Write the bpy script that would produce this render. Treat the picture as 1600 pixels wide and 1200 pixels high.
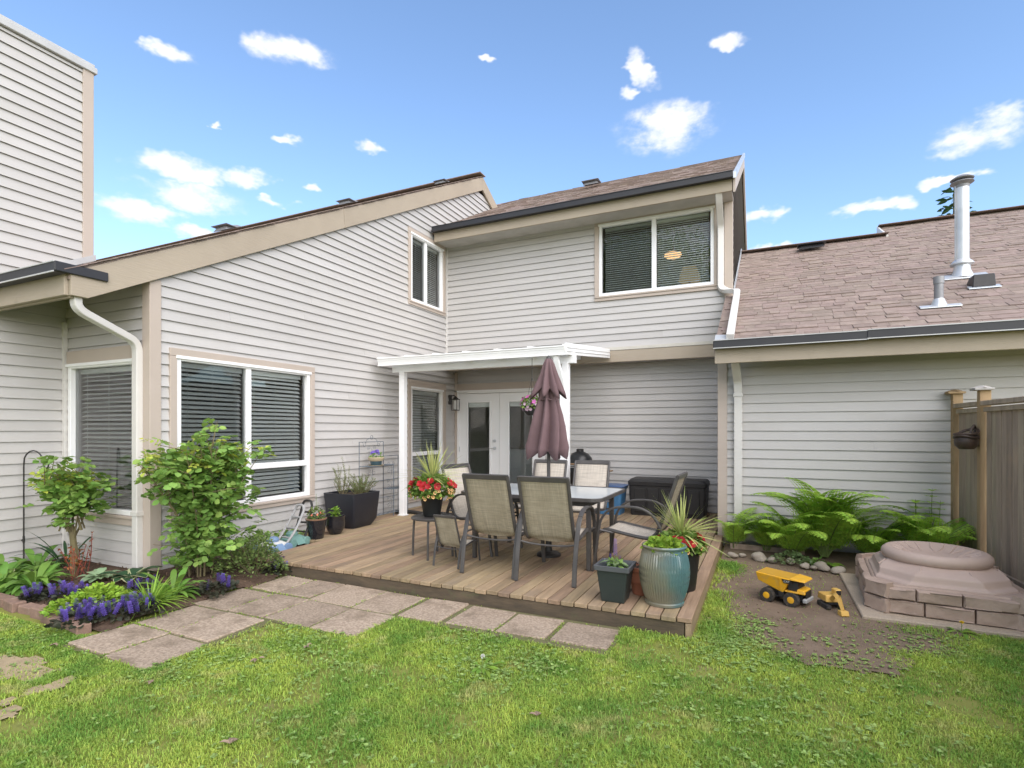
import bpy, bmesh, math, random
import numpy as np
from mathutils import Vector, Matrix

random.seed(7)
rng = np.random.default_rng(11)
R = math.radians
scene = bpy.context.scene
for o in list(bpy.data.objects):
    bpy.data.objects.remove(o)

# ------------------------------------------------------------------ camera
cam_data = bpy.data.cameras.new('camera')
cam = bpy.data.objects.new('camera', cam_data)
scene.collection.objects.link(cam)
cam.location = (0, 0, 1.48)
cam.rotation_euler = (R(90), 0, R(25))
cam_data.sensor_width = 36
cam_data.lens = 18.97
cam_data.shift_y = 0.045
cam_data.clip_start = 0.05
cam_data.clip_end = 2000
scene.camera = cam

# ------------------------------------------------------------------ sky, sun, exposure
SUN_EL, SUN_AZ = R(38), R(130)            # azimuth clockwise from +Y: the light comes from the right, slightly behind
world = bpy.data.worlds.new('World')
scene.world = world
world.use_nodes = True
wt = world.node_tree
wt.nodes.clear()
def wn(t, **k):
    n = wt.nodes.new(t)
    for a, b in k.items():
        setattr(n, a, b)
    return n
def wl(a, b): wt.links.new(a, b)
def wmath(op, a, b=None, clamp=False):
    n = wn('ShaderNodeMath', operation=op)
    n.use_clamp = clamp
    for i, v in enumerate((a, b)):
        if v is None: continue
        if isinstance(v, (int, float)): n.inputs[i].default_value = v
        else: wl(v, n.inputs[i])
    return n.outputs[0]
sky = wn('ShaderNodeTexSky', sky_type='NISHITA')
sky.sun_disc = False
sky.sun_elevation = SUN_EL
sky.sun_rotation = SUN_AZ
sky.air_density = 1.0
sky.dust_density = 0.2
sky.ozone_density = 3.0
tc = wn('ShaderNodeTexCoord')
sep = wn('ShaderNodeSeparateXYZ'); wl(tc.outputs['Generated'], sep.inputs[0])
az = wmath('ARCTAN2', sep.outputs[0], sep.outputs[1])
el = wmath('ARCSINE', sep.outputs[2])
# the direction is bent by noise so that the clouds get ragged edges
nz = wn('ShaderNodeTexNoise'); nz.inputs['Scale'].default_value = 11; nz.inputs['Detail'].default_value = 4
nz.inputs['Roughness'].default_value = 0.62
mp = wn('ShaderNodeMapping'); mp.inputs['Scale'].default_value = (1, 1, 1.7)
wl(tc.outputs['Generated'], mp.inputs[0]); wl(mp.outputs[0], nz.inputs['Vector'])
sepn = wn('ShaderNodeSeparateColor'); wl(nz.outputs['Color'], sepn.inputs[0])
azw = wmath('ADD', az, wmath('MULTIPLY', wmath('SUBTRACT', sepn.outputs[0], 0.5), 0.14))
elw = wmath('ADD', el, wmath('MULTIPLY', wmath('SUBTRACT', sepn.outputs[1], 0.5), 0.06))
cv = wn('ShaderNodeCombineXYZ'); wl(azw, cv.inputs[0]); wl(elw, cv.inputs[1])
# small fair-weather clouds: (azimuth, elevation, half width, half height, strength), radians
CLOUDS = [(-1.0, 0.535, 0.03, 0.016, .6), (-0.82, 0.576, 0.073, 0.02, .8), (-0.2, 0.575, 0.026, 0.026, .9), (-0.23, 0.545, 0.03, 0.012, .6),
          (-0.152, 0.489, 0.066, 0.028, 1.3), (-0.697, 0.471, 0.034, 0.011, .75), (-0.83, 0.458, 0.029, 0.008, .7),
          (-0.985, 0.392, 0.06, 0.016, 1.1), (-0.887, 0.395, 0.041, 0.013, .95), (-0.972, 0.358, 0.07, 0.018, 1.15),
          (-1.043, 0.326, 0.062, 0.015, 1.1), (-0.807, 0.405, 0.019, 0.009, .8), (-0.963, 0.305, 0.055, 0.014, .8),
          (0.284, 0.390, 0.05, 0.02, 1.1), (0.31, 0.405, 0.03, 0.014, 1.0), (0.257, 0.345, 0.034, 0.009, .7), (0.166, 0.329, 0.05, 0.011, .9),
          (0.007, 0.349, 0.038, 0.012, 1.0), (-0.84, 0.371, 0.025, 0.008, .7), (-0.043, 0.587, 0.035, 0.011, .8), (-0.484, 0.6, 0.024, 0.006, .6),
          (-0.931, 0.458, 0.011, 0.007, .6), (0.03, 0.29, 0.05, 0.012, .6)]
acc = None
for (ca, ce, cw, ch, cs) in CLOUDS:
    q = 1.3 * cs ** 0.7
    ma = wn('ShaderNodeVectorMath', operation='MULTIPLY_ADD')
    wl(cv.outputs[0], ma.inputs[0]); ma.inputs[1].default_value = (1 / (cw * q), 1 / (ch * q), 0); ma.inputs[2].default_value = (-ca / (cw * q), -ce / (ch * q), 0)
    ln = wn('ShaderNodeVectorMath', operation='LENGTH'); wl(ma.outputs[0], ln.inputs[0])
    acc = ln.outputs['Value'] if acc is None else wmath('MINIMUM', acc, ln.outputs['Value'])
acc = wmath('SUBTRACT', 1.0, wmath('MULTIPLY', acc, acc), True)
# out of view, thicker cloud is added all round to whiten the fill light
nz3 = wn('ShaderNodeTexNoise'); nz3.inputs['Scale'].default_value = 3.2; nz3.inputs['Detail'].default_value = 3
wl(mp.outputs[0], nz3.inputs['Vector'])
far_ = wmath('MULTIPLY', wmath('GREATER_THAN', wmath('ABSOLUTE', wmath('ADD', az, 0.43)), 1.05), wmath('MULTIPLY', wmath('SUBTRACT', nz3.outputs['Fac'], 0.40), 6.0, True))
acc = wmath('MAXIMUM', acc, wmath('MINIMUM', far_, 1.0))
nz2 = wn('ShaderNodeTexNoise'); nz2.inputs['Scale'].default_value = 17; nz2.inputs['Detail'].default_value = 6
nz2.inputs['Roughness'].default_value = 0.6
wl(mp.outputs[0], nz2.inputs['Vector'])
wisp = wmath('MULTIPLY', wmath('SUBTRACT', nz2.outputs['Fac'], 0.52), wmath('MULTIPLY', wmath('MULTIPLY', acc, 1.6, True), 2.3))
acc = wmath('ADD', wmath('MULTIPLY', acc, 0.95), wisp)
mr = wn('ShaderNodeMapRange', interpolation_type='SMOOTHERSTEP')
mr.inputs['From Min'].default_value = -0.02; mr.inputs['From Max'].default_value = 1.0
mr.inputs['To Max'].default_value = 0.9
wl(acc, mr.inputs['Value'])
mixs = wn('ShaderNodeMix', data_type='RGBA')
wl(mr.outputs[0], mixs.inputs['Factor'])
wl(sky.outputs[0], mixs.inputs['A'])
mixs.inputs['B'].default_value = (3.9, 3.9, 3.95, 1)
bg = wn('ShaderNodeBackground')
bg.inputs['Strength'].default_value = 0.15
wl(mixs.outputs['Result'], bg.inputs['Color'])
wo = wn('ShaderNodeOutputWorld')
wl(bg.outputs[0], wo.inputs['Surface'])

world.cycles.sampling_method = 'MANUAL'
world.cycles.sample_map_resolution = 256
sun_data = bpy.data.lights.new('sun', 'SUN')
sun_data.energy = 2.6
sun_data.angle = R(85)
sun_data.color = (1.0, 0.915, 0.825)
sun = bpy.data.objects.new('sun', sun_data)
scene.collection.objects.link(sun)
sd = Vector((math.sin(SUN_AZ) * math.cos(SUN_EL), math.cos(SUN_AZ) * math.cos(SUN_EL), math.sin(SUN_EL)))
sun.rotation_euler = sd.to_track_quat('Z', 'Y').to_euler()
sun.location = sd * 30

scene.view_settings.view_transform = 'Standard'
scene.view_settings.look = 'None'
scene.view_settings.exposure = 1.02
scene.view_settings.gamma = 1
scene.render.engine = 'CYCLES'
scene.cycles.use_denoising = True
scene.cycles.max_bounces = 8
scene.cycles.transparent_max_bounces = 24
scene.cycles.sample_clamp_indirect = 6

# ------------------------------------------------------------------ materials
MATS = {}
def mat(name, col, col2=None, rough=0.65, scale=4.0, stretch=(1, 1, 1), detail=4, contrast=(0.3, 0.7), bump=0.0, bscale=60.0,
        bstretch=None, metal=0.0, spec=0.5, rnd=0.0, island=0.0, transl=0.0, col3=None, c3=(0.55, 0.7), scale3=1.2, coat=0.0, hue=0.0):
    """A Principled material with procedural colour noise, optional patches (col3), relief and variation by object or by mesh island."""
    if name in MATS: return MATS[name]
    m = bpy.data.materials.new(name); m.use_nodes = True
    nt = m.node_tree; N = nt.nodes; Lk = nt.links.new
    b = N['Principled BSDF']; out = N['Material Output']
    b.inputs['Roughness'].default_value = rough
    b.inputs['Metallic'].default_value = metal
    b.inputs['Specular IOR Level'].default_value = spec
    b.inputs['Coat Weight'].default_value = coat
    t = N.new('ShaderNodeTexCoord'); oi = N.new('ShaderNodeObjectInfo')
    off = N.new('ShaderNodeVectorMath'); off.operation = 'SCALE'
    comb = N.new('ShaderNodeCombineXYZ')
    for i in range(3): Lk(oi.outputs['Random'], comb.inputs[i])
    Lk(comb.outputs[0], off.inputs[0]); off.inputs['Scale'].default_value = 47.0
    add = N.new('ShaderNodeVectorMath'); add.operation = 'ADD'
    Lk(t.outputs['Object'], add.inputs[0]); Lk(off.outputs[0], add.inputs[1])
    def noise(sc, st, det=detail, rgh=0.6):
        mpn = N.new('ShaderNodeMapping'); mpn.inputs['Scale'].default_value = st
        Lk(add.outputs[0], mpn.inputs[0])
        n = N.new('ShaderNodeTexNoise'); n.inputs['Scale'].default_value = sc; n.inputs['Detail'].default_value = det
        n.inputs['Roughness'].default_value = rgh
        Lk(mpn.outputs[0], n.inputs['Vector'])
        return n.outputs['Fac']
    def ramp(fac, lo, hi):
        r = N.new('ShaderNodeMapRange'); r.inputs['From Min'].default_value = lo; r.inputs['From Max'].default_value = hi
        Lk(fac, r.inputs['Value']); return r.outputs[0]
    def mix(f, A, B, mode='MIX'):
        x = N.new('ShaderNodeMix'); x.data_type = 'RGBA'; x.blend_type = mode
        for sock, v in (('Factor', f), ('A', A), ('B', B)):
            if hasattr(v, 'node'): Lk(v, x.inputs[sock])
            elif isinstance(v, (int, float)): x.inputs[sock].default_value = v
            else: x.inputs[sock].default_value = (*v, 1)
        return x.outputs['Result']
    if col2 is None: col2 = tuple(c * 0.82 for c in col)
    c = mix(ramp(noise(scale, stretch), *contrast), col, col2)
    if col3 is not None:
        c = mix(ramp(noise(scale3, (1, 1, 1), 5, 0.65), *c3), c, col3)
    if rnd or island:
        hs = N.new('ShaderNodeHueSaturation')
        src = oi.outputs['Random']; amp = rnd
        if island:
            g = N.new('ShaderNodeNewGeometry'); src = g.outputs['Random Per Island']; amp = island
        r = N.new('ShaderNodeMapRange'); r.inputs['To Min'].default_value = 1 - amp; r.inputs['To Max'].default_value = 1 + amp
        Lk(src, r.inputs['Value']); Lk(r.outputs[0], hs.inputs['Value'])
        if hue:
            w = N.new('ShaderNodeTexWhiteNoise'); w.noise_dimensions = '1D'; Lk(src, w.inputs['W'])
            r2 = N.new('ShaderNodeMapRange'); r2.inputs['To Min'].default_value = 0.5 - hue; r2.inputs['To Max'].default_value = 0.5 + hue
            Lk(w.outputs['Value'], r2.inputs['Value']); Lk(r2.outputs[0], hs.inputs['Hue'])
        Lk(c, hs.inputs['Color']); c = hs.outputs[0]
    Lk(c, b.inputs['Base Color'])
    if bump:
        bn = N.new('ShaderNodeBump'); bn.inputs['Strength'].default_value = bump; bn.inputs['Distance'].default_value = 0.01
        Lk(noise(bscale, bstretch or stretch, 5), bn.inputs['Height']); Lk(bn.outputs[0], b.inputs['Normal'])
    if transl:
        tr = N.new('ShaderNodeBsdfTranslucent'); Lk(c, tr.inputs['Color'])
        ms = N.new('ShaderNodeMixShader'); ms.inputs[0].default_value = transl
        Lk(b.outputs[0], ms.inputs[1]); Lk(tr.outputs[0], ms.inputs[2]); Lk(ms.outputs[0], out.inputs['Surface'])
    MATS[name] = m
    return m

def glass_mat(name, tint=(0.9, 0.93, 0.93), ior=1.5, rough=0.0, gain=1.0, haze=0.0, hc=(0.55, 0.6, 0.6)):
    """A thin sheet of glass: clear straight on, mirroring more at grazing angles."""
    m = bpy.data.materials.new(name); m.use_nodes = True
    nt = m.node_tree; N = nt.nodes; Lk = nt.links.new; N.clear()
    out = N.new('ShaderNodeOutputMaterial')
    tr = N.new('ShaderNodeBsdfTransparent'); tr.inputs[0].default_value = (*tint, 1)
    gl = N.new('ShaderNodeBsdfGlossy'); gl.inputs['Roughness'].default_value = rough
    fr = N.new('ShaderNodeFresnel'); fr.inputs['IOR'].default_value = ior
    mu = N.new('ShaderNodeMath'); mu.operation = 'MULTIPLY'; mu.inputs[1].default_value = gain; mu.use_clamp = True
    Lk(fr.outputs[0], mu.inputs[0])
    ms = N.new('ShaderNodeMixShader'); Lk(mu.outputs[0], ms.inputs[0])
    base = tr.outputs[0]
    if haze:
        df = N.new('ShaderNodeBsdfDiffuse'); df.inputs[0].default_value = (*hc, 1)
        m2 = N.new('ShaderNodeMixShader'); m2.inputs[0].default_value = haze
        Lk(tr.outputs[0], m2.inputs[1]); Lk(df.outputs[0], m2.inputs[2]); base = m2.outputs[0]
    Lk(base, ms.inputs[1]); Lk(gl.outputs[0], ms.inputs[2]); Lk(ms.outputs[0], out.inputs['Surface'])
    return m

# ------------------------------------------------------------------ mesh helpers
COL = scene.collection
class MB:
    def __init__(s): s.v = []; s.f = []
    def add(s, vs, fs):
        b = len(s.v); s.v += [tuple(p) for p in vs]; s.f += [tuple(b + i for i in f) for f in fs]; return s
    def hexa(s, p):          # bottom four counter-clockwise, then top four
        return s.add(p, [(3, 2, 1, 0), (4, 5, 6, 7), (0, 1, 5, 4), (1, 2, 6, 5), (2, 3, 7, 6), (3, 0, 4, 7)])
    def box(s, x0, x1, y0, y1, z0, z1):
        return s.hexa([(x0, y0, z0), (x1, y0, z0), (x1, y1, z0), (x0, y1, z0), (x0, y0, z1), (x1, y0, z1), (x1, y1, z1), (x0, y1, z1)])
    def beam(s, a, b, w, h, up=(0, 0, 1)):     # a bar of section w x h from a to b
        a, b = Vector(a), Vector(b); d = (b - a).normalized(); sd = d.cross(Vector(up))
        if sd.length < 1e-5: sd = Vector((1, 0, 0))
        sd.normalize(); u = sd.cross(d).normalized(); sd *= w / 2; u *= h / 2
        return s.hexa([a - sd - u, a + sd - u, b + sd - u, b - sd - u, a - sd + u, a + sd + u, b + sd + u, b - sd + u])
    def prism(s, poly, vec):
        n = len(poly); v = Vector(vec)
        vs = [Vector(p) for p in poly]; vs2 = [p + v for p in vs]
        return s.add(vs + vs2, [tuple(range(n - 1, -1, -1)), tuple(range(n, 2 * n))] + [(i, (i + 1) % n, n + (i + 1) % n, n + i) for i in range(n)])
    def tube(s, pts, r, n=6, cap=True, flat=1.0):
        pts = [Vector(p) for p in pts]; k = len(pts)
        if isinstance(r, (int, float)): r = [r] * k
        vs = []; prev = None
        for i, p in enumerate(pts):
            d = (pts[min(i + 1, k - 1)] - pts[max(i - 1, 0)])
            if d.length < 1e-9: d = Vector((0, 0, 1))
            d.normalize()
            if prev is None:
                a = d.cross(Vector((0, 0, 1)))
                if a.length < 0.05: a = d.cross(Vector((1, 0, 0)))
                a.normalize()
            else:
                a = prev - d * prev.dot(d)
                if a.length < 1e-6: a = d.orthogonal()
                a.normalize()
            prev = a; b = d.cross(a)
            for j in range(n):
                t = 2 * math.pi * j / n
                vs.append(p + a * (math.cos(t) * r[i]) + b * (math.sin(t) * r[i] * flat))
        fs = [(i * n + j, i * n + (j + 1) % n, (i + 1) * n + (j + 1) % n, (i + 1) * n + j) for i in range(k - 1) for j in range(n)]
        if cap: fs += [tuple(range(n - 1, -1, -1)), tuple((k - 1) * n + j for j in range(n))]
        return s.add(vs, fs)
    def lathe(s, prof, n=24, c=(0, 0, 0), sx=1.0, sy=1.0, cap=False):
        vs = [(c[0] + r * math.cos(2 * math.pi * j / n) * sx, c[1] + r * math.sin(2 * math.pi * j / n) * sy, c[2] + z) for r, z in prof for j in range(n)]
        k = len(prof)
        fs = [(i * n + j, i * n + (j + 1) % n, (i + 1) * n + (j + 1) % n, (i + 1) * n + j) for i in range(k - 1) for j in range(n)]
        if cap: fs += [tuple(range(n - 1, -1, -1)), tuple((k - 1) * n + j for j in range(n))]
        return s.add(vs, fs)
    def rings(s, loops, cap=True):
        n = len(loops[0]); k = len(loops)
        fs = [(i * n + j, i * n + (j + 1) % n, (i + 1) * n + (j + 1) % n, (i + 1) * n + j) for i in range(k - 1) for j in range(n)]
        if cap: fs += [tuple(range(n - 1, -1, -1)), tuple((k - 1) * n + j for j in range(n))]
        return s.add([p for lp in loops for p in lp], fs)
    def xf(s, M_):
        s.v = [tuple(M_ @ Vector(p)) for p in s.v]; return s
    def mesh(s, name, off=(0, 0, 0)):
        me = bpy.data.meshes.new(name)
        me.from_pydata([(p[0] - off[0], p[1] - off[1], p[2] - off[2]) for p in s.v], [], s.f)
        return me

def link(name, me, parent=None, loc=None, m=None, smooth=False, bevel=0.0, seg=1, fix=True):
    if m is not None and not me.materials: me.materials.append(m)
    if fix and len(me.polygons) < 20000:
        bm = bmesh.new(); bm.from_mesh(me); bmesh.ops.recalc_face_normals(bm, faces=bm.faces); bm.to_mesh(me); bm.free()
    if smooth:
        me.polygons.foreach_set('use_smooth', [True] * len(me.polygons))
        me.set_sharp_from_angle(angle=R(38))
    o = bpy.data.objects.new(name, me); COL.objects.link(o)
    if parent is not None: o.parent = parent
    if loc is not None: o.location = loc
    if bevel:
        b = o.modifiers.new('bevel', 'BEVEL'); b.width = bevel; b.segments = seg; b.limit_method = 'ANGLE'; b.angle_limit = R(40)
    return o

def tag(o, label, cat=None, group=None, kind=None):
    if label: o['label'] = label
    if cat: o['category'] = cat
    if group: o['group'] = group
    if kind: o['kind'] = kind
    return o

def thing(name, label, cat, loc=(0, 0, 0), rotz=0.0, group=None, scale=1.0):
    o = bpy.data.objects.new(name, None); o.empty_display_size = 0.1
    COL.objects.link(o); o.location = loc; o.rotation_euler = (0, 0, rotz); o.scale = (scale,) * 3
    return tag(o, label, cat, group)

def part(name, mb, m, parent, off=None, smooth=False, bevel=0.0, seg=1, label=None, fix=True):
    """mb is in world coordinates when off is the thing's location, else in the thing's own space."""
    o = link(name, mb.mesh(name, off or (0, 0, 0)), parent, None, m, smooth, bevel, seg, fix)
    if label: o['label'] = label
    return o

def copy_tree(o, parent=None):
    c = o.copy(); COL.objects.link(c); c.parent = parent
    for ch in o.children: copy_tree(ch, c)
    return c

def npmesh(name, verts, faces_flat, sizes):
    """A mesh straight from numpy arrays."""
    me = bpy.data.meshes.new(name)
    nv = len(verts); nf = len(sizes)
    me.vertices.add(nv); me.vertices.foreach_set('co', np.asarray(verts, dtype=np.float32).ravel())
    me.loops.add(len(faces_flat)); me.loops.foreach_set('vertex_index', np.asarray(faces_flat, dtype=np.int32))
    me.polygons.add(nf)
    st = np.concatenate([[0], np.cumsum(sizes)[:-1]]).astype(np.int32)
    me.polygons.foreach_set('loop_start', st)
    me.update(calc_edges=True)
    return me

def smooth_path(pts, n=6):
    """Catmull-Rom through the points."""
    P = [Vector(p) for p in pts]; P = [P[0] * 2 - P[1]] + P + [P[-1] * 2 - P[-2]]; out = []
    for i in range(1, len(P) - 2):
        for k in range(n):
            t = k / n; a, b, c, d = P[i - 1], P[i], P[i + 1], P[i + 2]
            out.append(0.5 * ((2 * b) + (c - a) * t + (2 * a - 5 * b + 4 * c - d) * t * t + (3 * b - a - 3 * c + d) * t ** 3))
    out.append(P[-2]); return out

# colours are real surface colours
M_SIDING = mat('vinyl_siding', (0.495, 0.478, 0.462), (0.465, 0.448, 0.432), rough=0.5, scale=1.3, bump=0.08, bscale=30, bstretch=(1, 1, 6), rnd=0.035, spec=0.35, col3=(0.42, 0.40, 0.37), c3=(0.50, 0.95), scale3=0.9)
M_TRIM = mat('tan_trim', (0.47, 0.40, 0.345), (0.43, 0.365, 0.31), rough=0.55, scale=2, spec=0.35, bump=0.05)
M_FASCIA = mat('tan_fascia', (0.39, 0.33, 0.255), (0.34, 0.285, 0.22), rough=0.75, scale=1.2, stretch=(1, 1, 1), bump=0.3, bscale=14, bstretch=(0.5, 0.5, 5),
               col3=(0.27, 0.24, 0.17), c3=(0.62, 0.85), scale3=2.2)
M_WHITE = mat('white_vinyl', (0.84, 0.84, 0.84), (0.81, 0.81, 0.81), rough=0.35, scale=2)
M_CREAM = mat('cream_aluminium', (0.62, 0.60, 0.57), (0.58, 0.56, 0.53), rough=0.4, scale=3)
M_GUTTER = mat('charcoal_gutter', (0.020, 0.020, 0.025), (0.028, 0.028, 0.032), rough=0.5, scale=2)
M_LIP = mat('gutter_lip', (0.5, 0.5, 0.5), rough=0.4)
M_SHINGLE = mat('brown_shingle', (0.31, 0.243, 0.212), (0.225, 0.175, 0.15), rough=0.92, scale=9, bump=0.5, bscale=180, rnd=0.12, hue=0.012, spec=0.2)
M_SHINGLE_I = mat('brown_shingle_field', (0.31, 0.243, 0.212), (0.225, 0.175, 0.15), rough=0.92, scale=9, bump=0.5, bscale=180, island=0.12, hue=0.012, spec=0.2)
M_GALV = mat('galvanised_metal', (0.66, 0.67, 0.68), (0.52, 0.54, 0.56), rough=0.45, metal=0.6, scale=5)
M_LEAD = mat('dull_lead', (0.20, 0.20, 0.21), (0.28, 0.28, 0.29), rough=0.55, metal=0.3, scale=8)
M_CONC = mat('foundation_concrete', (0.24, 0.20, 0.15), (0.17, 0.14, 0.10), rough=0.95, scale=5, bump=0.4)
M_GLASS = glass_mat('window_glass', (0.86, 0.90, 0.89), 1.5, 0.0, 2.3)
M_SCREEN = glass_mat('insect_screen', (0.74, 0.75, 0.75), 1.2, 0.3, 0.5)
M_SLAT = mat('blind_slat', (0.88, 0.88, 0.86), rough=0.45, scale=2)
M_ROOM = mat('dim_room', (0.10, 0.10, 0.10), (0.07, 0.07, 0.07), rough=0.9, scale=2)
M_BLACKMETAL = mat('black_metal', (0.018, 0.017, 0.017), (0.03, 0.027, 0.025), rough=0.45, scale=20)
M_FRAME = mat('bronze_grey_frame', (0.055, 0.050, 0.048), (0.085, 0.078, 0.072), rough=0.42, scale=7, contrast=(0.4, 0.75))
# ================================================================== the two houses
M_EAVE = mat('stained_shaded_eaves', (0.22, 0.18, 0.11), (0.16, 0.13, 0.08), rough=0.85, scale=2, stretch=(1, 6, 1))  # stained boards, toned down further to paint the shade under the eaves
XA, YBU, YBL, YC, XD, YE = -5.58, 8.95, 9.29, 7.39, -7.10, 3.38
class Wall:
    def __init__(s, axis, pos, sgn): s.axis, s.pos, s.sgn = axis, pos, sgn
    def __call__(s, u, n, z):
        return (s.pos + s.sgn * n, u, z) if s.axis == 'x' else (u, s.pos + s.sgn * n, z)
    def cell(s, mb, u0, u1, n0, n1, z0, z1):
        return mb.hexa([s(u0, n0, z0), s(u1, n0, z0), s(u1, n1, z0), s(u0, n1, z0), s(u0, n0, z1), s(u1, n0, z1), s(u1, n1, z1), s(u0, n1, z1)])
W_A, W_D, W_S = Wall('x', XA, 1), Wall('x', XD, 1), Wall('x', -0.44, 1)
W_E, W_BU, W_BL, W_C = Wall('y', YE, -1), Wall('y', YBU, -1), Wall('y', YBL, -1), Wall('y', YC, -1)

def band_pieces(ext, zb, zt, openings):
    """Pieces of one horizontal band of wall left over by the openings, grouped where they hang together."""
    rb, rt = ext(zb + 1e-4), ext(zt - 1e-4)
    if rb is None and rt is None: return []
    if rb is None: rb = ((rt[0] + rt[1]) / 2,) * 2
    if rt is None: rt = ((rb[0] + rb[1]) / 2,) * 2
    groups = [[]]; cb, ct = rb[0], rt[0]
    for (ua, uc, za, zc) in sorted(openings):
        if za >= zt - 1e-4 or zc <= zb + 1e-4 or ua >= max(rb[1], rt[1]): continue
        if ua > cb + 1e-3: groups[-1].append((cb, ua, ct, ua, zb, zt))
        mid = False
        if za > zb + 0.004: groups[-1].append((ua, uc, ua, uc, zb, za)); mid = True
        if zc < zt - 0.004: groups[-1].append((ua, uc, ua, uc, zc, zt)); mid = True
        if not mid: groups.append([])
        cb = ct = uc
    if rb[1] > cb + 1e-3 or rt[1] > ct + 1e-3: groups[-1].append((cb, max(cb, rb[1]), ct, max(ct, rt[1]), zb, zt))
    return [g for g in groups if g]

EXPO = 0.1143
def siding(wall, owner, L, z0, z1, ext, openings=(), lip=0.0185, joint=0.5):
    zb = z0
    while zb < z1 - 0.01:
        zt = min(zb + EXPO, z1)
        for g in band_pieces(ext, zb, zt, openings):
            subs = [g]
            if len(g) == 1 and g[0][1] - g[0][0] > 2.2 and random.random() < joint:
                a = g[0]; uj = random.uniform(a[0] + 0.6, a[1] - 0.6)
                subs = [[(a[0], uj, a[2], uj, a[4], a[5])], [(uj + 0.001, a[1], uj + 0.001, a[3], a[4], a[5])]]
            for k, sg in enumerate(subs):
                mb = MB(); e2 = 0.0018 * k
                for (ub0, ub1, ut0, ut1, za, zc) in sg:
                    f = lambda z: 0.001 + e2 + lip * (zb + EXPO - z) / EXPO
                    i0, i1 = f(za) - 0.0035, f(zc) - 0.0035          # a thin hollow skin, as vinyl is
                    mb.hexa([wall(ub0, i0, za), wall(ub1, i0, za), wall(ub1, f(za), za), wall(ub0, f(za), za),
                             wall(ut0, i1, zc), wall(ut1, i1, zc), wall(ut1, f(zc), zc), wall(ut0, f(zc), zc)])
                part('siding_board', mb, M_SIDING, owner, L)
        zb = zt

def sheathing(wall, owner, L, z0, z1, ext, openings=(), step=0.4, name='wall'):
    zs = sorted({z0, z1} | {z for o in openings for z in o[2:] if z0 < z < z1})
    mb = MB()
    for a, b in zip(zs, zs[1:]):
        n = max(1, int((b - a) / step))
        for i in range(n):
            za, zc = a + (b - a) * i / n, a + (b - a) * (i + 1) / n
            for g in band_pieces(ext, za, zc, openings):
                for (ub0, ub1, ut0, ut1, p, q) in g:
                    mb.hexa([wall(ub0, -0.12, p), wall(ub1, -0.12, p), wall(ub1, -0.014, p), wall(ub0, -0.014, p),
                             wall(ut0, -0.12, q), wall(ut1, -0.12, q), wall(ut1, -0.014, q), wall(ut0, -0.014, q)])
    return part(name, mb, M_SIDING, owner, L)

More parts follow.
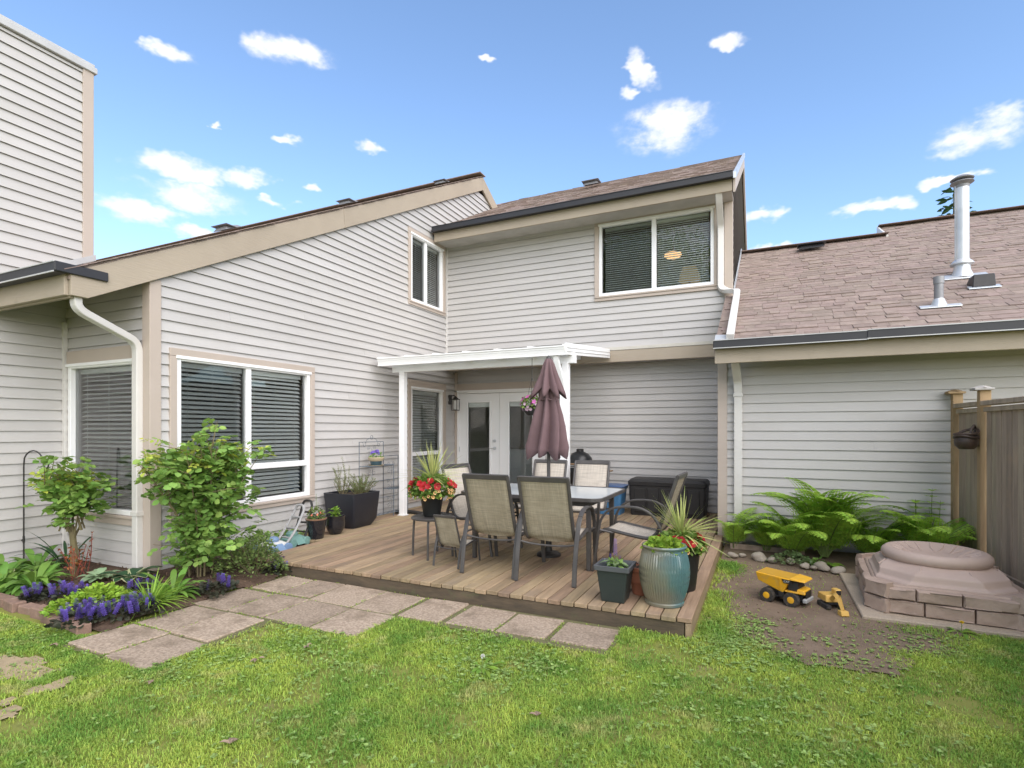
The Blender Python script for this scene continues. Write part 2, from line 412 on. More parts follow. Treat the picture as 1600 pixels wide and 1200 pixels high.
def window(wall, owner, L, u0, u1, z0, z1, mulls=(), rails=(), trim=(0.075, 0.075, 0.085, 0.08), pitch=0.05, slat_d=0.048, tilt=-38,
           screens=(), slat_mat=None, room=1.3, fw=0.05, head=True, cords=3):
    fr = MB()
    wall.cell(fr, u0, u0 + fw, -0.06, 0.022, z0, z1); wall.cell(fr, u1 - fw, u1, -0.06, 0.022, z0, z1)
    wall.cell(fr, u0 + fw, u1 - fw, -0.06, 0.021, z0, z0 + fw); wall.cell(fr, u0 + fw, u1 - fw, -0.06, 0.021, z1 - fw * 0.8, z1)
    for mu in mulls: wall.cell(fr, mu - 0.036, mu + 0.036, -0.055, 0.014, z0 + fw, z1 - fw * 0.8)
    for (ra, rb, rz) in rails: wall.cell(fr, ra, rb, -0.05, 0.010, rz - 0.035, rz + 0.035)
    w = part('window', fr, M_WHITE, owner, L, bevel=0.004)
    l, r, t, b = trim
    if t:
        for nm, a in (('casing', (u0 - l, u0 - 0.002, -0.012, 0.034, z0 - 0.002, z1 + 0.002)), ('casing', (u1 + 0.002, u1 + r, -0.012, 0.034, z0 - 0.002, z1 + 0.002)),
                      ('casing', (u0 - l, u1 + r, -0.012, 0.035, z1 + 0.004, z1 + t))):
            if a[1] - a[0] > 0.01:
                mb = MB(); wall.cell(mb, *a); part(nm, mb, M_TRIM, w, L, bevel=0.003)
    mb = MB(); wall.cell(mb, u0 - l, u1 + r, -0.012, 0.036, z0 - b, z0 - 0.004); wall.cell(mb, u0 - l * 0.9, u1 + r * 0.9, 0.036, 0.052, z0 - 0.03, z0 - 0.006)
    part('sill', mb, M_TRIM, w, L, bevel=0.003)
    if head:
        mb = MB(); wall.cell(mb, u0 - 0.012, u1 + 0.012, 0.0, 0.042, z1 - 0.022, z1 + 0.012); part('head_flashing', mb, M_WHITE, w, L, bevel=0.003)
    edges = [u0 + fw] + list(mulls) + [u1 - fw]
    for i, (a, c) in enumerate(zip(edges, edges[1:])):
        mb = MB(); mb.add([wall(a - 0.01, -0.03, z0 + 0.01), wall(c + 0.01, -0.03, z0 + 0.01), wall(c + 0.01, -0.03, z1 - 0.01), wall(a - 0.01, -0.03, z1 - 0.01)], [(0, 1, 2, 3)])
        part('pane', mb, M_GLASS, w, L, fix=False)
        if i in screens:
            mb = MB(); mb.add([wall(a, -0.008, z0 + fw), wall(c - 0.03, -0.008, z0 + fw), wall(c - 0.03, -0.008, z1 - fw), wall(a, -0.008, z1 - fw)], [(0, 1, 2, 3)])
            part('insect_screen', mb, M_SCREEN, w, L, fix=False)
        # the blind of this light: one mesh shared by all its slats
        ca, cc = a + 0.035, c - 0.035
        s = MB(); t_ = R(tilt); hd = slat_d / 2; hx, hz = hd * math.cos(t_), hd * math.sin(t_)
        s.hexa([wall(ca, -0.095 - hx, -hz), wall(cc, -0.095 - hx, -hz), wall(cc, -0.095 + hx, hz), wall(ca, -0.095 + hx, hz),
                wall(ca, -0.095 - hx, -hz + 0.003), wall(cc, -0.095 - hx, -hz + 0.003), wall(cc, -0.095 + hx, hz + 0.003), wall(ca, -0.095 + hx, hz + 0.003)])
        me = s.mesh('slat', (L[0], L[1], 0)); me.materials.append(slat_mat or M_SLAT)
        z = z0 + fw + 0.03; k = 0
        while z < z1 - fw - 0.05:
            link('slat', me, w, (0, 0, z - L[2] + random.uniform(-0.002, 0.002)), fix=(k == 0)); z += pitch; k += 1
        cd = MB(); wall.cell(cd, ca, cc, -0.125, -0.065, z1 - fw - 0.045, z1 - fw + 0.005)
        for q in range(cords):
            uu = ca + (cc - ca) * (0.12 + 0.76 * q / max(1, cords - 1)); cd.tube([wall(uu, -0.066, z0 + 0.07), wall(uu, -0.066, z1 - 0.06)], 0.0022, 4)
        part('blind_headrail', cd, slat_mat or M_SLAT, w, L)
    return w

def duct(path, w, d, side=None, name='downspout'):
    """A rectangular pipe swept along a path."""
    P = [Vector(p) for p in path]; loops = []
    prev = None
    for i, p in enumerate(P):
        t = (P[min(i + 1, len(P) - 1)] - P[max(i - 1, 0)]).normalized()
        sv = Vector(side) if side else Vector((1, 0, 0))
        sv = (sv - t * sv.dot(t)).normalized(); o = t.cross(sv)
        loops.append([p + sv * w / 2 + o * d / 2, p - sv * w / 2 + o * d / 2, p - sv * w / 2 - o * d / 2, p + sv * w / 2 - o * d / 2])
    return MB().rings(loops)

def round_corners(path, r=0.05, n=3):
    P = [Vector(p) for p in path]; out = [P[0]]
    for i in range(1, len(P) - 1):
        a = (P[i - 1] - P[i]); b = (P[i + 1] - P[i]); ra = min(r, a.length * 0.45); rb = min(r, b.length * 0.45)
        A, B = P[i] + a.normalized() * ra, P[i] + b.normalized() * rb
        for k in range(n + 1):
            t = k / n; out.append(A * (1 - t) ** 2 + P[i] * 2 * t * (1 - t) + B * t * t)
    return out + [P[-1]]

# ---------------------------------------------------------------- the tall house on the left and in the middle
LA = (-3.0, 9.0, 0.0)
HA = thing('townhouse', 'grey two-storey house with tan trim, French doors and windows with blinds', 'house', LA)
SL = 0.532
def rake_z(y): return 2.995 + SL * (y - 3.41)          # lower edge of the board along the front slope
PEAK = 10.35
def back_z(y): return rake_z(PEAK) - SL * (y - PEAK)
def ext_A(z):
    u0 = YE + 0.02
    uz = 3.41 + (z - 2.995) / SL
    u0 = max(u0, uz - 0.1)
    if z < 2.63: u1 = YBL
    elif z < 5.40: u1 = YBU
    else: u1 = min(12.2, PEAK + (rake_z(PEAK) - z) / SL + 0.1)
    return (u0, u1) if u1 > u0 + 0.02 else None
op_A = [(3.63, 5.46, 0.60, 2.25), (7.76, 8.79, 0.30, 2.23), (7.76, 8.80, 3.74, 4.92)]
siding(W_A, HA, LA, 0.10, 6.62, ext_A, op_A)
sheathing(W_A, HA, LA, 0.02, 6.4, ext_A, op_A)
window(W_A, HA, LA, 3.63, 5.46, 0.60, 2.25, mulls=(4.51,), rails=((3.68, 4.475, 1.04), (4.545, 5.41, 1.04)), screens=(0,), pitch=0.05)
window(W_A, HA, LA, 7.76, 8.79, 0.30, 2.23, rails=((7.81, 8.74, 1.06),), pitch=0.046, trim=(0.085, 0.10, 0.13, 0.08))
window(W_A, HA, LA, 7.76, 8.80, 3.74, 4.92, mulls=(8.24,), screens=(0,), pitch=0.036, slat_d=0.034, tilt=-42, trim=(0.07, 0.075, 0.08, 0.075))
# corner board, inner corner strips
mb = MB().box(XA - 0.10, XA + 0.026, YE - 0.026, YE + 0.09, 0.06, 3.0); part('corner_board', mb, M_TRIM, HA, LA, bevel=0.004)
mb = MB().box(XA + 0.012, XA + 0.045, YBU - 0.045, YBU - 0.012, 2.66, 5.3); part('corner_strip', mb, M_CREAM, HA, LA)
mb = MB().box(XA + 0.012, XA + 0.06, YBL - 0.05, YBL - 0.012, 0.15, 2.62); part('corner_strip', mb, M_TRIM, HA, LA)
mb = MB().box(XD + 0.012, XD + 0.05, YE - 0.05, YE - 0.012, 0.1, 2.68); part('corner_strip', mb, M_CREAM, HA, LA)
# left recess: wall E with its window, wall D that runs on up as the chimney chase
ext_E = lambda z: (XD + 0.01, XA - 0.08)
op_E = [(-7.03, -5.80, 0.60, 2.20)]
siding(W_E, HA, LA, 0.10, 3.02, ext_E, op_E, joint=0)
sheathing(W_E, HA, LA, 0.02, 3.0, lambda z: (XD, XA - 0.02), op_E)
window(W_E, HA, LA, -7.03, -5.80, 0.60, 2.20, trim=(0.0, 0.0, 0.15, 0.10), pitch=0.048, tilt=-24)
ext_D = lambda z: (-0.5, YE - 0.01) if z < 2.75 else (1.6, 3.60)
siding(W_D, HA, LA, 0.10, 5.62, ext_D, (), joint=0.3)
sheathing(W_D, HA, LA, 0.02, 5.66, lambda z: (-0.5, YE) if z < 2.75 else (1.6, 3.62))
mb = MB().box(-8.1, XD - 0.13, 1.62, 3.615, 2.4, 5.66); part('chimney_chase', mb, M_SIDING, HA, LA)
mb = MB().box(XD - 0.03, XD + 0.028, 3.53, 3.64, 2.9, 5.64); part('corner_board', mb, M_TRIM, HA, LA, bevel=0.003)
mb = MB().box(-8.15, XD + 0.05, 1.55, 3.67, 5.63, 5.70).box(-8.13, XD + 0.035, 1.57, 3.65, 5.70, 5.735); part('chimney_cap', mb, M_LIP, HA, LA, bevel=0.006)
mb = MB().prism([(XD + 0.02, 2.6, 2.895), (XD + 0.02, 3.66, 2.895 + 1.06 * SL), (XD + 0.02, 3.66, 2.965 + 1.06 * SL), (XD + 0.02, 2.6, 2.965)], (0.015, 0, 0)); part('flashing', mb, M_LIP, HA, LA)
# foundations
mb = MB().box(XD - 0.05, XA - 0.03, YE + 0.03, YE + 0.2, -0.2, 0.10).box(XA - 0.2, XA - 0.03, YE + 0.2, YBL, -0.2, 0.10).box(XD - 0.2, XD - 0.03, -0.5, YE + 0.03, -0.2, 0.10)
part('foundation', mb, M_CONC, HA, LA)
for wl_, a0, a1 in ((W_A, YE + 0.09, YBL), (W_E, XD, XA - 0.1), (W_D, -0.5, YE - 0.05)):
    mb = MB(); wl_.cell(mb, a0, a1, -0.01, 0.013, 0.055, 0.098); part('starter_strip', mb, M_CREAM, HA, LA)

# the rooms inside
mb = MB().box(-10.9, XA - 0.13, YE + 0.13, 14.4, 0.05, 0.12).box(XA - 0.13, -0.5, YBL + 0.13, 14.4, 0.05, 0.12); part('floor', mb, M_ROOM, HA, LA)
mb = MB().box(-10.9, XA - 0.13, YE + 0.13, 14.4, 2.70, 2.80).box(XA - 0.13, -0.5, YBU + 0.13, 14.4, 2.70, 2.80); part('upper_floor', mb, M_ROOM, HA, LA)
mb = MB().prism([(-10.9, YE + 0.13, 0.12), (-10.9, 12.0, 0.12), (-10.9, 12.0, 5.7), (-10.9, PEAK, 6.5), (-10.9, YE + 0.13, 2.95)], (0.1, 0, 0)).box(-10.8, -0.5, 12.0, 12.1, 0.12, 5.7).box(-10.8, XD - 0.13, YE + 0.0, YE + 0.1, 0.12, 2.9); part('inner_wall', mb, mat('room_wall', (0.5, 0.47, 0.42)), HA, LA)
# roof over the left wing
zt = 0.335
def roofA(y): return rake_z(y) + zt if y <= PEAK else back_z(y) + zt
mb = MB().prism([(-20, 2.65, roofA(2.65) - 0.035), (-20, PEAK, roofA(PEAK) - 0.035), (-20, 14.5, roofA(14.5) - 0.035), (-20, 14.5, roofA(14.5) - 0.12), (-20, PEAK, roofA(PEAK) - 0.12), (-20, 2.65, roofA(2.65) - 0.12)], (-5.53 + 20, 0, 0))
roof_a = part('roof', mb, M_SHINGLE, HA, LA)
ang = math.atan(SL); e_s = 0.145; y = 2.60
cm = MB().hexa([(0, 0, 0), (14.5, 0, 0), (14.5, 0.2, -0.006), (0, 0.2, -0.006), (0, 0, 0.008), (14.5, 0, 0.008), (14.5, 0.2, 0.0), (0, 0.2, 0.0)]).mesh('shingle_course'); cm.materials.append(M_SHINGLE)
first = True
while y < PEAK - 0.1:
    o = link('shingle_course', cm, roof_a, (-20 + random.uniform(-0.012, 0.012) - LA[0], y - LA[1], roofA(y) - 0.026 - LA[2]), fix=first); o.rotation_euler = (ang, 0, 0); first = False
    y += e_s * math.cos(ang)
mb = MB().beam((-20, PEAK - 0.08, roofA(PEAK) - 0.03), (-5.48, PEAK - 0.08, roofA(PEAK) - 0.03), 0.25, 0.015); part('ridge_cap', mb, M_SHINGLE, roof_a, LA)
def rake(pts, x0=XA + 0.022, x1=XA + 0.062): return MB().prism([(x0, a, b) for a, b in pts], (x1 - x0, 0, 0))
part('rake_board', rake([(2.66, 2.668), (2.795, 2.668), (6.09, rake_z(6.09)), (6.06, rake_z(6.06) + 0.28), (2.66, rake_z(2.66) + 0.28)]), M_FASCIA, HA, LA, bevel=0.004)
part('rake_board', rake([(6.094, rake_z(6.094)), (PEAK, rake_z(PEAK)), (PEAK, rake_z(PEAK) + 0.28), (6.064, rake_z(6.064) + 0.28)]), M_FASCIA, HA, LA, bevel=0.004)
part('rake_board', rake([(PEAK + 0.003, rake_z(PEAK)), (13.5, back_z(13.5)), (13.5, back_z(13.5) + 0.28), (PEAK + 0.003, rake_z(PEAK) + 0.28)]), M_FASCIA, HA, LA, bevel=0.004)
mb = MB().box(-9, XA + 0.018, 2.63, 2.668, 2.668, 2.87); part('fascia', mb, M_FASCIA, HA, LA, bevel=0.004)
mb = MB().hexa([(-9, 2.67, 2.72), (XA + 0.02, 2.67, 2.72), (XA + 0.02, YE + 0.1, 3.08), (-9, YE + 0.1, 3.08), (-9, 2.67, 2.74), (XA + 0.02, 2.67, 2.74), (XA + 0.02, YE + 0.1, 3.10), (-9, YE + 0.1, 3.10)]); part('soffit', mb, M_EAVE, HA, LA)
mb = MB().box(-9, XA + 0.018, 2.672, 2.70, 2.655, 2.70); part('soffit_trim', mb, M_FASCIA, HA, LA)
mb = MB().box(-9, XA + 0.07, 2.53, 2.628, 2.845, 2.93).box(XA + 0.064, XA + 0.085, 2.53, 2.95, 2.85, 2.935); g = part('gutter', mb, M_GUTTER, HA, LA, bevel=0.006)
mb = MB().box(-9, XA + 0.072, 2.522, 2.530, 2.838, 2.850).box(-9, XA + 0.072, 2.522, 2.530, 2.926, 2.936); part('gutter_lip', mb, M_LIP, g, LA)
def roof_vent(parent, L, x, y, z, slope, m, w=0.34, q=1.0):
    v = MB().hexa([(x - w / 2, y - 0.17 * q, z - 0.03), (x + w / 2, y - 0.17 * q, z - 0.03), (x + w / 2, y + 0.2 * q, z + 0.37 * q * slope - 0.04), (x - w / 2, y + 0.2 * q, z + 0.37 * q * slope - 0.04),
                   (x - w / 2 + 0.04, y - 0.13 * q, z + 0.05 * q), (x + w / 2 - 0.04, y - 0.13 * q, z + 0.05 * q), (x + w / 2 - 0.05, y + 0.15 * q, z + 0.3 * q * slope), (x - w / 2 + 0.05, y + 0.15 * q, z + 0.3 * q * slope)])
    v.box(x - w / 2 - 0.02, x + w / 2 + 0.02, y - 0.2 * q, y + 0.06 * q, z + 0.052 * q, z + 0.066 * q)
    return part('roof_vent', v, m, parent, L, bevel=0.008)
for (vy) in (9.45, 6.68, 4.55): roof_vent(roof_a, LA, -6.0, vy, roofA(vy) + 0.0, SL, M_LEAD, 0.24, 0.6)
P_ = round_corners([(-5.60, 2.74, 2.70), (-5.60, 2.74, 2.57), (-5.705, 3.325, 2.36), (-5.705, 3.325, 0.10)], 0.1, 5)
part('downspout', duct(P_, 0.085, 0.065), M_CREAM, HA, LA, bevel=0.006)
mb = MB().box(-5.756, -5.654, 3.285, 3.365, 0.62, 0.66); part('pipe_strap', mb, M_CREAM, HA, LA)

# ---------------------------------------------------------------- middle: upper wall, overhang, lower wall
ext_BU = lambda z: (XA + 0.01, -0.54) if z > 3.62 else (XA + 0.01, -0.54 - (3.62 - z) * 0.0)
op_BU = [(-2.535, -0.70, 3.745, 4.955)]
siding(W_BU, HA, LA, 2.87, 5.3, ext_BU, op_BU, joint=0.5)
sheathing(W_BU, HA, LA, 2.7, 5.4, lambda z: (XA, -0.46), op_BU)
window(W_BU, HA, LA, -2.535, -0.70, 3.745, 4.955, mulls=(-1.62,), screens=(0,), pitch=0.036, slat_d=0.034, tilt=-42, cords=2)
mb = MB().box(-0.55, -0.428, YBU - 0.03, YBU + 0.10, 2.7, 5.1); part('corner_board', mb, M_TRIM, HA, LA, bevel=0.004)
mb = MB().box(XA + 0.02, -0.53, YBU - 0.028, YBU + 0.01, 2.62, 2.815); part('overhang_beam', mb, M_FASCIA, HA, LA, bevel=0.004)
mb = MB().box(XA + 0.02, -0.54, YBU - 0.036, YBU - 0.0, 2.818, 2.868); part('drip_flashing', mb, mat('cream_flashing', (0.6, 0.57, 0.5), rough=0.5), HA, LA)
mb = MB().box(XA + 0.01, -0.5, YBU + 0.012, YBL + 0.1, 2.64, 2.69); part('soffit', mb, M_SIDING, HA, LA)
op_BL = [(-5.545, -3.655, 0.10, 2.25)]
siding(W_BL, HA, LA, 0.15, 2.64, lambda z: (XA + 0.01, -0.50), op_BL)
sheathing(W_BL, HA, LA, 0.0, 2.66, lambda z: (XA, -0.3), op_BL)
# side wall of the upper storey, facing right
def ext_S(z):
    a = max(YBU + 0.08, 8.43 + (z - 5.02) / 0.53); b = min(16.4, 12.38 + (7.29 - 0.2 - z) / 0.53)
    return (a, b) if b > a + 0.05 else None
siding(W_S, HA, LA, 3.0, 7.0, ext_S, (), joint=0)
sheathing(W_S, HA, LA, 2.7, 6.9, ext_S)
# roof of the middle part
def roofB(y): return 5.2 + 0.53 * (y - 8.43) if y <= 12.38 else 5.2 + 0.53 * (12.38 - 8.43) - 0.53 * (y - 12.38)
mb = MB().prism([(XA - 0.6, 8.445, roofB(8.445) - 0.02), (XA - 0.6, 12.38, roofB(12.38) - 0.02), (XA - 0.6, 16.8, roofB(16.8) - 0.02), (XA - 0.6, 16.8, roofB(16.8) - 0.1), (XA - 0.6, 12.38, roofB(12.38) - 0.12), (XA - 0.6, 8.445, roofB(8.445) - 0.1)], (-0.385 - XA + 0.6, 0, 0))
roof_b = part('roof', mb, M_SHINGLE, HA, LA)

def tab(mb, x, w, s, slope_ang, y0, z0, ln=0.21, th=0.008, lift=0.0):
    c, sn = math.cos(slope_ang), math.sin(slope_ang)
    def q(xx, ss, h): return (xx, y0 + ss * c - h * sn, z0 + ss * sn + h * c)
    a = 0.002 + lift
    mb.hexa([q(x, s, a), q(x + w, s, a), q(x + w, s + ln, -0.002), q(x, s + ln, -0.002), q(x, s, a + th), q(x + w, s, a + th), q(x + w, s + ln, 0.004), q(x, s + ln, 0.004)])
angB = math.atan(0.53); mb = MB(); s = 0.0
while s < (12.38 - 8.40) / math.cos(angB):
    x = XA + 0.02 - random.uniform(0, 0.3)
    while x < -0.42:
        w = min(random.uniform(0.13, 0.33), -0.385 - x); 
        if w > 0.03: tab(mb, max(x, XA - 0.3), w - 0.003, s + random.uniform(-0.006, 0.006), angB, 8.40, roofB(8.40) - 0.02, th=random.choice((0.008, 0.018)))
        x += w
    s += 0.145
o = part('shingles', mb, M_SHINGLE_I, roof_b, LA, fix=False); o['kind'] = 'stuff'
mb = MB().box(XA + 0.06, -0.41, 8.43, 8.468, 4.95, 5.13); part('fascia', mb, M_FASCIA, HA, LA, bevel=0.004)
mb = MB().box(XA + 0.02, -0.42, 8.47, YBU + 0.05, 4.99, 5.01); part('soffit', mb, mat('soffit_paint', (0.5, 0.47, 0.42), rough=0.7), HA, LA)
mb = MB().box(XA + 0.065, -0.40, 8.33, 8.428, 5.115, 5.20); g = part('gutter', mb, M_GUTTER, HA, LA, bevel=0.006)
mb = MB().box(XA + 0.065, -0.40, 8.322, 8.330, 5.108, 5.118).box(XA + 0.065, -0.40, 8.322, 8.330, 5.194, 5.204); part('gutter_lip', mb, M_GUTTER, g, LA)
M_LIGHTMETAL = mat('pale_flashing', (0.62, 0.66, 0.70), rough=0.35, metal=0.4)
mb = MB().prism([(-0.40, 8.42, roofB(8.42) - 0.27), (-0.40, 12.38, roofB(12.38) - 0.27), (-0.40, 12.38, roofB(12.38) - 0.05), (-0.40, 8.42, roofB(8.42) - 0.05)], (0.03, 0, 0)); part('rake_board', mb, M_TRIM, HA, LA)
mb = MB().prism([(-0.395, 8.34, roofB(8.34) - 0.06), (-0.395, 12.38, roofB(12.38) - 0.06), (-0.395, 12.38, roofB(12.38) + 0.03), (-0.395, 8.34, roofB(8.34) + 0.03)], (0.04, 0, 0)); part('rake_flashing', mb, M_LIGHTMETAL, HA, LA)
mb = MB().prism([(-0.40, 12.385, roofB(12.38) - 0.27), (-0.40, 16.8, roofB(16.8) - 0.27), (-0.40, 16.8, roofB(16.8)), (-0.40, 12.385, roofB(12.38))], (0.03, 0, 0)); part('rake_board', mb, M_TRIM, HA, LA)
roof_vent(roof_b, LA, -3.40, 11.45, roofB(11.45) + 0.02, 0.53, M_LEAD)
# pipe from the upper gutter down the wall and across the lower roof
P_ = round_corners([(-0.60, 8.46, 4.99), (-0.60, 8.55, 4.88), (-0.60, 8.87, 4.62), (-0.60, 8.885, 4.5), (-0.60, 8.885, 3.66), (-0.50, 8.85, 3.60), (-0.36, 8.72, 3.56), (-0.36, 8.55, 3.44), (-0.36, 6.86, 2.585)], 0.06, 4)
part('downspout', duct(P_, 0.09, 0.065, (1, 0.2, 0)), M_CREAM, HA, LA, bevel=0.005)

# ---------------------------------------------------------------- French doors
dr = MB()
for a in ((-5.545, -5.50, 0.14, 2.25), (-3.70, -3.655, 0.14, 2.25)): W_BL.cell(dr, a[0], a[1], -0.10, 0.03, a[2], a[3])
W_BL.cell(dr, -5.50, -3.70, -0.10, 0.03, 2.20, 2.25)
frame = part('door_frame', dr, M_WHITE, HA, LA, bevel=0.004)
mb = MB(); W_BL.cell(mb, -5.56, -3.64, -0.012, 0.034, 2.262, 2.39); part('casing', mb, M_TRIM, frame, LA)
mb = MB(); W_BL.cell(mb, -5.56, -3.64, 0, 0.05, 2.235, 2.26); part('head_flashing', mb, M_WHITE, frame, LA)
mb = MB(); W_BL.cell(mb, -5.50, -3.70, -0.1, 0.05, 0.141, 0.17); part('threshold', mb, M_LEAD, frame, LA)
for (a, c, hinge) in ((-5.497, -4.603, -1), (-4.597, -3.703, 1)):
    mb = MB(); ga, gc, gz0, gz1 = a + 0.20, c - 0.20, 0.40, 2.03
    for q in ((a, ga, 0.175, 2.195), (gc, c, 0.175, 2.195), (ga, gc, 0.175, gz0), (ga, gc, gz1, 2.195)): W_BL.cell(mb, q[0], q[1], -0.05, -0.006, q[2], q[3])
    dl = part('door', mb, M_WHITE, HA, LA)
    mb = MB()
    for q in ((ga - 0.03, ga + 0.012, gz0 - 0.03, gz1 + 0.03), (gc - 0.012, gc + 0.03, gz0 - 0.03, gz1 + 0.03)): W_BL.cell(mb, q[0], q[1], -0.006, 0.008, q[2], q[3])
    for q in ((ga, gc, gz0 - 0.03, gz0 + 0.012), (ga, gc, gz1 - 0.012, gz1 + 0.03)): W_BL.cell(mb, q[0] + 0.012, q[1] - 0.012, -0.006, 0.007, q[2], q[3])
    part('glazing_bead', mb, M_WHITE, dl, LA, bevel=0.004)
    mb = MB().add([W_BL(ga, -0.02, gz0), W_BL(gc, -0.02, gz0), W_BL(gc, -0.02, gz1), W_BL(ga, -0.02, gz1)], [(0, 1, 2, 3)]); part('pane', mb, M_GLASS, dl, LA, fix=False)
    mb = MB(); W_BL.cell(mb, ga + 0.01, gc - 0.01, -0.03, -0.024, gz1 - 0.10, gz1 - 0.012); part('raised_blind', mb, M_SLAT, dl, LA)
    hu = a + 0.012 if hinge < 0 else c - 0.012
    for hz in (0.35, 1.10, 1.98):
        mb = MB(); mb.tube([W_BL(hu, 0.0, hz - 0.05), W_BL(hu, 0.0, hz + 0.05)], 0.011, 8); part('hinge', mb, M_GALV, dl, LA)
    if hinge < 0:
        for hz in (1.13, 1.27):
            k = MB().tube([W_BL(-4.70, -0.006, hz), W_BL(-4.70, 0.008, hz)], 0.030, 14).tube([W_BL(-4.70, 0.008, hz), W_BL(-4.70, 0.04, hz)], [0.014, 0.026], 12)
            if hz < 1.2: k.tube([W_BL(-4.70, 0.035, hz), W_BL(-4.80, 0.04, hz)], 0.009, 8)
            part('handle', k, M_GALV, dl, LA, smooth=True)
mb = MB().box(-5.2, -4.1, YBL + 1.5, YBL + 2.1, 0.14, 1.02).box(-5.25, -4.05, YBL + 1.45, YBL + 2.12, 1.02, 1.06); part('kitchen_counter', mb, M_WHITE, frame, LA)

# ---------------------------------------------------------------- the low wing on the right
LC = (2.5, 7.4, 0.0)
HC = thing('house_wing', 'low grey wing at the right under a wide brown shingle roof with metal flue', 'house', LC)
siding(W_C, HC, LC, 0.10, 2.42, lambda z: (-0.42, 7.0), (), joint=0.9)
sheathing(W_C, HC, LC, 0.0, 2.5, lambda z: (-0.48, 7.0))
W_J = Wall('x', -0.50, -1)
siding(W_J, HC, LC, 0.15, 2.42, lambda z: (YC + 0.05, YBL - 0.02), (), joint=0)
sheathing(W_J, HC, LC, 0.0, 2.5, lambda z: (YC + 0.1, YBL))
mb = MB().box(-0.532, -0.42, YC - 0.03, YC + 0.08, 0.06, 2.45); part('corner_board', mb, M_TRIM, HC, LC, bevel=0.004)
mb = MB().box(-0.46, 7.0, YC + 0.03, YC + 0.2, -0.2, 0.095); part('foundation', mb, M_CONC, HC, LC)
def roofC(y): return 2.52 + 0.5 * (y - 6.84)
mb = MB()
for (x0, x1, yr) in ((-0.53, 2.08, 12.0), (2.08, 7.5, 12.85)):
    mb.prism([(x0, 6.815, roofC(6.815) - 0.02), (x0, yr, roofC(yr) - 0.02), (x0, yr + 3.5, roofC(yr) - 1.75), (x0, yr + 3.5, roofC(yr) - 1.83), (x0, yr, roofC(yr) - 0.1), (x0, 6.815, roofC(6.815) - 0.1)], (x1 - x0 - 0.002, 0, 0))
roof_c = part('roof', mb, M_SHINGLE, HC, LC)
angC = math.atan(0.5); cs, sn = math.cos(angC), math.sin(angC)
tabs = []; s = -0.01
while s < (12.85 - 6.80) / cs - 0.05:
    y_ = 6.80 + s * cs; top = y_ > 11.95
    x = (2.08 if top else -0.53) - random.uniform(0, 0.25)
    while x < 7.4:
        w = random.choice((0.12, 0.15, 0.18, 0.22, 0.27, 0.33)); x0 = x; x += w
        if x0 < (2.06 if top else -0.56): continue
        if x0 > 1.4 + (y_ - 6.8) * 0.75 + 1.5: break
        tabs.append((x0, w, s + random.uniform(-0.002, 0.002), random.choice((0.006, 0.008, 0.010, 0.017))))
    s += 0.143
# drop the tabs outside the near 300 into one field
def seen(t): return (t[2] * 0.9 + abs(t[0] - 0.9) * 0.25)
tabs.sort(key=seen)
meshes = {}
for (x, w, s, th) in tabs[:300]:
    key = (w, th)
    if key not in meshes:
        m_ = MB(); tab(m_, 0, w - 0.004, 0, angC, 0, 0, th=th); me = m_.mesh('shingle'); me.materials.append(M_SHINGLE); meshes[key] = (me, True)
    me, fresh = meshes[key]
    link('shingle', me, roof_c, (x - LC[0], 6.80 + s * cs - LC[1], roofC(6.80) - 0.02 + s * sn - LC[2]), fix=fresh); meshes[key] = (me, False)
mb = MB()
for (x, w, s, th) in tabs[300:]: tab(mb, x, w - 0.004, s, angC, 6.80, roofC(6.80) - 0.02, th=th)
o = part('shingles', mb, M_SHINGLE_I, roof_c, LC, fix=False); o['kind'] = 'stuff'
mb = MB().beam((-0.53, 11.97, roofC(12.0) + 0.005), (2.08, 11.97, roofC(12.0) + 0.005), 0.24, 0.010).beam((2.06, 12.82, roofC(12.85) + 0.005), (7.4, 12.82, roofC(12.85) + 0.005), 0.24, 0.010)
part('ridge_cap', mb, M_SHINGLE, roof_c, LC)
mb = MB().prism([(2.045, 11.9, roofC(11.9) - 0.1), (2.045, 12.85, roofC(12.85) - 0.12), (2.045, 12.85, roofC(12.85) + 0.02), (2.045, 11.9, roofC(11.9) + 0.02)], (0.03, 0, 0)); part('rake_board', mb, M_CREAM, roof_c, LC)
mb = MB().box(-0.525, 7.2, 6.80, 6.838, 2.265, 2.45); part('fascia', mb, M_FASCIA, HC, LC, bevel=0.004)
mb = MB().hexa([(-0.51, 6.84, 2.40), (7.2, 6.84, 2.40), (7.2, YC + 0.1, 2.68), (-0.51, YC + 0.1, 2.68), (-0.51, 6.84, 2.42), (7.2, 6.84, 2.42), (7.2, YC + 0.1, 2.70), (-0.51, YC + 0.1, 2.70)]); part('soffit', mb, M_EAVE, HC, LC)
for (a, c, dz, dy) in ((-0.535, 1.0, 0, 0), (0.985, 7.2, 0.006, -0.008)):
    mb = MB().box(a, c, 6.70 + dy, 6.798 + dy, 2.435 + dz, 2.525 + dz); g = part('gutter', mb, M_GUTTER, HC, LC, bevel=0.006)
    mb = MB().box(a, c, 6.692 + dy, 6.700 + dy, 2.428 + dz, 2.438 + dz).box(a, c, 6.692 + dy, 6.700 + dy, 2.52 + dz, 2.53 + dz); part('gutter_lip', mb, M_LIP, g, LC)
P_ = round_corners([(-0.315, 6.9, 2.42), (-0.31, 6.95, 2.33), (-0.295, 7.32, 2.10), (-0.29, 7.335, 1.95), (-0.29, 7.335, 0.06)], 0.06, 4)
part('downspout', duct(P_, 0.095, 0.07), M_CREAM, HC, LC, bevel=0.006)
for z in (1.9, 0.33):
    mb = MB().box(-0.345, -0.235, 7.29, 7.38, z, z + 0.035); part('pipe_strap', mb, M_CREAM, HC, LC)
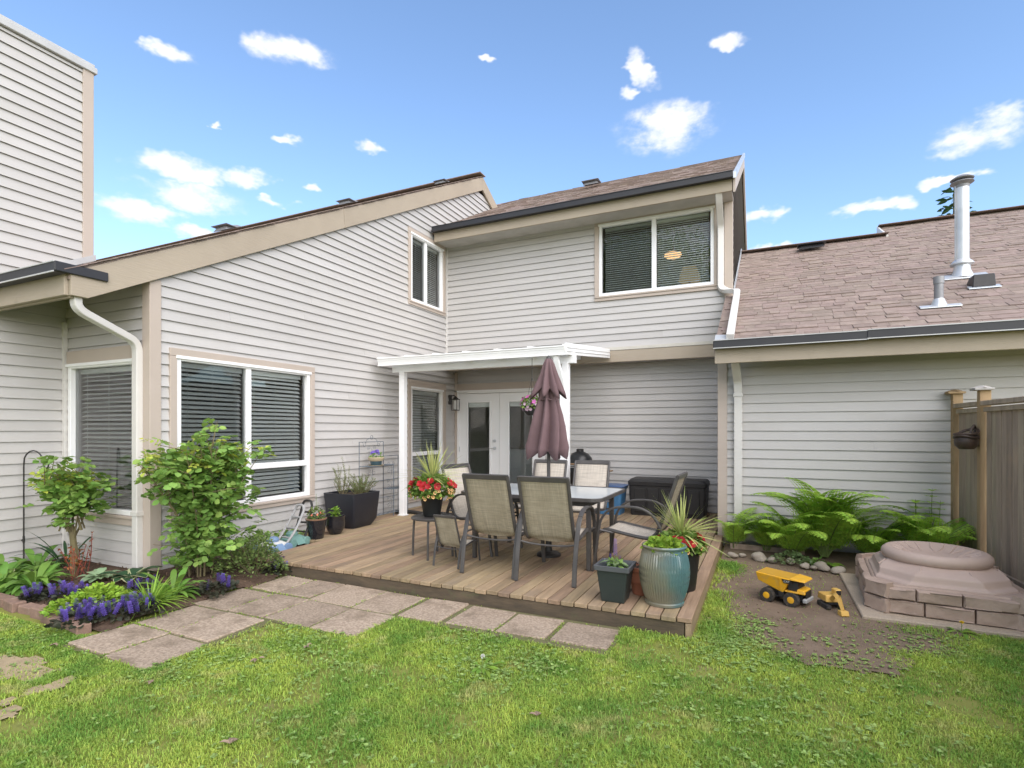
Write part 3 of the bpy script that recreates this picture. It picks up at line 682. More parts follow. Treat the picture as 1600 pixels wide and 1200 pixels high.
mb = MB().prism([(-0.425, 6.86, roofC(6.86)), (-0.425, 12.0, roofC(12.0)), (-0.425, 12.0, roofC(12.0) + 0.10), (-0.425, 6.86, roofC(6.86) + 0.03)], (0.012, 0, 0))
mb = MB().prism([(-0.418, 9.0, roofC(9.0)), (-0.418, 12.0, roofC(12.0)), (-0.418, 12.0, roofC(12.0) + 0.10), (-0.418, 9.0, roofC(9.0) + 0.10)], (0.012, 0, 0)); part('step_flashing', mb, M_LIGHTMETAL, roof_c, LC)
mb = MB().hexa([(-0.53, 6.82, 2.53), (-0.38, 6.82, 2.53), (-0.38, 7.0, 2.62), (-0.53, 7.0, 2.62), (-0.53, 6.84, 2.55), (-0.39, 6.84, 2.545), (-0.39, 7.0, 2.63), (-0.53, 7.0, 2.64)]); part('kickout_flashing', mb, M_LIGHTMETAL, roof_c, LC)
# flue, soil pipe and vents on the low roof
fx, fy, fz = 2.317, 8.752, roofC(8.752)
fl = MB().lathe([(0.075, 0.0), (0.075, 1.16)], 20, (fx, fy, fz)).tube([(fx - 0.077, fy - 0.03, fz + 0.2), (fx - 0.077, fy - 0.03, fz + 1.15)], 0.006, 4)
fo = part('flue_pipe', fl, M_GALV, roof_c, LC, smooth=True)
mb = MB().lathe([(0.0, 1.28), (0.07, 1.272), (0.125, 1.235), (0.118, 1.225), (0.06, 1.215), (0.06, 1.205), (0.118, 1.195), (0.125, 1.185), (0.08, 1.155), (0.075, 1.12)], 20, (fx, fy, fz)); part('flue_cap', mb, M_LEAD, fo, LC, smooth=True)
mb = MB().lathe([(0.078, 0.20), (0.125, 0.15), (0.125, 0.135), (0.085, 0.12), (0.09, 0.06), (0.13, -0.04)], 20, (fx, fy, fz)); part('storm_collar', mb, M_GALV, fo, LC, smooth=True)
def roof_plate(x0, x1, y0, y1, h=0.026):
    return MB().hexa([(x0, y0, roofC(y0) + 0.004), (x1, y0, roofC(y0) + 0.004), (x1, y1, roofC(y1) + 0.004), (x0, y1, roofC(y1) + 0.004), (x0, y0, roofC(y0) + h), (x1, y0, roofC(y0) + h), (x1, y1, roofC(y1) + h), (x0, y1, roofC(y1) + h)])
part('flashing_plate', roof_plate(fx - 0.24, fx + 0.24, fy - 0.17, fy + 0.0, 0.014), M_GALV, fo, LC)
vx, vy, vz = 1.802, 7.6, roofC(7.6)
vo = part('soil_pipe', MB().lathe([(0.045, 0.0), (0.045, 0.26), (0.052, 0.26), (0.052, 0.34), (0.044, 0.34), (0.04, 0.3)], 16, (vx, vy, vz - 0.02)), M_LEAD, roof_c, LC, smooth=True)
part('flashing_plate', roof_plate(vx - 0.19, vx + 0.19, vy - 0.10, vy - 0.03, 0.014), M_GALV, vo, LC)
mb = MB().lathe([(0.05, 0.07), (0.09, -0.03)], 14, (vx, vy, vz)); part('flashing_cone', mb, M_GALV, vo, LC, smooth=True)
bx, by, bz = 2.36, 8.25, roofC(8.25)
v = MB().hexa([(bx - 0.11, by - 0.13, bz - 0.05), (bx + 0.11, by - 0.13, bz - 0.05), (bx + 0.11, by + 0.1, bz + 0.03), (bx - 0.11, by + 0.1, bz + 0.03), (bx - 0.10, by - 0.12, bz + 0.10), (bx + 0.10, by - 0.12, bz + 0.10), (bx + 0.09, by + 0.06, bz + 0.11), (bx - 0.09, by + 0.06, bz + 0.11)])
part('exhaust_hood', v, M_BLACKMETAL, roof_c, LC, bevel=0.008); part('flashing_plate', roof_plate(bx - 0.15, bx + 0.15, by - 0.16, by - 0.08, 0.014), M_LIGHTMETAL, roof_c, LC)
roof_vent(roof_c, LC, 0.80, 11.5, roofC(11.5) + 0.01, 0.5, M_GUTTER, 0.42)

# ---------------------------------------------------------------- white patio cover
LP = (-3.85, 7.0, 0.14)
PC = thing('patio_cover', 'white aluminium patio cover over the French doors', 'patio cover', LP)
for px in (-5.14, -2.44):
    mb = MB().box(px - 0.046, px + 0.046, 6.924, 7.016, 0.14, 2.40); po = part('post', mb, M_WHITE, PC, LP, bevel=0.004)
    mb = MB().box(px - 0.06, px + 0.06, 6.91, 7.03, 0.141, 0.155); part('post_base', mb, M_WHITE, po, LP)
mb = MB().box(-5.32, -2.30, 6.93, 7.01, 2.385, 2.52); part('beam', mb, M_WHITE, PC, LP, bevel=0.004)
mb = MB().hexa([(-5.42, 6.705, 2.475), (-2.36, 6.705, 2.475), (-2.36, 6.80, 2.475), (-5.42, 6.80, 2.475), (-5.42, 6.68, 2.585), (-2.36, 6.68, 2.585), (-2.36, 6.80, 2.585), (-5.42, 6.80, 2.585)])
g = part('gutter', mb, M_WHITE, PC, LP, bevel=0.006)
mb = MB().box(-5.42, -2.36, 6.672, 6.70, 2.575, 2.592).box(-5.42, -2.36, 6.694, 6.715, 2.468, 2.482).box(-5.42, -2.36, 6.684, 6.70, 2.548, 2.556); part('gutter_lip', mb, M_WHITE, g, LP)
M_POLY = mat('frosted_panel', (0.85, 0.87, 0.87), rough=0.4, transl=0.75, scale=2)
zr = lambda y: 2.585 + (y - 6.70) * 0.1
for i in range(7):
    a = -5.42 + i * 0.508; mb = MB().hexa([(a, 6.72, zr(6.72)), (a + 0.505, 6.72, zr(6.72)), (a + 0.505, 8.9, zr(8.9)), (a, 8.9, zr(8.9)), (a, 6.72, zr(6.72) + 0.012), (a + 0.505, 6.72, zr(6.72) + 0.012), (a + 0.505, 8.9, zr(8.9) + 0.012), (a, 8.9, zr(8.9) + 0.012)])
    if a + 0.3 < -2.36: part('roof_panel', mb, M_POLY, PC, LP)
for i in range(7):
    a = -5.40 + i * 0.505
    mb = MB().beam((a, 6.82, zr(6.82) - 0.06), (a, 8.9, zr(8.9) - 0.06), 0.05, 0.11).beam((a, 6.70, zr(6.70) + 0.018), (a, 8.9, zr(8.9) + 0.018), 0.055, 0.014); part('rafter', mb, M_WHITE, PC, LP)
mb = MB().beam((-2.345, 6.69, zr(6.69) - 0.04), (-2.345, 8.88, zr(8.88) - 0.04), 0.03, 0.155); so = part('side_fascia', mb, M_WHITE, PC, LP, bevel=0.003)
mb = MB().beam((-2.325, 6.69, zr(6.69) - 0.02), (-2.325, 8.88, zr(8.88) - 0.02), 0.012, 0.006).beam((-2.325, 6.69, zr(6.69) - 0.07), (-2.325, 8.88, zr(8.88) - 0.07), 0.012, 0.006); part('fascia_rib', mb, M_WHITE, so, LP)
P_ = round_corners([(-2.50, 6.75, 2.475), (-2.50, 6.76, 2.40), (-2.455, 6.89, 2.08), (-2.455, 6.892, 1.95), (-2.455, 6.892, 0.2)], 0.06, 4)
part('downspout', duct(P_, 0.075, 0.05), M_WHITE, PC, LP, bevel=0.004)

# wall lantern by the doors
LW = (-5.55, 9.06, 1.98)
wlan = thing('wall_lantern', 'small black wall lantern beside the French doors', 'lantern', LW)
mb = MB().box(-5.575, -5.545, 9.01, 9.11, 1.98, 2.17); part('back_plate', mb, M_BLACKMETAL, wlan, LW, bevel=0.004)
mb = MB().tube([(-5.55, 9.06, 2.14), (-5.47, 9.06, 2.16), (-5.44, 9.06, 2.12)], 0.01, 6).box(-5.505, -5.375, 8.995, 9.125, 2.07, 2.085).lathe([(0.075, 2.085), (0.03, 2.12), (0.012, 2.14)], 4, (-5.44, 9.06, 0)).box(-5.50, -5.38, 9.0, 9.12, 1.86, 1.875)
for (a, b) in ((-0.055, -0.055), (0.055, -0.055), (0.055, 0.055), (-0.055, 0.055)): mb.tube([(-5.44 + a, 9.06 + b, 1.87), (-5.44 + a, 9.06 + b, 2.08)], 0.006, 4)
part('cage', mb, M_BLACKMETAL, wlan, LW)
mb = MB().lathe([(0.04, 1.88), (0.042, 1.95), (0.042, 2.06)], 12, (-5.44, 9.06, 0)); part('glass_shade', mb, mat('frosted_glass', (0.6, 0.6, 0.58), rough=0.3), wlan, LW, smooth=True)

# two lit lamps in the upstairs room
def glow(name, col, st):
    m = bpy.data.materials.new(name); m.use_nodes = True; b = m.node_tree.nodes['Principled BSDF']; b.inputs['Base Color'].default_value = (*col, 1); b.inputs['Emission Color'].default_value = (*col, 1); b.inputs['Emission Strength'].default_value = st; return m
cl = thing('ceiling_lamp', 'glowing oval lamp seen through the blinds of the upstairs window', 'lamp', (-1.52, 10.3, 4.71))
part('lamp_shade', MB().lathe([(0.0, -0.06), (0.09, -0.055), (0.155, -0.01), (0.15, 0.03), (0.06, 0.06), (0.0, 0.06)], 20), glow('warm_lamp_glass', (1.0, 0.55, 0.25), 0.9), cl, smooth=True)
part('stem', MB().tube([(0, 0, 0.06), (0, 0, 0.55)], 0.012, 6), M_LEAD, cl)
tl = thing('table_lamp', 'dim shaded lamp low in the upstairs window', 'lamp', (-1.19, 10.0, 3.5))
part('lamp_shade', MB().lathe([(0.19, 0.62), (0.17, 0.72), (0.12, 0.86)], 20), glow('lit_lamp_shade', (0.6, 0.42, 0.2), 0.16), tl, smooth=True)
part('lamp_base', MB().lathe([(0.0, 0.0), (0.1, 0.0), (0.1, 0.02), (0.03, 0.06), (0.06, 0.3), (0.03, 0.5), (0.015, 0.62)], 14), mat('lamp_brass', (0.45, 0.25, 0.1), rough=0.4), tl, smooth=True)
dr_ = thing('dresser', 'dark dresser under the shaded lamp in the upstairs room', 'dresser', (-1.19, 10.0, 2.8)); part('carcass', MB().box(-0.5, 0.5, -0.2, 0.25, 0.0, 0.68), M_ROOM, dr_); part('top', MB().box(-0.53, 0.53, -0.23, 0.27, 0.68, 0.70), M_ROOM, dr_)
# ================================================================== deck, fence, furniture and small things
DZ = 0.14
M_DECK = mat('weathered_deck', (0.385, 0.28, 0.178), (0.22, 0.16, 0.10), rough=0.8, scale=3.0, stretch=(9, 0.7, 9), detail=6, contrast=(0.25, 0.75), bump=0.35, bscale=12, bstretch=(10, 0.6, 10), rnd=0.22, hue=0.014,
             col3=(0.22, 0.17, 0.125), c3=(0.5, 0.78), scale3=2.5, spec=0.25)
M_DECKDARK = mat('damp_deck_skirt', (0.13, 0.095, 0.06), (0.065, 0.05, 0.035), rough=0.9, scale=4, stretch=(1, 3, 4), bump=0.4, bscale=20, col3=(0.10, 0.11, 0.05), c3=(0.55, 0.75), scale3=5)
LD = (-2.7, 6.5, 0.0)
DK = thing('deck', 'low weathered timber deck in front of the French doors', 'deck', LD)
bw, gap = 0.1015, 0.0085
n_b = 46; x0 = -0.462 - n_b * (bw + gap) + gap
for i in range(n_b):
    a = x0 + i * (bw + gap); ya = 4.0 + random.uniform(-0.008, 0.006); yb = 9.275
    if a + bw < -4.82: ya = 4.93 + random.uniform(-0.006, 0.006)
    if a + bw > -0.56: yb = 7.355
    cut = [ya, yb]
    if random.random() < 0.75:
        c = random.uniform(5.2, 8.2)
        if yb - c > 0.6: cut = [ya, c, yb]
    for c0, c1 in zip(cut, cut[1:]):
        dz = random.uniform(-0.0025, 0.002)
        mb = MB().box(a, a + bw, c0 + 0.0015, c1 - 0.0015, DZ - 0.036 + dz, DZ + dz)
        part('deck_board', mb, M_DECK, DK, LD, bevel=0.004)
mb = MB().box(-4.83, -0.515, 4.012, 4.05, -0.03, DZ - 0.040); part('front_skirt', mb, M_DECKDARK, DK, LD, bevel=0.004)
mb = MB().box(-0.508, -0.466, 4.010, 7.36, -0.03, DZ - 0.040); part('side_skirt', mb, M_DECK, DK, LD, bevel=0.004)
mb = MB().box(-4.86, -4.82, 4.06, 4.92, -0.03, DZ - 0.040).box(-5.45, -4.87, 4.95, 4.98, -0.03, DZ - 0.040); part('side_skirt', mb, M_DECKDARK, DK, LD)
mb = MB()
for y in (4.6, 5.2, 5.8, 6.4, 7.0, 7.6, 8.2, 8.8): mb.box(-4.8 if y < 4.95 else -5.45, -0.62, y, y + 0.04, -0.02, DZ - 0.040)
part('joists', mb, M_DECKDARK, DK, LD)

# ---------------------------------------------------------------- fence on the right
M_FENCE = mat('grey_fence_board', (0.40, 0.315, 0.235), (0.26, 0.205, 0.155), rough=0.9, scale=3, stretch=(6, 6, 0.6), detail=6, bump=0.4, bscale=12, bstretch=(8, 8, 0.6), rnd=0.14, hue=0.01, col3=(0.46, 0.33, 0.20), c3=(0.58, 0.8), scale3=2)
M_POST = mat('cedar_post', (0.40, 0.28, 0.155), (0.29, 0.19, 0.10), rough=0.8, scale=3, stretch=(7, 7, 0.7), bump=0.3, bscale=12, bstretch=(8, 8, 0.6))
LF = (1.95, 6.0, 0.0)
FN = thing('fence', 'tall weathered board fence at the right with cedar posts', 'fence', LF)
def fx_(y): return 1.885 + (7.3 - y) * 0.075
fdir = Vector((-0.075, 1, 0)).normalized(); fnor = Vector((-1, -0.075, 0)).normalized()     # towards the lawn
def fpt(y, n, z): return Vector((fx_(y), y, z)) + fnor * n
def fbox(ya, yb, n0, n1, z0, z1):
    return MB().hexa([fpt(ya, n0, z0), fpt(yb, n0, z0), fpt(yb, n1, z0), fpt(ya, n1, z0), fpt(ya, n0, z1), fpt(yb, n0, z1), fpt(yb, n1, z1), fpt(ya, n1, z1)])
for y, h, capm in ((7.29, 1.87, M_POST), (6.66, 1.865, M_FENCE), (4.30, 1.90, M_FENCE), (1.9, 1.9, M_FENCE)):
    po = part('post', fbox(y - 0.032, y + 0.032, -0.045, 0.045, -0.1, h), M_POST, FN, LF, bevel=0.004)
    c = Vector(fpt(y, 0.016, h)); mb = MB().box(c.x - 0.075, c.x + 0.075, c.y - 0.075, c.y + 0.075, h, h + 0.022).lathe([(0.09, 0.022), (0.03, 0.045), (0.0, 0.047)], 4, (c.x, c.y, h)).xf(Matrix())
    part('post_cap', mb, capm if capm is M_POST else mat('silvered_cap', (0.42, 0.40, 0.38), (0.32, 0.3, 0.28), rough=0.8), po, LF, bevel=0.003)
y = 0.2
while y < 7.2:
    w = random.uniform(0.088, 0.098)
    if not any(abs(y + w / 2 - q) < 0.085 for q in (6.66, 4.30, 1.9)):
        part('fence_board', fbox(y, y + w - 0.006, -0.022, 0.0 + random.uniform(-0.003, 0.003), 0.12, 1.66), M_FENCE, FN, LF)
    y += w
for a, b in ((0.2, 1.84), (1.96, 4.24), (4.36, 6.60), (6.72, 7.23)):
    for z0, z1, n0, n1 in ((1.655, 1.70, -0.02, 0.03), (1.715, 1.76, -0.05, 0.055), (0.12, 0.20, 0.004, 0.035), (-0.02, 0.115, -0.02, 0.014)):
        part('rail', fbox(a, b, n0, n1, z0, z1), M_FENCE, FN, LF, bevel=0.004)
M_CLAY = mat('dark_clay', (0.075, 0.045, 0.032), (0.04, 0.026, 0.02), rough=0.5, scale=14, bump=0.3)
lp = fpt(6.66, 0.14, 1.29)
fp = thing('wall_pot', 'brown clay wall pot with a gaping mouth hung on the fence post', 'pot', lp)
part('bowl', MB().lathe([(0.0, 0.0), (0.06, 0.005), (0.092, 0.04), (0.098, 0.085), (0.088, 0.115), (0.08, 0.12), (0.07, 0.10), (0.0, 0.09)], 20, (0, 0, 0)), M_CLAY, fp, smooth=True)
part('mouth_rim', MB().tube([(0.092 * math.cos(t), 0.092 * math.sin(t), 0.125 + 0.012 * math.sin(2 * t)) for t in [k * math.pi / 10 for k in range(20)]] + [(0.092, 0, 0.125)], 0.014, 7).tube([(0.09 * math.cos(t), 0.09 * math.sin(t), 0.15 + 0.05 * max(0, math.cos(t - 0.6))) for t in [k * math.pi / 10 for k in range(20)]] + [(0.09, 0, 0.19)], 0.013, 7), M_CLAY, fp, smooth=True)
part('hanging_lug', MB().tube([(0.05, 0.03, 0.12), (0.085, 0.04, 0.2), (0.06, 0.0, 0.235), (0.03, -0.03, 0.2), (0.02, -0.04, 0.14)], 0.012, 7), M_CLAY, fp, smooth=True)

# ---------------------------------------------------------------- sling chairs
def weave_mat(nm, ca_, cb_):
    m = mat(nm, ca_, cb_, rough=0.75, scale=6, spec=0.2)
    nt = m.node_tree; N = nt.nodes; b = N['Principled BSDF']
    tcn = N.new('ShaderNodeTexCoord'); hs = []
    for st in ((260, 3, 3), (3, 200, 200)):
        mpn = N.new('ShaderNodeMapping'); mpn.inputs['Scale'].default_value = st; nt.links.new(tcn.outputs['Object'], mpn.inputs[0])
        n = N.new('ShaderNodeTexNoise'); n.inputs['Scale'].default_value = 1.0; n.inputs['Detail'].default_value = 1; nt.links.new(mpn.outputs[0], n.inputs['Vector']); hs.append(n.outputs['Fac'])
    ad = N.new('ShaderNodeMath'); ad.operation = 'ADD'; nt.links.new(hs[0], ad.inputs[0]); nt.links.new(hs[1], ad.inputs[1])
    src = b.inputs['Base Color'].links[0].from_socket
    mr_ = N.new('ShaderNodeMapRange'); mr_.inputs['From Min'].default_value = 0.7; mr_.inputs['From Max'].default_value = 1.3; mr_.inputs['To Min'].default_value = 0.72; mr_.inputs['To Max'].default_value = 1.2
    nt.links.new(ad.outputs[0], mr_.inputs['Value'])
    h = N.new('ShaderNodeHueSaturation'); nt.links.new(src, h.inputs['Color']); nt.links.new(mr_.outputs[0], h.inputs['Value']); nt.links.new(h.outputs[0], b.inputs['Base Color'])
    for n in N:
        if n.type == 'BSDF_TRANSLUCENT': nt.links.new(h.outputs[0], n.inputs['Color'])
    bn = N.new('ShaderNodeBump'); bn.inputs['Strength'].default_value = 0.35; bn.inputs['Distance'].default_value = 0.004; nt.links.new(ad.outputs[0], bn.inputs['Height']); nt.links.new(bn.outputs[0], b.inputs['Normal'])
    return m
M_SLING = weave_mat('taupe_sling_back', (0.36, 0.315, 0.235), (0.29, 0.25, 0.18)); M_SLING_FRONT = weave_mat('pale_sling_front', (0.54, 0.49, 0.42), (0.47, 0.42, 0.355))
def sweep_rect(path, w, d, side): return duct(path, w, d, side)
SLING_SIDE = 1
def make_chair():
    t = thing('sling_chair', 'x', 'chair')
    prof = [(-0.415, 0.925), (-0.36, 0.76), (-0.305, 0.60), (-0.255, 0.46), (-0.215, 0.385), (-0.15, 0.352), (-0.05, 0.358), (0.08, 0.378), (0.20, 0.398), (0.255, 0.398), (0.275, 0.375)]
    sp = smooth_path([(0, a, b) for a, b in prof], 4)
    for s in (-1, 1):
        x = 0.226 * s
        part('side_rail', MB().tube([(x, p.y, p.z) for p in sp], 0.0165, 8), M_FRAME, t, smooth=True)
        loop = smooth_path([(0.268 * s, -0.375, 0), (0.268 * s, -0.345, 0.19), (0.270 * s, -0.30, 0.38), (0.272 * s, -0.225, 0.545), (0.274 * s, -0.11, 0.622), (0.274 * s, 0.05, 0.632), (0.274 * s, 0.185, 0.60), (0.272 * s, 0.275, 0.50), (0.270 * s, 0.305, 0.36), (0.268 * s, 0.33, 0.18), (0.268 * s, 0.36, 0)], 4)
        h = 22
        part('rear_leg', sweep_rect(loop[:14], 0.042, 0.020, (1, 0, 0)), M_FRAME, t, bevel=0.005)
        part('armrest', sweep_rect(loop[13:27], 0.042, 0.020, (1, 0, 0)), M_FRAME, t, bevel=0.005)
        part('front_leg', sweep_rect(loop[26:], 0.036, 0.020, (1, 0, 0)), M_FRAME, t, bevel=0.005)
        part('seat_bracket', MB().tube([(0.226 * s, 0.17, 0.375), (0.27 * s, 0.29, 0.40)], 0.011, 6).tube([(0.226 * s, -0.235, 0.43), (0.27 * s, -0.275, 0.44)], 0.011, 6), M_FRAME, t)
    part('back_bar', MB().beam((-0.235, -0.412, 0.915), (0.235, -0.412, 0.915), 0.022, 0.05, (0, -0.35, 1)), M_FRAME, t, bevel=0.004)
    part('cross_bar', MB().tube(smooth_path([(-0.262, -0.30, 0.345), (-0.15, -0.285, 0.325), (0.0, -0.28, 0.318), (0.15, -0.285, 0.325), (0.262, -0.30, 0.345)], 4), 0.010, 6), M_FRAME, t, smooth=True)
    part('cross_bar', MB().tube([(-0.262, 0.30, 0.365), (0.262, 0.30, 0.365)], 0.010, 6), M_FRAME, t, smooth=True)
    n = len(sp); nx = 6; vs = []; fs = []
    for i, p in enumerate(sp):
        a = sp[max(i - 1, 0)]; c = sp[min(i + 1, n - 1)]; d = (c - a).normalized(); nor = Vector((0, -d.z, d.y))
        for j in range(nx + 1):
            u = -1 + 2 * j / nx; sag = 0.022 * (1 - u * u) * math.sin(math.pi * i / (n - 1))
            vs.append((0.222 * u, p.y + nor.y * -sag * -1, p.z - sag if i > n * 0.45 else p.z))
    for i in range(n - 1):
        for j in range(nx): q = i * (nx + 1) + j; fs.append((q, q + 1, q + nx + 2, q + nx + 1))
    k = int(n * 0.44)
    me = MB().add(vs, fs).mesh('sling'); part_o = link('sling', me, t, None, M_SLING, smooth=True, fix=False)
    so = part_o.modifiers.new('thick', 'SOLIDIFY'); so.thickness = 0.003; so.offset = -1; me.materials.clear(); me.materials.append(M_SLING_FRONT); me.materials.append(M_SLING); so.material_offset = SLING_SIDE
    return t
chair0 = make_chair()
CH = [(-2.30, 4.765, 0, 'sling chair with its back to the lawn, nearest the small child-size chair', 1),
      (-1.74, 4.745, 0.03, 'sling chair with its back to the lawn, right of its twin', 1),
      (-2.62, 6.45, math.pi, 'sling chair across the glass table, directly behind the closed parasol', 1),
      (-2.03, 6.45, math.pi + 0.02, 'sling chair across the glass table beside the blue tote', 1),
      (-2.90, 5.42, -1.78, 'sling chair at the left end of the glass table, behind the flower pot', 1),
      (-1.10, 5.22, math.pi / 2 - 0.04, 'sling chair seen side-on at the right end of the glass table', 1),
      (-2.80, 4.70, -0.05, 'small child-size sling chair beside the round stool table', 0.545)]
for i, (x, y, a, lab, sc) in enumerate(CH):
    c = chair0 if i == 0 else copy_tree(chair0)
    c.location = (x, y, DZ); c.rotation_euler = (0, 0, a); c.scale = (sc,) * 3; tag(c, lab, 'chair', 'sling chairs around the glass table' if sc == 1 else None)
    if sc != 1 and 'group' in c: del c['group']

# ---------------------------------------------------------------- glass table and closed parasol
def rounded(hx, hy, r, z, n=6):
    out = []
    for cx, cy, a0 in ((hx - r, hy - r, 0), (-hx + r, hy - r, 90), (-hx + r, -hy + r, 180), (hx - r, -hy + r, 270)):
        for k in range(n + 1): t = R(a0 + 90 * k / n); out.append((cx + r * math.cos(t), cy + r * math.sin(t), z))
    return out
tb = thing('patio_table', 'glass-topped patio table with dark metal frame', 'table', (-2.13, 5.40, DZ))
hx, hy = 0.77, 0.55
part('rim', MB().rings([rounded(hx - 0.03, hy - 0.03, 0.11, 0.665), rounded(hx, hy, 0.13, 0.665), rounded(hx, hy, 0.13, 0.70), rounded(hx - 0.025, hy - 0.025, 0.115, 0.70), rounded(hx - 0.03, hy - 0.03, 0.11, 0.665)], cap=False), M_FRAME, tb, bevel=0.004)
M_TGLASS = glass_mat('obscure_sheen_glass', (0.75, 0.82, 0.81), 1.5, 0.10, 1.0, 0.9, (0.75, 0.79, 0.79))  # obscure glass; brightness of the mirrored siding is put into its pale haze
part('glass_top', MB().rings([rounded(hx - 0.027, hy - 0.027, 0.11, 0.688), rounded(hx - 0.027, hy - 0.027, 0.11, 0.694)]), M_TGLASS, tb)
for sx in (-1, 1):
    for sy in (-1, 1): part('leg', MB().hexa([(sx * 0.62 - 0.02, sy * 0.43 - 0.02, 0), (sx * 0.62 + 0.02, sy * 0.43 - 0.02, 0), (sx * 0.62 + 0.02, sy * 0.43 + 0.02, 0), (sx * 0.62 - 0.02, sy * 0.43 + 0.02, 0), (sx * 0.62 - 0.022, sy * 0.43 - 0.022, 0.665), (sx * 0.62 + 0.022, sy * 0.43 - 0.022, 0.665), (sx * 0.62 + 0.022, sy * 0.43 + 0.022, 0.665), (sx * 0.62 - 0.022, sy * 0.43 + 0.022, 0.665)]), M_FRAME, tb, bevel=0.004)
part('apron', MB().beam((-0.6, -0.43, 0.635), (0.6, -0.43, 0.635), 0.02, 0.05).beam((-0.6, 0.43, 0.635), (0.6, 0.43, 0.635), 0.02, 0.05).beam((-0.62, -0.41, 0.635), (-0.62, 0.41, 0.635), 0.02, 0.05).beam((0.62, -0.41, 0.635), (0.62, 0.41, 0.635), 0.02, 0.05), M_FRAME, tb)
M_CANVAS = mat('mauve_canvas', (0.155, 0.10, 0.105), (0.13, 0.083, 0.088), rough=0.8, scale=5, bump=0.15, bscale=200, spec=0.2)
um = thing('parasol', 'closed mauve-brown parasol standing through the glass table', 'parasol', (-2.085, 5.40, DZ))
part('pole', MB().tube([(0, 0, 0.02), (0, 0, 2.10)], 0.019, 10), M_FRAME, um, smooth=True)
part('base', MB().lathe([(0.13, 0.0), (0.13, 0.02), (0.11, 0.035), (0.04, 0.05), (0.03, 0.15), (0.028, 0.25)], 24, cap=True), M_BLACKMETAL, um, smooth=True)
part('finial', MB().lathe([(0.022, 2.09), (0.03, 2.10), (0.024, 2.125), (0.0, 2.14)], 12), M_FRAME, um, smooth=True)
def canopy(rows, lobes, n, ph):
    loops = []
    for (z, r, dep, hem) in rows:
        lp_ = []
        for j in range(n):
            t = 2 * math.pi * j / n; fold = math.cos(lobes * t + ph + 0.5 * math.sin(2 * t + ph)); f2 = math.sin(3 * t + 1.1 + z * 2)
            rr = r * (1 + dep * fold + 0.10 * f2 * dep / 0.3)
            lp_.append((rr * math.cos(t + 0.12 * math.sin(z * 5)), rr * math.sin(t + 0.12 * math.sin(z * 5)), z + hem * fold + 0.4 * hem * f2))
        loops.append(lp_)
    return MB().rings(loops, cap=False)
o = part('canopy', canopy([(2.02, 0.03, 0.1, 0), (1.90, 0.06, 0.25, 0), (1.76, 0.08, 0.34, 0), (1.70, 0.075, 0.34, 0), (1.62, 0.095, 0.34, 0), (1.50, 0.125, 0.33, 0), (1.38, 0.148, 0.32, 0), (1.24, 0.168, 0.30, 0.0), (1.14, 0.182, 0.30, 0.02), (1.075, 0.172, 0.28, -0.04)], 8, 96, 0.4), M_CANVAS, um, smooth=True, fix=False)
o.modifiers.new('thick', 'SOLIDIFY').thickness = 0.004
o = part('vent_cap', canopy([(2.10, 0.03, 0.05, 0), (2.05, 0.05, 0.15, 0), (1.95, 0.072, 0.28, 0), (1.85, 0.102, 0.34, 0), (1.77, 0.135, 0.38, -0.03), (1.735, 0.145, 0.40, -0.055)], 8, 96, 0.4), M_CANVAS, um, smooth=True, fix=False)
o.modifiers.new('thick', 'SOLIDIFY').thickness = 0.004
part('tie_strap', MB().tube([(0.10 * math.cos(t), 0.10 * math.sin(t), 1.66 + 0.01 * math.sin(t * 3)) for t in [k * math.pi / 12 for k in range(25)]], 0.008, 6), M_CANVAS, um, smooth=True)

# ---------------------------------------------------------------- round stool table
st = thing('round_side_table', 'small round dark metal table carrying the red flower pot', 'table', (-3.20, 4.86, DZ))
part('top', MB().lathe([(0.0, 0.395), (0.20, 0.395), (0.225, 0.40), (0.228, 0.415), (0.215, 0.425), (0.0, 0.42)], 32), M_FRAME, st, smooth=True)
for a in (200, 290, 20, 110):
    c_, s_ = math.cos(R(a)), math.sin(R(a)); part('leg', MB().tube(smooth_path([(0.17 * c_, 0.17 * s_, 0.40), (0.20 * c_, 0.20 * s_, 0.37), (0.21 * c_, 0.21 * s_, 0.2), (0.215 * c_, 0.215 * s_, 0.0)], 3), 0.0125, 7), M_FRAME, st, smooth=True)

# ---------------------------------------------------------------- barbecue, tote and storage box by the wall
M_KAM = mat('black_ceramic', (0.012, 0.013, 0.015), (0.02, 0.021, 0.023), rough=0.28, scale=30, bump=0.15, bscale=120)
kg = thing('kamado_grill', 'round black kamado barbecue against the siding behind the table', 'barbecue', (-2.77, 8.62, DZ))
part('bowl', MB().lathe([(0.0, 0.40), (0.13, 0.41), (0.20, 0.50), (0.225, 0.62), (0.225, 0.735)], 28), M_KAM, kg, smooth=True)
part('lid', MB().lathe([(0.225, 0.76), (0.222, 0.80), (0.19, 0.89), (0.13, 0.955), (0.07, 0.98), (0.06, 0.985)], 28), M_KAM, kg, smooth=True)
part('chimney_cap', MB().lathe([(0.06, 0.98), (0.062, 1.0), (0.062, 1.02), (0.045, 1.03), (0.0, 1.03)], 16), M_BLACKMETAL, kg, smooth=True)
part('band', MB().lathe([(0.228, 0.728), (0.234, 0.728), (0.234, 0.742), (0.228, 0.742)], 28).lathe([(0.228, 0.754), (0.234, 0.754), (0.234, 0.768), (0.228, 0.768)], 28).box(0.22, 0.29, -0.03, 0.03, 0.73, 0.765), M_GALV, kg)
part('handle', MB().tube([(-0.12, -0.24, 0.78), (-0.1, -0.29, 0.79), (0.1, -0.29, 0.79), (0.12, -0.24, 0.78)], 0.013, 7), mat('handle_wood', (0.3, 0.19, 0.1)), kg, smooth=True)
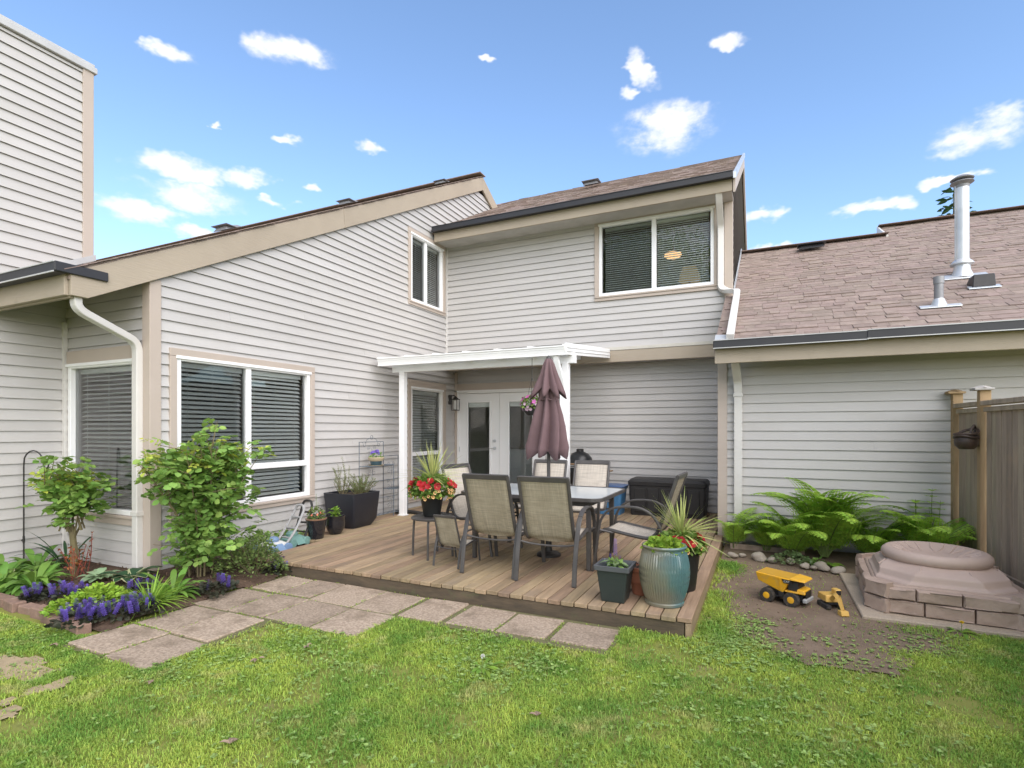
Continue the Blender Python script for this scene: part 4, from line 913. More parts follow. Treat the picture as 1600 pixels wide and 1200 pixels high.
for a in (45, 135, 225, 315):
    c_, s_ = math.cos(R(a)), math.sin(R(a)); part('leg', MB().tube([(0.27 * c_, 0.27 * s_, 0), (0.2 * c_, 0.2 * s_, 0.5)], 0.014, 6), M_BLACKMETAL, kg)
part('side_shelf', MB().box(0.25, 0.52, -0.16, 0.16, 0.66, 0.68).box(-0.52, -0.25, -0.16, 0.16, 0.66, 0.68), mat('handle_wood', (0.3, 0.19, 0.1)), kg, bevel=0.004)
M_BLUE = mat('blue_plastic', (0.055, 0.17, 0.32), (0.05, 0.15, 0.29), rough=0.4, scale=4)
tt = thing('storage_tote', 'blue plastic tote with lid between barbecue and black storage box', 'tote', (-2.30, 8.58, DZ))
part('tub', MB().rings([rounded(0.25, 0.17, 0.04, 0.0), rounded(0.285, 0.2, 0.05, 0.40), rounded(0.30, 0.215, 0.05, 0.405), rounded(0.30, 0.215, 0.05, 0.43)]), M_BLUE, tt)
part('lid', MB().rings([rounded(0.31, 0.225, 0.05, 0.432), rounded(0.315, 0.23, 0.05, 0.45), rounded(0.27, 0.19, 0.05, 0.465)]), mat('blue_lid', (0.06, 0.12, 0.27), rough=0.4), tt)
for k in (-0.18, -0.06, 0.06, 0.18): part('rib', MB().hexa([(k - 0.012, -0.185, 0.02), (k + 0.012, -0.185, 0.02), (k + 0.012, -0.17, 0.02), (k - 0.012, -0.17, 0.02), (k - 0.012, -0.212, 0.38), (k + 0.012, -0.212, 0.38), (k + 0.012, -0.19, 0.38), (k - 0.012, -0.19, 0.38)]), M_BLUE, tt)
M_BOX = mat('black_resin', (0.016, 0.015, 0.016), (0.022, 0.021, 0.021), rough=0.5, scale=8, bump=0.2, bscale=90)
bxo = thing('storage_box', 'long black resin storage box against the grey siding', 'storage box', (-1.36, 8.80, DZ))
part('body', MB().rings([rounded(0.55, 0.25, 0.03, 0.0), rounded(0.575, 0.27, 0.04, 0.30), rounded(0.58, 0.275, 0.04, 0.47)]), M_BOX, bxo, bevel=0.004)
part('lid', MB().rings([rounded(0.592, 0.288, 0.045, 0.475), rounded(0.595, 0.29, 0.05, 0.53), rounded(0.56, 0.255, 0.06, 0.568), rounded(0.3, 0.12, 0.06, 0.58)]), M_BOX, bxo, smooth=True)
part('lid_grip', MB().box(-0.12, 0.12, -0.300, -0.285, 0.515, 0.53), M_BLACKMETAL, bxo, bevel=0.003)
for k in (-0.4, -0.2, 0.0, 0.2, 0.4): part('panel', MB().box(k - 0.085, k + 0.085, -0.282, -0.262, 0.06, 0.43), M_BOX, bxo, bevel=0.006)

# ---------------------------------------------------------------- shepherd's hook in the left bed
hk = thing('plant_hook', 'tall thin black shepherd hook in the left flower bed', 'garden hook', (-7.02, 2.96, 0.02))
rv = Vector((0.86, 0.35, 0)).normalized()
pts = [Vector((0, 0, -0.05)), Vector((0, 0, 0.4)), Vector((0, 0, 0.8)), Vector((0, 0, 1.10))] + [rv * (0.105 - 0.105 * math.cos(t)) + Vector((0, 0, 1.12 + 0.125 * math.sin(t))) for t in [k * math.pi / 8 for k in range(1, 8)]] + [rv * 0.222 + Vector((0, 0, 1.08)), rv * 0.245 + Vector((0, 0, 1.06)), rv * 0.268 + Vector((0, 0, 1.08)), rv * 0.275 + Vector((0, 0, 1.12))]
part('rod', MB().tube(pts, 0.0075, 6), M_BLACKMETAL, hk, smooth=True)
part('foot_prong', MB().tube([(0, 0, 0.3), tuple(rv * -0.02 + Vector((0, 0, 0.31)))], 0.012, 6).tube([(0, 0, 0.28), (0, 0, 0.35)], 0.011, 6), M_BLACKMETAL, hk)

# ---------------------------------------------------------------- wire plant stand by the wall
M_WIRE = mat('blue_grey_wire', (0.13, 0.16, 0.19), (0.10, 0.12, 0.14), rough=0.5, scale=10)
ws = thing('plant_stand', 'blue-grey wire plant stand with scrolls against the siding', 'plant stand', (-5.44, 6.80, DZ))
def scroll(c, r, ph, sgn, n=16):
    return [(0, c[0] + sgn * r * (1 - k / n * 0.8) * math.cos(ph + k / n * 8.0), c[1] + r * (1 - k / n * 0.8) * math.sin(ph + k / n * 8.0)) for k in range(n + 1)]
def frame_panel(y0_, y1_, h, name):
    m_ = MB()
    for yy in (y0_, y1_): m_.tube([(0, yy, 0), (0, yy, h)], 0.006, 5)
    for zz in (0.03, 0.28, 0.55, h): m_.tube([(0, y0_, zz), (0, y1_, zz)], 0.005, 5)
    part(name, m_, M_WIRE, ws)
    m_ = MB(); yc = (y0_ + y1_) / 2
    for z in np.arange(0.15, h - 0.05, 0.27):
        for sg in (-1, 1):
            m_.tube(scroll((yc + sg * 0.055, z), 0.05, 1.0, sg), 0.003, 4); m_.tube(scroll((yc + sg * 0.06, z + 0.11), 0.035, -1.0, sg), 0.003, 4)
        m_.tube([(0, yc, z - 0.1), (0, yc + 0.03, z), (0, yc, z + 0.1)], 0.003, 4)
    part('scrollwork', m_, M_WIRE, ws)
frame_panel(-0.50, 0.06, 1.16, 'side_frame'); frame_panel(0.06, 0.44, 0.93, 'side_frame')
m_ = MB()
for k in range(17): t = math.pi * k / 16; m_.tube([(0, -0.22 + 0.13 * math.cos(t), 1.16 + 0.06 * math.sin(t)), (0, -0.22 + 0.13 * math.cos(t + 0.2), 1.16 + 0.06 * math.sin(t + 0.2))], 0.004, 4)
m_.tube([(0, -0.22 + 0.03 * math.cos(t), 1.23 + 0.03 * math.sin(t)) for t in [k * math.pi / 6 for k in range(13)]], 0.004, 4)
for sg in (-1, 1): m_.tube(scroll((-0.22 + sg * 0.17, 1.12), 0.05, 0.5, sg), 0.0035, 4)
part('crest', m_, M_WIRE, ws)
for (a, b, z) in ((-0.50, 0.06, 0.80), (0.06, 0.44, 0.42), (-0.48, 0.42, 0.06)):
    m_ = MB().tube([(0, a, z), (0.20, a, z), (0.20, b, z), (0, b, z)], 0.006, 5)
    for k in range(9): m_.tube([(0, a + (b - a) * k / 8, z), (0.2, a + (b - a) * k / 8, z)], 0.003, 4)
    part('shelf', m_, M_WIRE, ws)
part('front_leg', MB().tube([(0.20, 0.06, 0), (0.20, 0.06, 0.80)], 0.006, 5), M_WIRE, ws); part('front_leg', MB().tube([(0.20, 0.43, 0), (0.20, 0.43, 0.42)], 0.006, 5), M_WIRE, ws)

# ---------------------------------------------------------------- toy mowers
def wheel_mesh(r, w, m_t, m_h, parent, loc, axis='x'):
    def lx(prof, n=18):
        mb_ = MB().lathe(prof, n)
        return mb_.xf(Matrix.Translation(loc) @ (Matrix.Rotation(R(90), 4, 'Y') if axis == 'x' else Matrix.Rotation(R(90), 4, 'X')))
    w_ = part('wheel', lx([(r * 0.45, -w / 2), (r * 0.92, -w / 2), (r, -w * 0.3), (r, w * 0.3), (r * 0.92, w / 2), (r * 0.45, w / 2)]), m_t, parent, smooth=True)
    part('hub', lx([(0.0, -w * 0.52), (r * 0.3, -w * 0.56), (r * 0.58, -w * 0.42), (r * 0.58, w * 0.42), (r * 0.3, w * 0.56), (0.0, w * 0.52)]), m_h, w_, smooth=True)
    return w_
M_TEAL = mat('faded_teal_plastic', (0.20, 0.36, 0.32), (0.16, 0.30, 0.27), rough=0.5)
M_TBLUE = mat('faded_blue_plastic', (0.16, 0.25, 0.42), (0.2, 0.3, 0.45), rough=0.5)
M_TGREY = mat('grey_plastic', (0.36, 0.36, 0.36), (0.3, 0.3, 0.3), rough=0.5)
M_TWHITE = mat('chalky_plastic', (0.7, 0.7, 0.66), rough=0.55)
M_TYRE = mat('black_rubber', (0.02, 0.02, 0.02), (0.05, 0.045, 0.04), rough=0.8, scale=20, bump=0.3, col3=(0.14, 0.11, 0.08), c3=(0.5, 0.75), scale3=16)
def toy_mower(label, loc, rz, mb_, md, mw, mh, lift, hgt):
    t = thing('toy_mower', label, 'toy mower', loc, rz)
    part('housing', MB().rings([rounded(0.105, 0.13, 0.05, 0.03), rounded(0.115, 0.14, 0.06, 0.05), rounded(0.11, 0.135, 0.06, 0.10), rounded(0.07, 0.09, 0.05, 0.125)]), mb_, t, smooth=True)
    part('motor_cover', MB().lathe([(0.065, 0.12), (0.07, 0.15), (0.05, 0.175), (0.0, 0.18)], 18), md, t, smooth=True)
    part('grass_chute', MB().hexa([(-0.165, -0.065, 0.03), (-0.1, -0.05, 0.035), (-0.1, 0.05, 0.035), (-0.165, 0.065, 0.03), (-0.15, -0.06, 0.06), (-0.1, -0.05, 0.11), (-0.1, 0.05, 0.11), (-0.15, 0.06, 0.06)]), md, t, bevel=0.005)
    for sx in (-1, 1):
        for sy in (-1, 1): wheel_mesh(0.052, 0.035, mw, md, t, (sx * 0.125, sy * 0.11, 0.052))
    hb = MB(); top = (0, -0.13 - lift, hgt)
    for sx in (-1, 1): hb.tube(smooth_path([(sx * 0.085, -0.11, 0.08), (sx * 0.09, -0.13 - lift * 0.5, hgt * 0.55), (sx * 0.075, -0.13 - lift, hgt)], 4), 0.015, 7)
    hb.tube(smooth_path([(-0.075, -0.13 - lift, hgt), (-0.045, -0.14 - lift, hgt + 0.05), (0.045, -0.14 - lift, hgt + 0.05), (0.075, -0.13 - lift, hgt)], 3), 0.015, 7)
    part('handle', hb, mh, t, smooth=True)
    part('handle_brace', MB().tube([(-0.09, -0.13 - lift * 0.5, hgt * 0.55), (0.09, -0.13 - lift * 0.5, hgt * 0.55)], 0.013, 6).tube([(-0.07, -0.125 - lift * 0.25, hgt * 0.32), (0.07, -0.125 - lift * 0.25, hgt * 0.32)], 0.010, 6).tube([(-0.068, -0.13 - lift * 0.8, hgt * 0.82), (0.068, -0.13 - lift * 0.8, hgt * 0.82)], 0.014, 6), mh, t, smooth=True)
    return t
toy_mower('faded blue and white toy mower with a grey handle at the deck corner', (-5.07, 4.42, 0.085), R(176), M_TWHITE, M_TBLUE, M_TBLUE, M_TGREY, 0.24, 0.44)
toy_mower('teal toy mower with a black handle beside the round black pots', (-5.16, 4.78, 0.085), R(182), M_TEAL, M_TEAL, M_TEAL, M_BLACKMETAL, 0.12, 0.46)

# ---------------------------------------------------------------- toy dump truck and digger
M_YEL = mat('toy_yellow', (0.78, 0.42, 0.02), (0.70, 0.36, 0.02), rough=0.42, scale=3, col3=(0.50, 0.34, 0.12), c3=(0.52, 0.8), scale3=14)
M_YEL2 = mat('faded_toy_yellow', (0.62, 0.38, 0.09), (0.55, 0.33, 0.08), rough=0.5, scale=6)
M_TBLK = mat('toy_black', (0.025, 0.025, 0.027), rough=0.45)
tr = thing('toy_dump_truck', 'yellow toy dump truck with black chassis on the bare soil', 'toy truck', (0.165, 5.20, 0.0), R(-22), scale=0.94)
# local: +x is the nose of the truck, -y the side towards the lawn
for wx in (-0.115, 0.095):
    for wy in (-0.10, 0.10): wheel_mesh(0.066, 0.055, M_TYRE, M_YEL, tr, (wx, wy, 0.066), 'y')
part('chassis', MB().box(-0.17, 0.17, -0.055, 0.055, 0.055, 0.105).box(-0.12, 0.10, -0.085, 0.085, 0.06, 0.072).box(-0.02, 0.03, -0.10, 0.10, 0.07, 0.125), M_TBLK, tr, bevel=0.004)
bed = MB().hexa([(-0.20, -0.105, 0.185), (0.02, -0.10, 0.108), (0.02, 0.10, 0.108), (-0.20, 0.105, 0.185), (-0.215, -0.125, 0.262), (0.09, -0.125, 0.247), (0.09, 0.125, 0.247), (-0.215, 0.125, 0.262)])
bd = part('dump_bed', bed, M_YEL, tr, bevel=0.008, seg=2)
part('bed_shade_sheet', MB().hexa([(-0.20, -0.108, 0.2605), (0.08, -0.108, 0.2478), (0.08, 0.108, 0.2478), (-0.20, 0.108, 0.2605), (-0.20, -0.108, 0.2625), (0.08, -0.108, 0.2498), (0.08, 0.108, 0.2498), (-0.20, 0.108, 0.2625)]), mat('painted_bed_shade', (0.55, 0.3, 0.02), rough=0.5), bd)  # flat sheet in darkened yellow paints the shade inside an open bed
part('canopy', MB().hexa([(0.085, -0.12, 0.238), (0.205, -0.10, 0.232), (0.205, 0.10, 0.232), (0.085, 0.12, 0.238), (0.085, -0.12, 0.256), (0.195, -0.09, 0.248), (0.195, 0.09, 0.248), (0.085, 0.12, 0.256)]), M_YEL, bd, bevel=0.004)
for k in (0.0,): part('bed_rib', MB().hexa([(k - 0.006, -0.108, 0.135), (k + 0.006, -0.108, 0.135), (k + 0.006, -0.10, 0.135), (k - 0.006, -0.10, 0.135), (k - 0.006, -0.130, 0.24), (k + 0.006, -0.130, 0.24), (k + 0.006, -0.118, 0.24), (k - 0.006, -0.118, 0.24)]), M_YEL, bd)
cb = part('cab', MB().hexa([(0.05, -0.085, 0.12), (0.15, -0.085, 0.12), (0.15, 0.085, 0.12), (0.05, 0.085, 0.12), (0.06, -0.08, 0.225), (0.135, -0.08, 0.225), (0.135, 0.08, 0.225), (0.06, 0.08, 0.225)]), M_TBLK, tr, bevel=0.006)
part('hood', MB().hexa([(0.13, -0.09, 0.12), (0.20, -0.085, 0.12), (0.20, 0.085, 0.12), (0.13, 0.09, 0.12), (0.13, -0.085, 0.165), (0.19, -0.08, 0.155), (0.19, 0.08, 0.155), (0.13, 0.085, 0.165)]), M_YEL, tr, bevel=0.006)
part('bumper', MB().box(0.18, 0.215, -0.09, 0.09, 0.05, 0.085), M_TGREY, tr, bevel=0.006); part('grille', MB().box(0.198, 0.206, -0.06, 0.06, 0.09, 0.145), M_TBLK, tr)
part('fender', MB().box(0.04, 0.15, -0.115, -0.07, 0.128, 0.14).box(0.04, 0.15, 0.07, 0.115, 0.128, 0.14), M_YEL, tr, bevel=0.003)
badge = part('badge', MB().hexa([(0.035, -0.1235, 0.205), (0.10, -0.1235, 0.205), (0.10, -0.118, 0.205), (0.035, -0.118, 0.205), (0.02, -0.129, 0.24), (0.10, -0.129, 0.24), (0.10, -0.122, 0.24), (0.02, -0.122, 0.24)]), M_TBLK, tr)
def letters(text, size, mtx, m, parent, name='lettering', extrude=0.0006):
    cu = bpy.data.curves.new('lettering', 'FONT'); cu.body = text; cu.size = size; cu.align_x = 'CENTER'; cu.align_y = 'CENTER'; cu.extrude = extrude
    tmp = bpy.data.objects.new('tmp', cu); COL.objects.link(tmp)
    dg = bpy.context.evaluated_depsgraph_get(); dg.update(); me = bpy.data.meshes.new_from_object(tmp.evaluated_get(dg))
    bpy.data.objects.remove(tmp); me.transform(mtx)
    return link(name, me, parent, None, m, fix=False)
letters('CAT', 0.026, Matrix.Translation((0.062, -0.1275, 0.222)) @ Matrix.Rotation(R(99), 4, 'X'), M_TWHITE, badge)

ex = thing('toy_digger', 'small faded yellow toy digger with lowered arm beside the dump truck', 'toy digger', (0.51, 5.18, 0.0), R(-68))
for sy in (-1, 1):
    t_ = part('track', MB().prism([(a, sy * 0.055 - 0.018, b) for a, b in ((-0.075, 0.0), (0.06, 0.0), (0.08, 0.02), (0.075, 0.045), (-0.085, 0.048), (-0.095, 0.022))], (0, 0.036, 0)), M_TYRE, ex, bevel=0.005)
part('turntable', MB().lathe([(0.05, 0.045), (0.05, 0.062), (0.0, 0.062)], 16), M_TBLK, ex)
part('body', MB().hexa([(-0.10, -0.065, 0.062), (0.045, -0.065, 0.062), (0.045, 0.065, 0.062), (-0.10, 0.065, 0.062), (-0.095, -0.06, 0.115), (0.03, -0.06, 0.115), (0.03, 0.06, 0.115), (-0.095, 0.06, 0.115)]), M_YEL2, ex, bevel=0.006)
part('cab', MB().box(-0.03, 0.04, 0.012, 0.062, 0.115, 0.165), M_YEL2, ex, bevel=0.006); part('cab_window', MB().box(0.0405, 0.043, 0.018, 0.056, 0.122, 0.158), M_TBLK, ex)
part('boom', MB().tube(smooth_path([(0.03, -0.015, 0.085), (0.09, -0.015, 0.135), (0.14, -0.015, 0.12)], 4), 0.022, 4), M_YEL2, ex)
part('dipper', MB().tube([(0.14, -0.015, 0.125), (0.20, -0.015, 0.045)], [0.020, 0.014], 4), M_YEL2, ex)
part('bucket', MB().prism([(0.175, -0.045, 0.045), (0.225, -0.045, 0.05), (0.24, -0.045, 0.015), (0.205, -0.045, 0.0), (0.175, -0.045, 0.012)], (0, 0.06, 0)), M_YEL2, ex, bevel=0.003)

# ---------------------------------------------------------------- sandbox with its lid
M_STONEP = mat('moulded_stone_plastic', (0.44, 0.33, 0.265), (0.35, 0.26, 0.21), rough=0.7, scale=5, bump=1.0, bscale=16, col3=(0.36, 0.26, 0.21), c3=(0.5, 0.75), scale3=9)
M_SAND = mat('faded_pink_plastic', (0.49, 0.375, 0.315), (0.42, 0.32, 0.27), rough=0.6, scale=2.5, bump=0.25, bscale=25, col3=(0.46, 0.40, 0.36), c3=(0.6, 0.85), scale3=6)
sb = thing('sandbox', 'pinkish brown plastic sandbox with moulded stone sides and a round-topped lid', 'sandbox', (1.33, 5.72, 0.03), R(-4))
def oct_(hx_, hy_, c, z): return [(hx_, -hy_ + c, z), (hx_, hy_ - c, z), (hx_ - c, hy_, z), (-hx_ + c, hy_, z), (-hx_, hy_ - c, z), (-hx_, -hy_ + c, z), (-hx_ + c, -hy_, z), (hx_ - c, -hy_, z)]
part('base', MB().rings([oct_(0.49, 0.575, 0.09, 0.0), oct_(0.475, 0.56, 0.09, 0.215)]), M_STONEP, sb, bevel=0.01)
def stone(cx, cy, ang, w, h, z, d=0.05):
    lp = []
    for (sc_, dd) in ((1.0, 0.0), (1.0, 0.55), (0.93, 0.9), (0.80, 1.0)):
        hw, hh = w / 2 - (1 - sc_) * 0.06, h / 2 - (1 - sc_) * 0.06; ring = []
        for (a, b) in ((-1, -1), (-0.4, -1.0), (0.35, -0.98), (1, -1), (1, 0.1), (1, 1), (0.3, 1.0), (-0.45, 0.97), (-1, 1), (-1, -0.1)):
            jit = random.uniform(-0.012, 0.012) if dd > 0.8 else 0
            ring.append((a * hw, -(dd * d + jit), z + h / 2 + b * hh))
        lp.append(ring)
    return MB().rings(lp).xf(Matrix.Translation((cx, cy, 0)) @ Matrix.Rotation(ang, 4, 'Z'))
for side, (L_, ang_, ox, oy) in enumerate(((0.80, 0, 0, -0.565), (0.80, math.pi, 0, 0.565), (0.97, -math.pi / 2, -0.48, 0), (0.97, math.pi / 2, 0.48, 0))):
    for row, z in ((0, 0.004), (1, 0.114)):
        f1, f2 = ((0.33, 0.68) if row == 0 else (0.24, 0.60)); cuts = [-L_ / 2, -L_ / 2 + L_ * (f1 + random.uniform(-0.04, 0.04)), -L_ / 2 + L_ * (f2 + random.uniform(-0.04, 0.04)), L_ / 2]
        for a, b in zip(cuts, cuts[1:]):
            lx = (a + b) / 2; dx, dy = math.cos(ang_) * lx, math.sin(ang_) * lx
            part('moulded_stone', stone(ox + dx, oy + dy, ang_, b - a - 0.006, 0.106 if row == 0 else 0.09, z, 0.05), M_STONEP, sb, smooth=True)
for (cx, cy, a_) in ((-0.425, -0.51, -math.pi / 4), (0.425, -0.51, math.pi / 4), (-0.425, 0.51, -3 * math.pi / 4), (0.425, 0.51, 3 * math.pi / 4)):
    for z, w, h_ in ((0.0, 0.205, 0.115), (0.117, 0.195, 0.122)): part('corner_stone', stone(cx, cy, a_, w, h_, z, 0.075), M_STONEP, sb, smooth=True)
lid = part('lid', MB().rings([oct_(0.455, 0.535, 0.18, 0.205), oct_(0.455, 0.535, 0.19, 0.228), oct_(0.43, 0.505, 0.20, 0.24), oct_(0.42, 0.49, 0.21, 0.292), oct_(0.395, 0.44, 0.22, 0.318), oct_(0.34, 0.36, 0.2, 0.345)]), M_SAND, sb, bevel=0.01, seg=2)
part('lid_ring', MB().lathe([(0.345, 0.33), (0.372, 0.345), (0.386, 0.375), (0.380, 0.405), (0.355, 0.428), (0.325, 0.435), (0.29, 0.425), (0.23, 0.395), (0.17, 0.378), (0.0, 0.374)], 48, sy=1.0), M_SAND, lid, smooth=True)
for k in range(20):
    t = 2 * math.pi * (k + random.uniform(-0.15, 0.15)) / 20; c_, s_ = math.cos(t), math.sin(t); t2 = t + 0.1 * (-1) ** k
    part('lid_rib', MB().tube([(0.17 * math.cos(t2), 0.17 * math.sin(t2), 0.376), (0.25 * c_, 0.25 * s_, 0.405), (0.305 * c_, 0.305 * s_, 0.43)], [0.006, 0.012, 0.006], 6), M_SAND, lid, smooth=True)
for k in range(8):
    t = 2 * math.pi * (k + 0.5) / 8; c_, s_ = math.cos(t), math.sin(t)
    part('lid_crease', MB().tube([(0.40 * c_, 0.43 * s_, 0.338), (0.45 * c_, 0.50 * s_, 0.30)], 0.007, 6), M_SAND, lid, smooth=True)

# far fir whose tip shows over the low roof
# ================================================================== ground, path, beds
def vnoise(x, y, f, seed=0):
    """Smooth value noise on numpy arrays, 0..1."""
    x = np.asarray(x, float) * f; y = np.asarray(y, float) * f; xi = np.floor(x).astype(int); yi = np.floor(y).astype(int); a = x - xi; b = y - yi
    a = a * a * (3 - 2 * a); b = b * b * (3 - 2 * b)
    def h(i, j): return np.modf(np.abs(np.sin(i * 127.1 + j * 311.7 + seed * 74.7) * 43758.5453))[0]
    return (h(xi, yi) * (1 - a) + h(xi + 1, yi) * a) * (1 - b) + (h(xi, yi + 1) * (1 - a) + h(xi + 1, yi + 1) * a) * b
def fbm(x, y, f, seed=0): return 0.55 * vnoise(x, y, f, seed) + 0.3 * vnoise(x, y, f * 2.1, seed + 1) + 0.15 * vnoise(x, y, f * 4.3, seed + 2)

M_LAWN = mat('lawn_soil', (0.17, 0.20, 0.045), (0.24, 0.24, 0.07), rough=1.0, scale=2.5, detail=8, bump=0.5, bscale=40, col3=(0.24, 0.19, 0.11), c3=(0.6, 0.72), scale3=1.6, spec=0.1)
M_DIRT = mat('bare_soil', (0.225, 0.168, 0.122), (0.16, 0.118, 0.085), rough=1.0, scale=6, detail=8, bump=0.8, bscale=30, col3=(0.17, 0.135, 0.10), c3=(0.55, 0.75), scale3=3.2, spec=0.15)
M_BED = mat('bark_soil', (0.085, 0.055, 0.04), (0.13, 0.09, 0.065), rough=1.0, scale=25, detail=8, bump=1.0, bscale=60, spec=0.15)
def sheet(name, x0, x1, y0, y1, nx, ny, zf, m, keep=None):
    xs = np.linspace(x0, x1, nx + 1); ys = np.linspace(y0, y1, ny + 1); X, Y = np.meshgrid(xs, ys); Z = zf(X, Y)
    v = np.stack([X, Y, Z], -1).reshape(-1, 3); q = []
    for j in range(ny):
        for i in range(nx):
            if keep is None or keep((xs[i] + xs[i + 1]) / 2, (ys[j] + ys[j + 1]) / 2): a = j * (nx + 1) + i; q.append((a, a + 1, a + nx + 2, a + nx + 1))
    me = bpy.data.meshes.new(name); me.from_pydata([tuple(p) for p in v], [], q)
    me.polygons.foreach_set('use_smooth', [True] * len(q))
    o = link(name, me, None, None, m, fix=False); o['kind'] = 'structure'; return o
g = link('lawn', MB().add([(-400, -400, -0.006), (400, -400, -0.006), (400, 400, -0.006), (-400, 400, -0.006)], [(0, 1, 2, 3)]).mesh('lawn'), None, None, M_LAWN, fix=False); g['kind'] = 'structure'
# bare earth where the truck stands
def dirt_val(x, y):
    x = np.asarray(x, float); y = np.asarray(y, float)
    d = ((x - 0.42) / 0.86) ** 2 + ((y - 5.45) / 1.35) ** 2
    d2 = ((x - 0.35) / 0.55) ** 2 + ((y - 4.35) / 0.5) ** 2
    d3 = ((x - 0.75) / 0.5) ** 2 + ((y - 4.6) / 0.35) ** 2
    v = np.maximum(np.maximum(1 - d, 0.75 * (1 - d2)), 0.8 * (1 - d3)) + (fbm(x, y, 2.2, 5) - 0.5) * 1.3
    e1 = ((x + 4.05) / 0.55) ** 2 + ((y - 1.72) / 0.17) ** 2; e2 = ((x + 4.2) / 0.7) ** 2 + ((y - 1.45) / 0.10) ** 2
    return np.maximum(v, np.maximum(1 - e1, 1 - e2) + (fbm(x, y, 7, 9) - 0.6) * 3.2)
dx = sheet('bare_soil', -0.44, 2.0, 3.4, 7.36, 80, 120, lambda X, Y: 0.004 + 0.02 * (fbm(X, Y, 2.5, 3) - 0.45) * np.clip(dirt_val(X, Y), 0, 1) + 0.05 * np.clip((Y - 6.5) / 0.8, 0, 1), M_DIRT, lambda x, y: dirt_val(x, y) > -0.08 or y > 6.35)
dl = sheet('bare_soil_patch', -5.1, -3.2, 1.2, 2.0, 60, 40, lambda X, Y: 0.003 + 0.008 * fbm(X, Y, 6, 3), mat('pale_dry_soil', (0.40, 0.31, 0.19), (0.30, 0.23, 0.14), rough=1, scale=8, bump=0.6, bscale=50), lambda x, y: dirt_val(x, y) > 0.10)
# the flower bed on the left, banked up against the house
def bed_z(X, Y):
    w = np.clip((Y - 2.25) / 0.25, 0, 1) * np.clip((-4.36 - X) / 0.2 + np.clip((Y - 3.9) * -1, 0, 0), 0, 1)
    return 0.012 + w * (0.03 + 0.01 * np.clip((Y - 2.6) / 1.2, 0, 1) + 0.045 * np.clip((Y - 4.0) / 0.3, 0, 1)) + 0.02 * (fbm(X, Y, 9, 2) - 0.5)
def in_bed(x, y):
    if x < -5.57 and y > 3.40: return False
    if y < 3.98: return x < -4.38 + 0.06 * math.sin(y * 9) and y > 2.28
    return x < -4.82
sheet('flower_bed', -7.12, -4.3, 2.2, 5.0, 90, 90, bed_z, M_BED, in_bed)

# ---------------------------------------------------------------- paving slabs
M_SLAB = mat('exposed_aggregate', (0.46, 0.365, 0.28), (0.29, 0.225, 0.17), rough=0.95, scale=55, detail=4, contrast=(0.38, 0.62), bump=1.0, bscale=90, rnd=0.12, col3=(0.20, 0.155, 0.11), c3=(0.50, 0.72), scale3=4.0, spec=0.2)
path = link('path', MB().box(-4.40, -0.93, 3.46, 3.99, -0.03, 0.004).box(-4.40, -2.62, 2.99, 3.46, -0.03, 0.0035).box(-4.38, -3.42, 2.04, 2.99, -0.03, 0.003).mesh('path'), None, None, mat('mossy_joint', (0.15, 0.125, 0.07), (0.12, 0.13, 0.045), rough=1, scale=14, bump=0.6), fix=True); path['kind'] = 'structure'
SLABS = [(-4.335, 2.07, -3.905, 2.50), (-3.885, 2.055, -3.46, 2.48), (-4.33, 2.52, -3.92, 2.985), (-3.90, 2.50, -3.50, 2.98), (-4.40, 3.005, -3.975, 3.495), (-3.955, 3.005, -3.565, 3.49),
         (-3.545, 3.02, -3.09, 3.485), (-3.07, 3.01, -2.635, 3.47), (-4.33, 3.53, -3.985, 3.96), (-3.965, 3.53, -3.61, 3.98), (-3.595, 3.505, -3.125, 3.985), (-3.105, 3.50, -2.685, 3.96), (-2.63, 3.50, -2.25, 3.97), (-2.20, 3.525, -1.80, 3.96), (-1.78, 3.53, -1.40, 3.94), (-1.36, 3.535, -0.95, 3.93)]
for (a, b, c, d) in SLABS:
    mb = MB(); z = 0.014 + random.uniform(-0.005, 0.005); j = lambda: random.uniform(-0.006, 0.006); tl, tr_ = random.uniform(-0.006, 0.006), random.uniform(-0.006, 0.006)
    P4 = [(a + j(), b + j()), (c + j(), b + j()), (c + j(), d + j()), (a + j(), d + j())]; zz = [z + tl, z + tr_, z - tl, z - tr_]
    mb.hexa([(p[0], p[1], -0.03) for p in P4] + [(p[0], p[1], q) for p, q in zip(P4, zz)])
    o = part('paving_slab', mb, M_SLAB, path, bevel=0.006)
# ---------------------------------------------------------------- brick edging
M_BRICK = mat('weathered_brick', (0.29, 0.185, 0.14), (0.20, 0.13, 0.10), rough=0.95, scale=12, bump=0.6, bscale=60, rnd=0.18, col3=(0.36, 0.30, 0.25), c3=(0.6, 0.8), scale3=9)
be = thing('brick_edging', 'short row of weathered red bricks edging the left flower bed', 'brick edging', (-5.2, 2.3, 0.0))
for (x, y, a, h) in ((-6.32, 2.36, 4, .07), (-6.10, 2.34, -3, .075), (-5.87, 2.33, 2, .08), (-5.62, 2.31, -6, .085), (-5.40, 2.33, 5, .06), (-5.17, 2.31, 3, .085), (-4.97, 2.28, -4, .06), (-4.80, 2.27, 8, .075), (-4.58, 2.255, -7, .08), (-5.02, 2.40, 50, .05)):
    mb = MB().box(-0.10, 0.10, -0.048, 0.048, -0.03, h * 0.85).xf(Matrix.Translation((x + 5.2, y - 2.3, 0)) @ Matrix.Rotation(R(a), 4, 'Z') @ Matrix.Rotation(R(random.uniform(-3, 3)), 4, 'Y'))
    part('brick', mb, M_BRICK, be, bevel=0.008, seg=2)
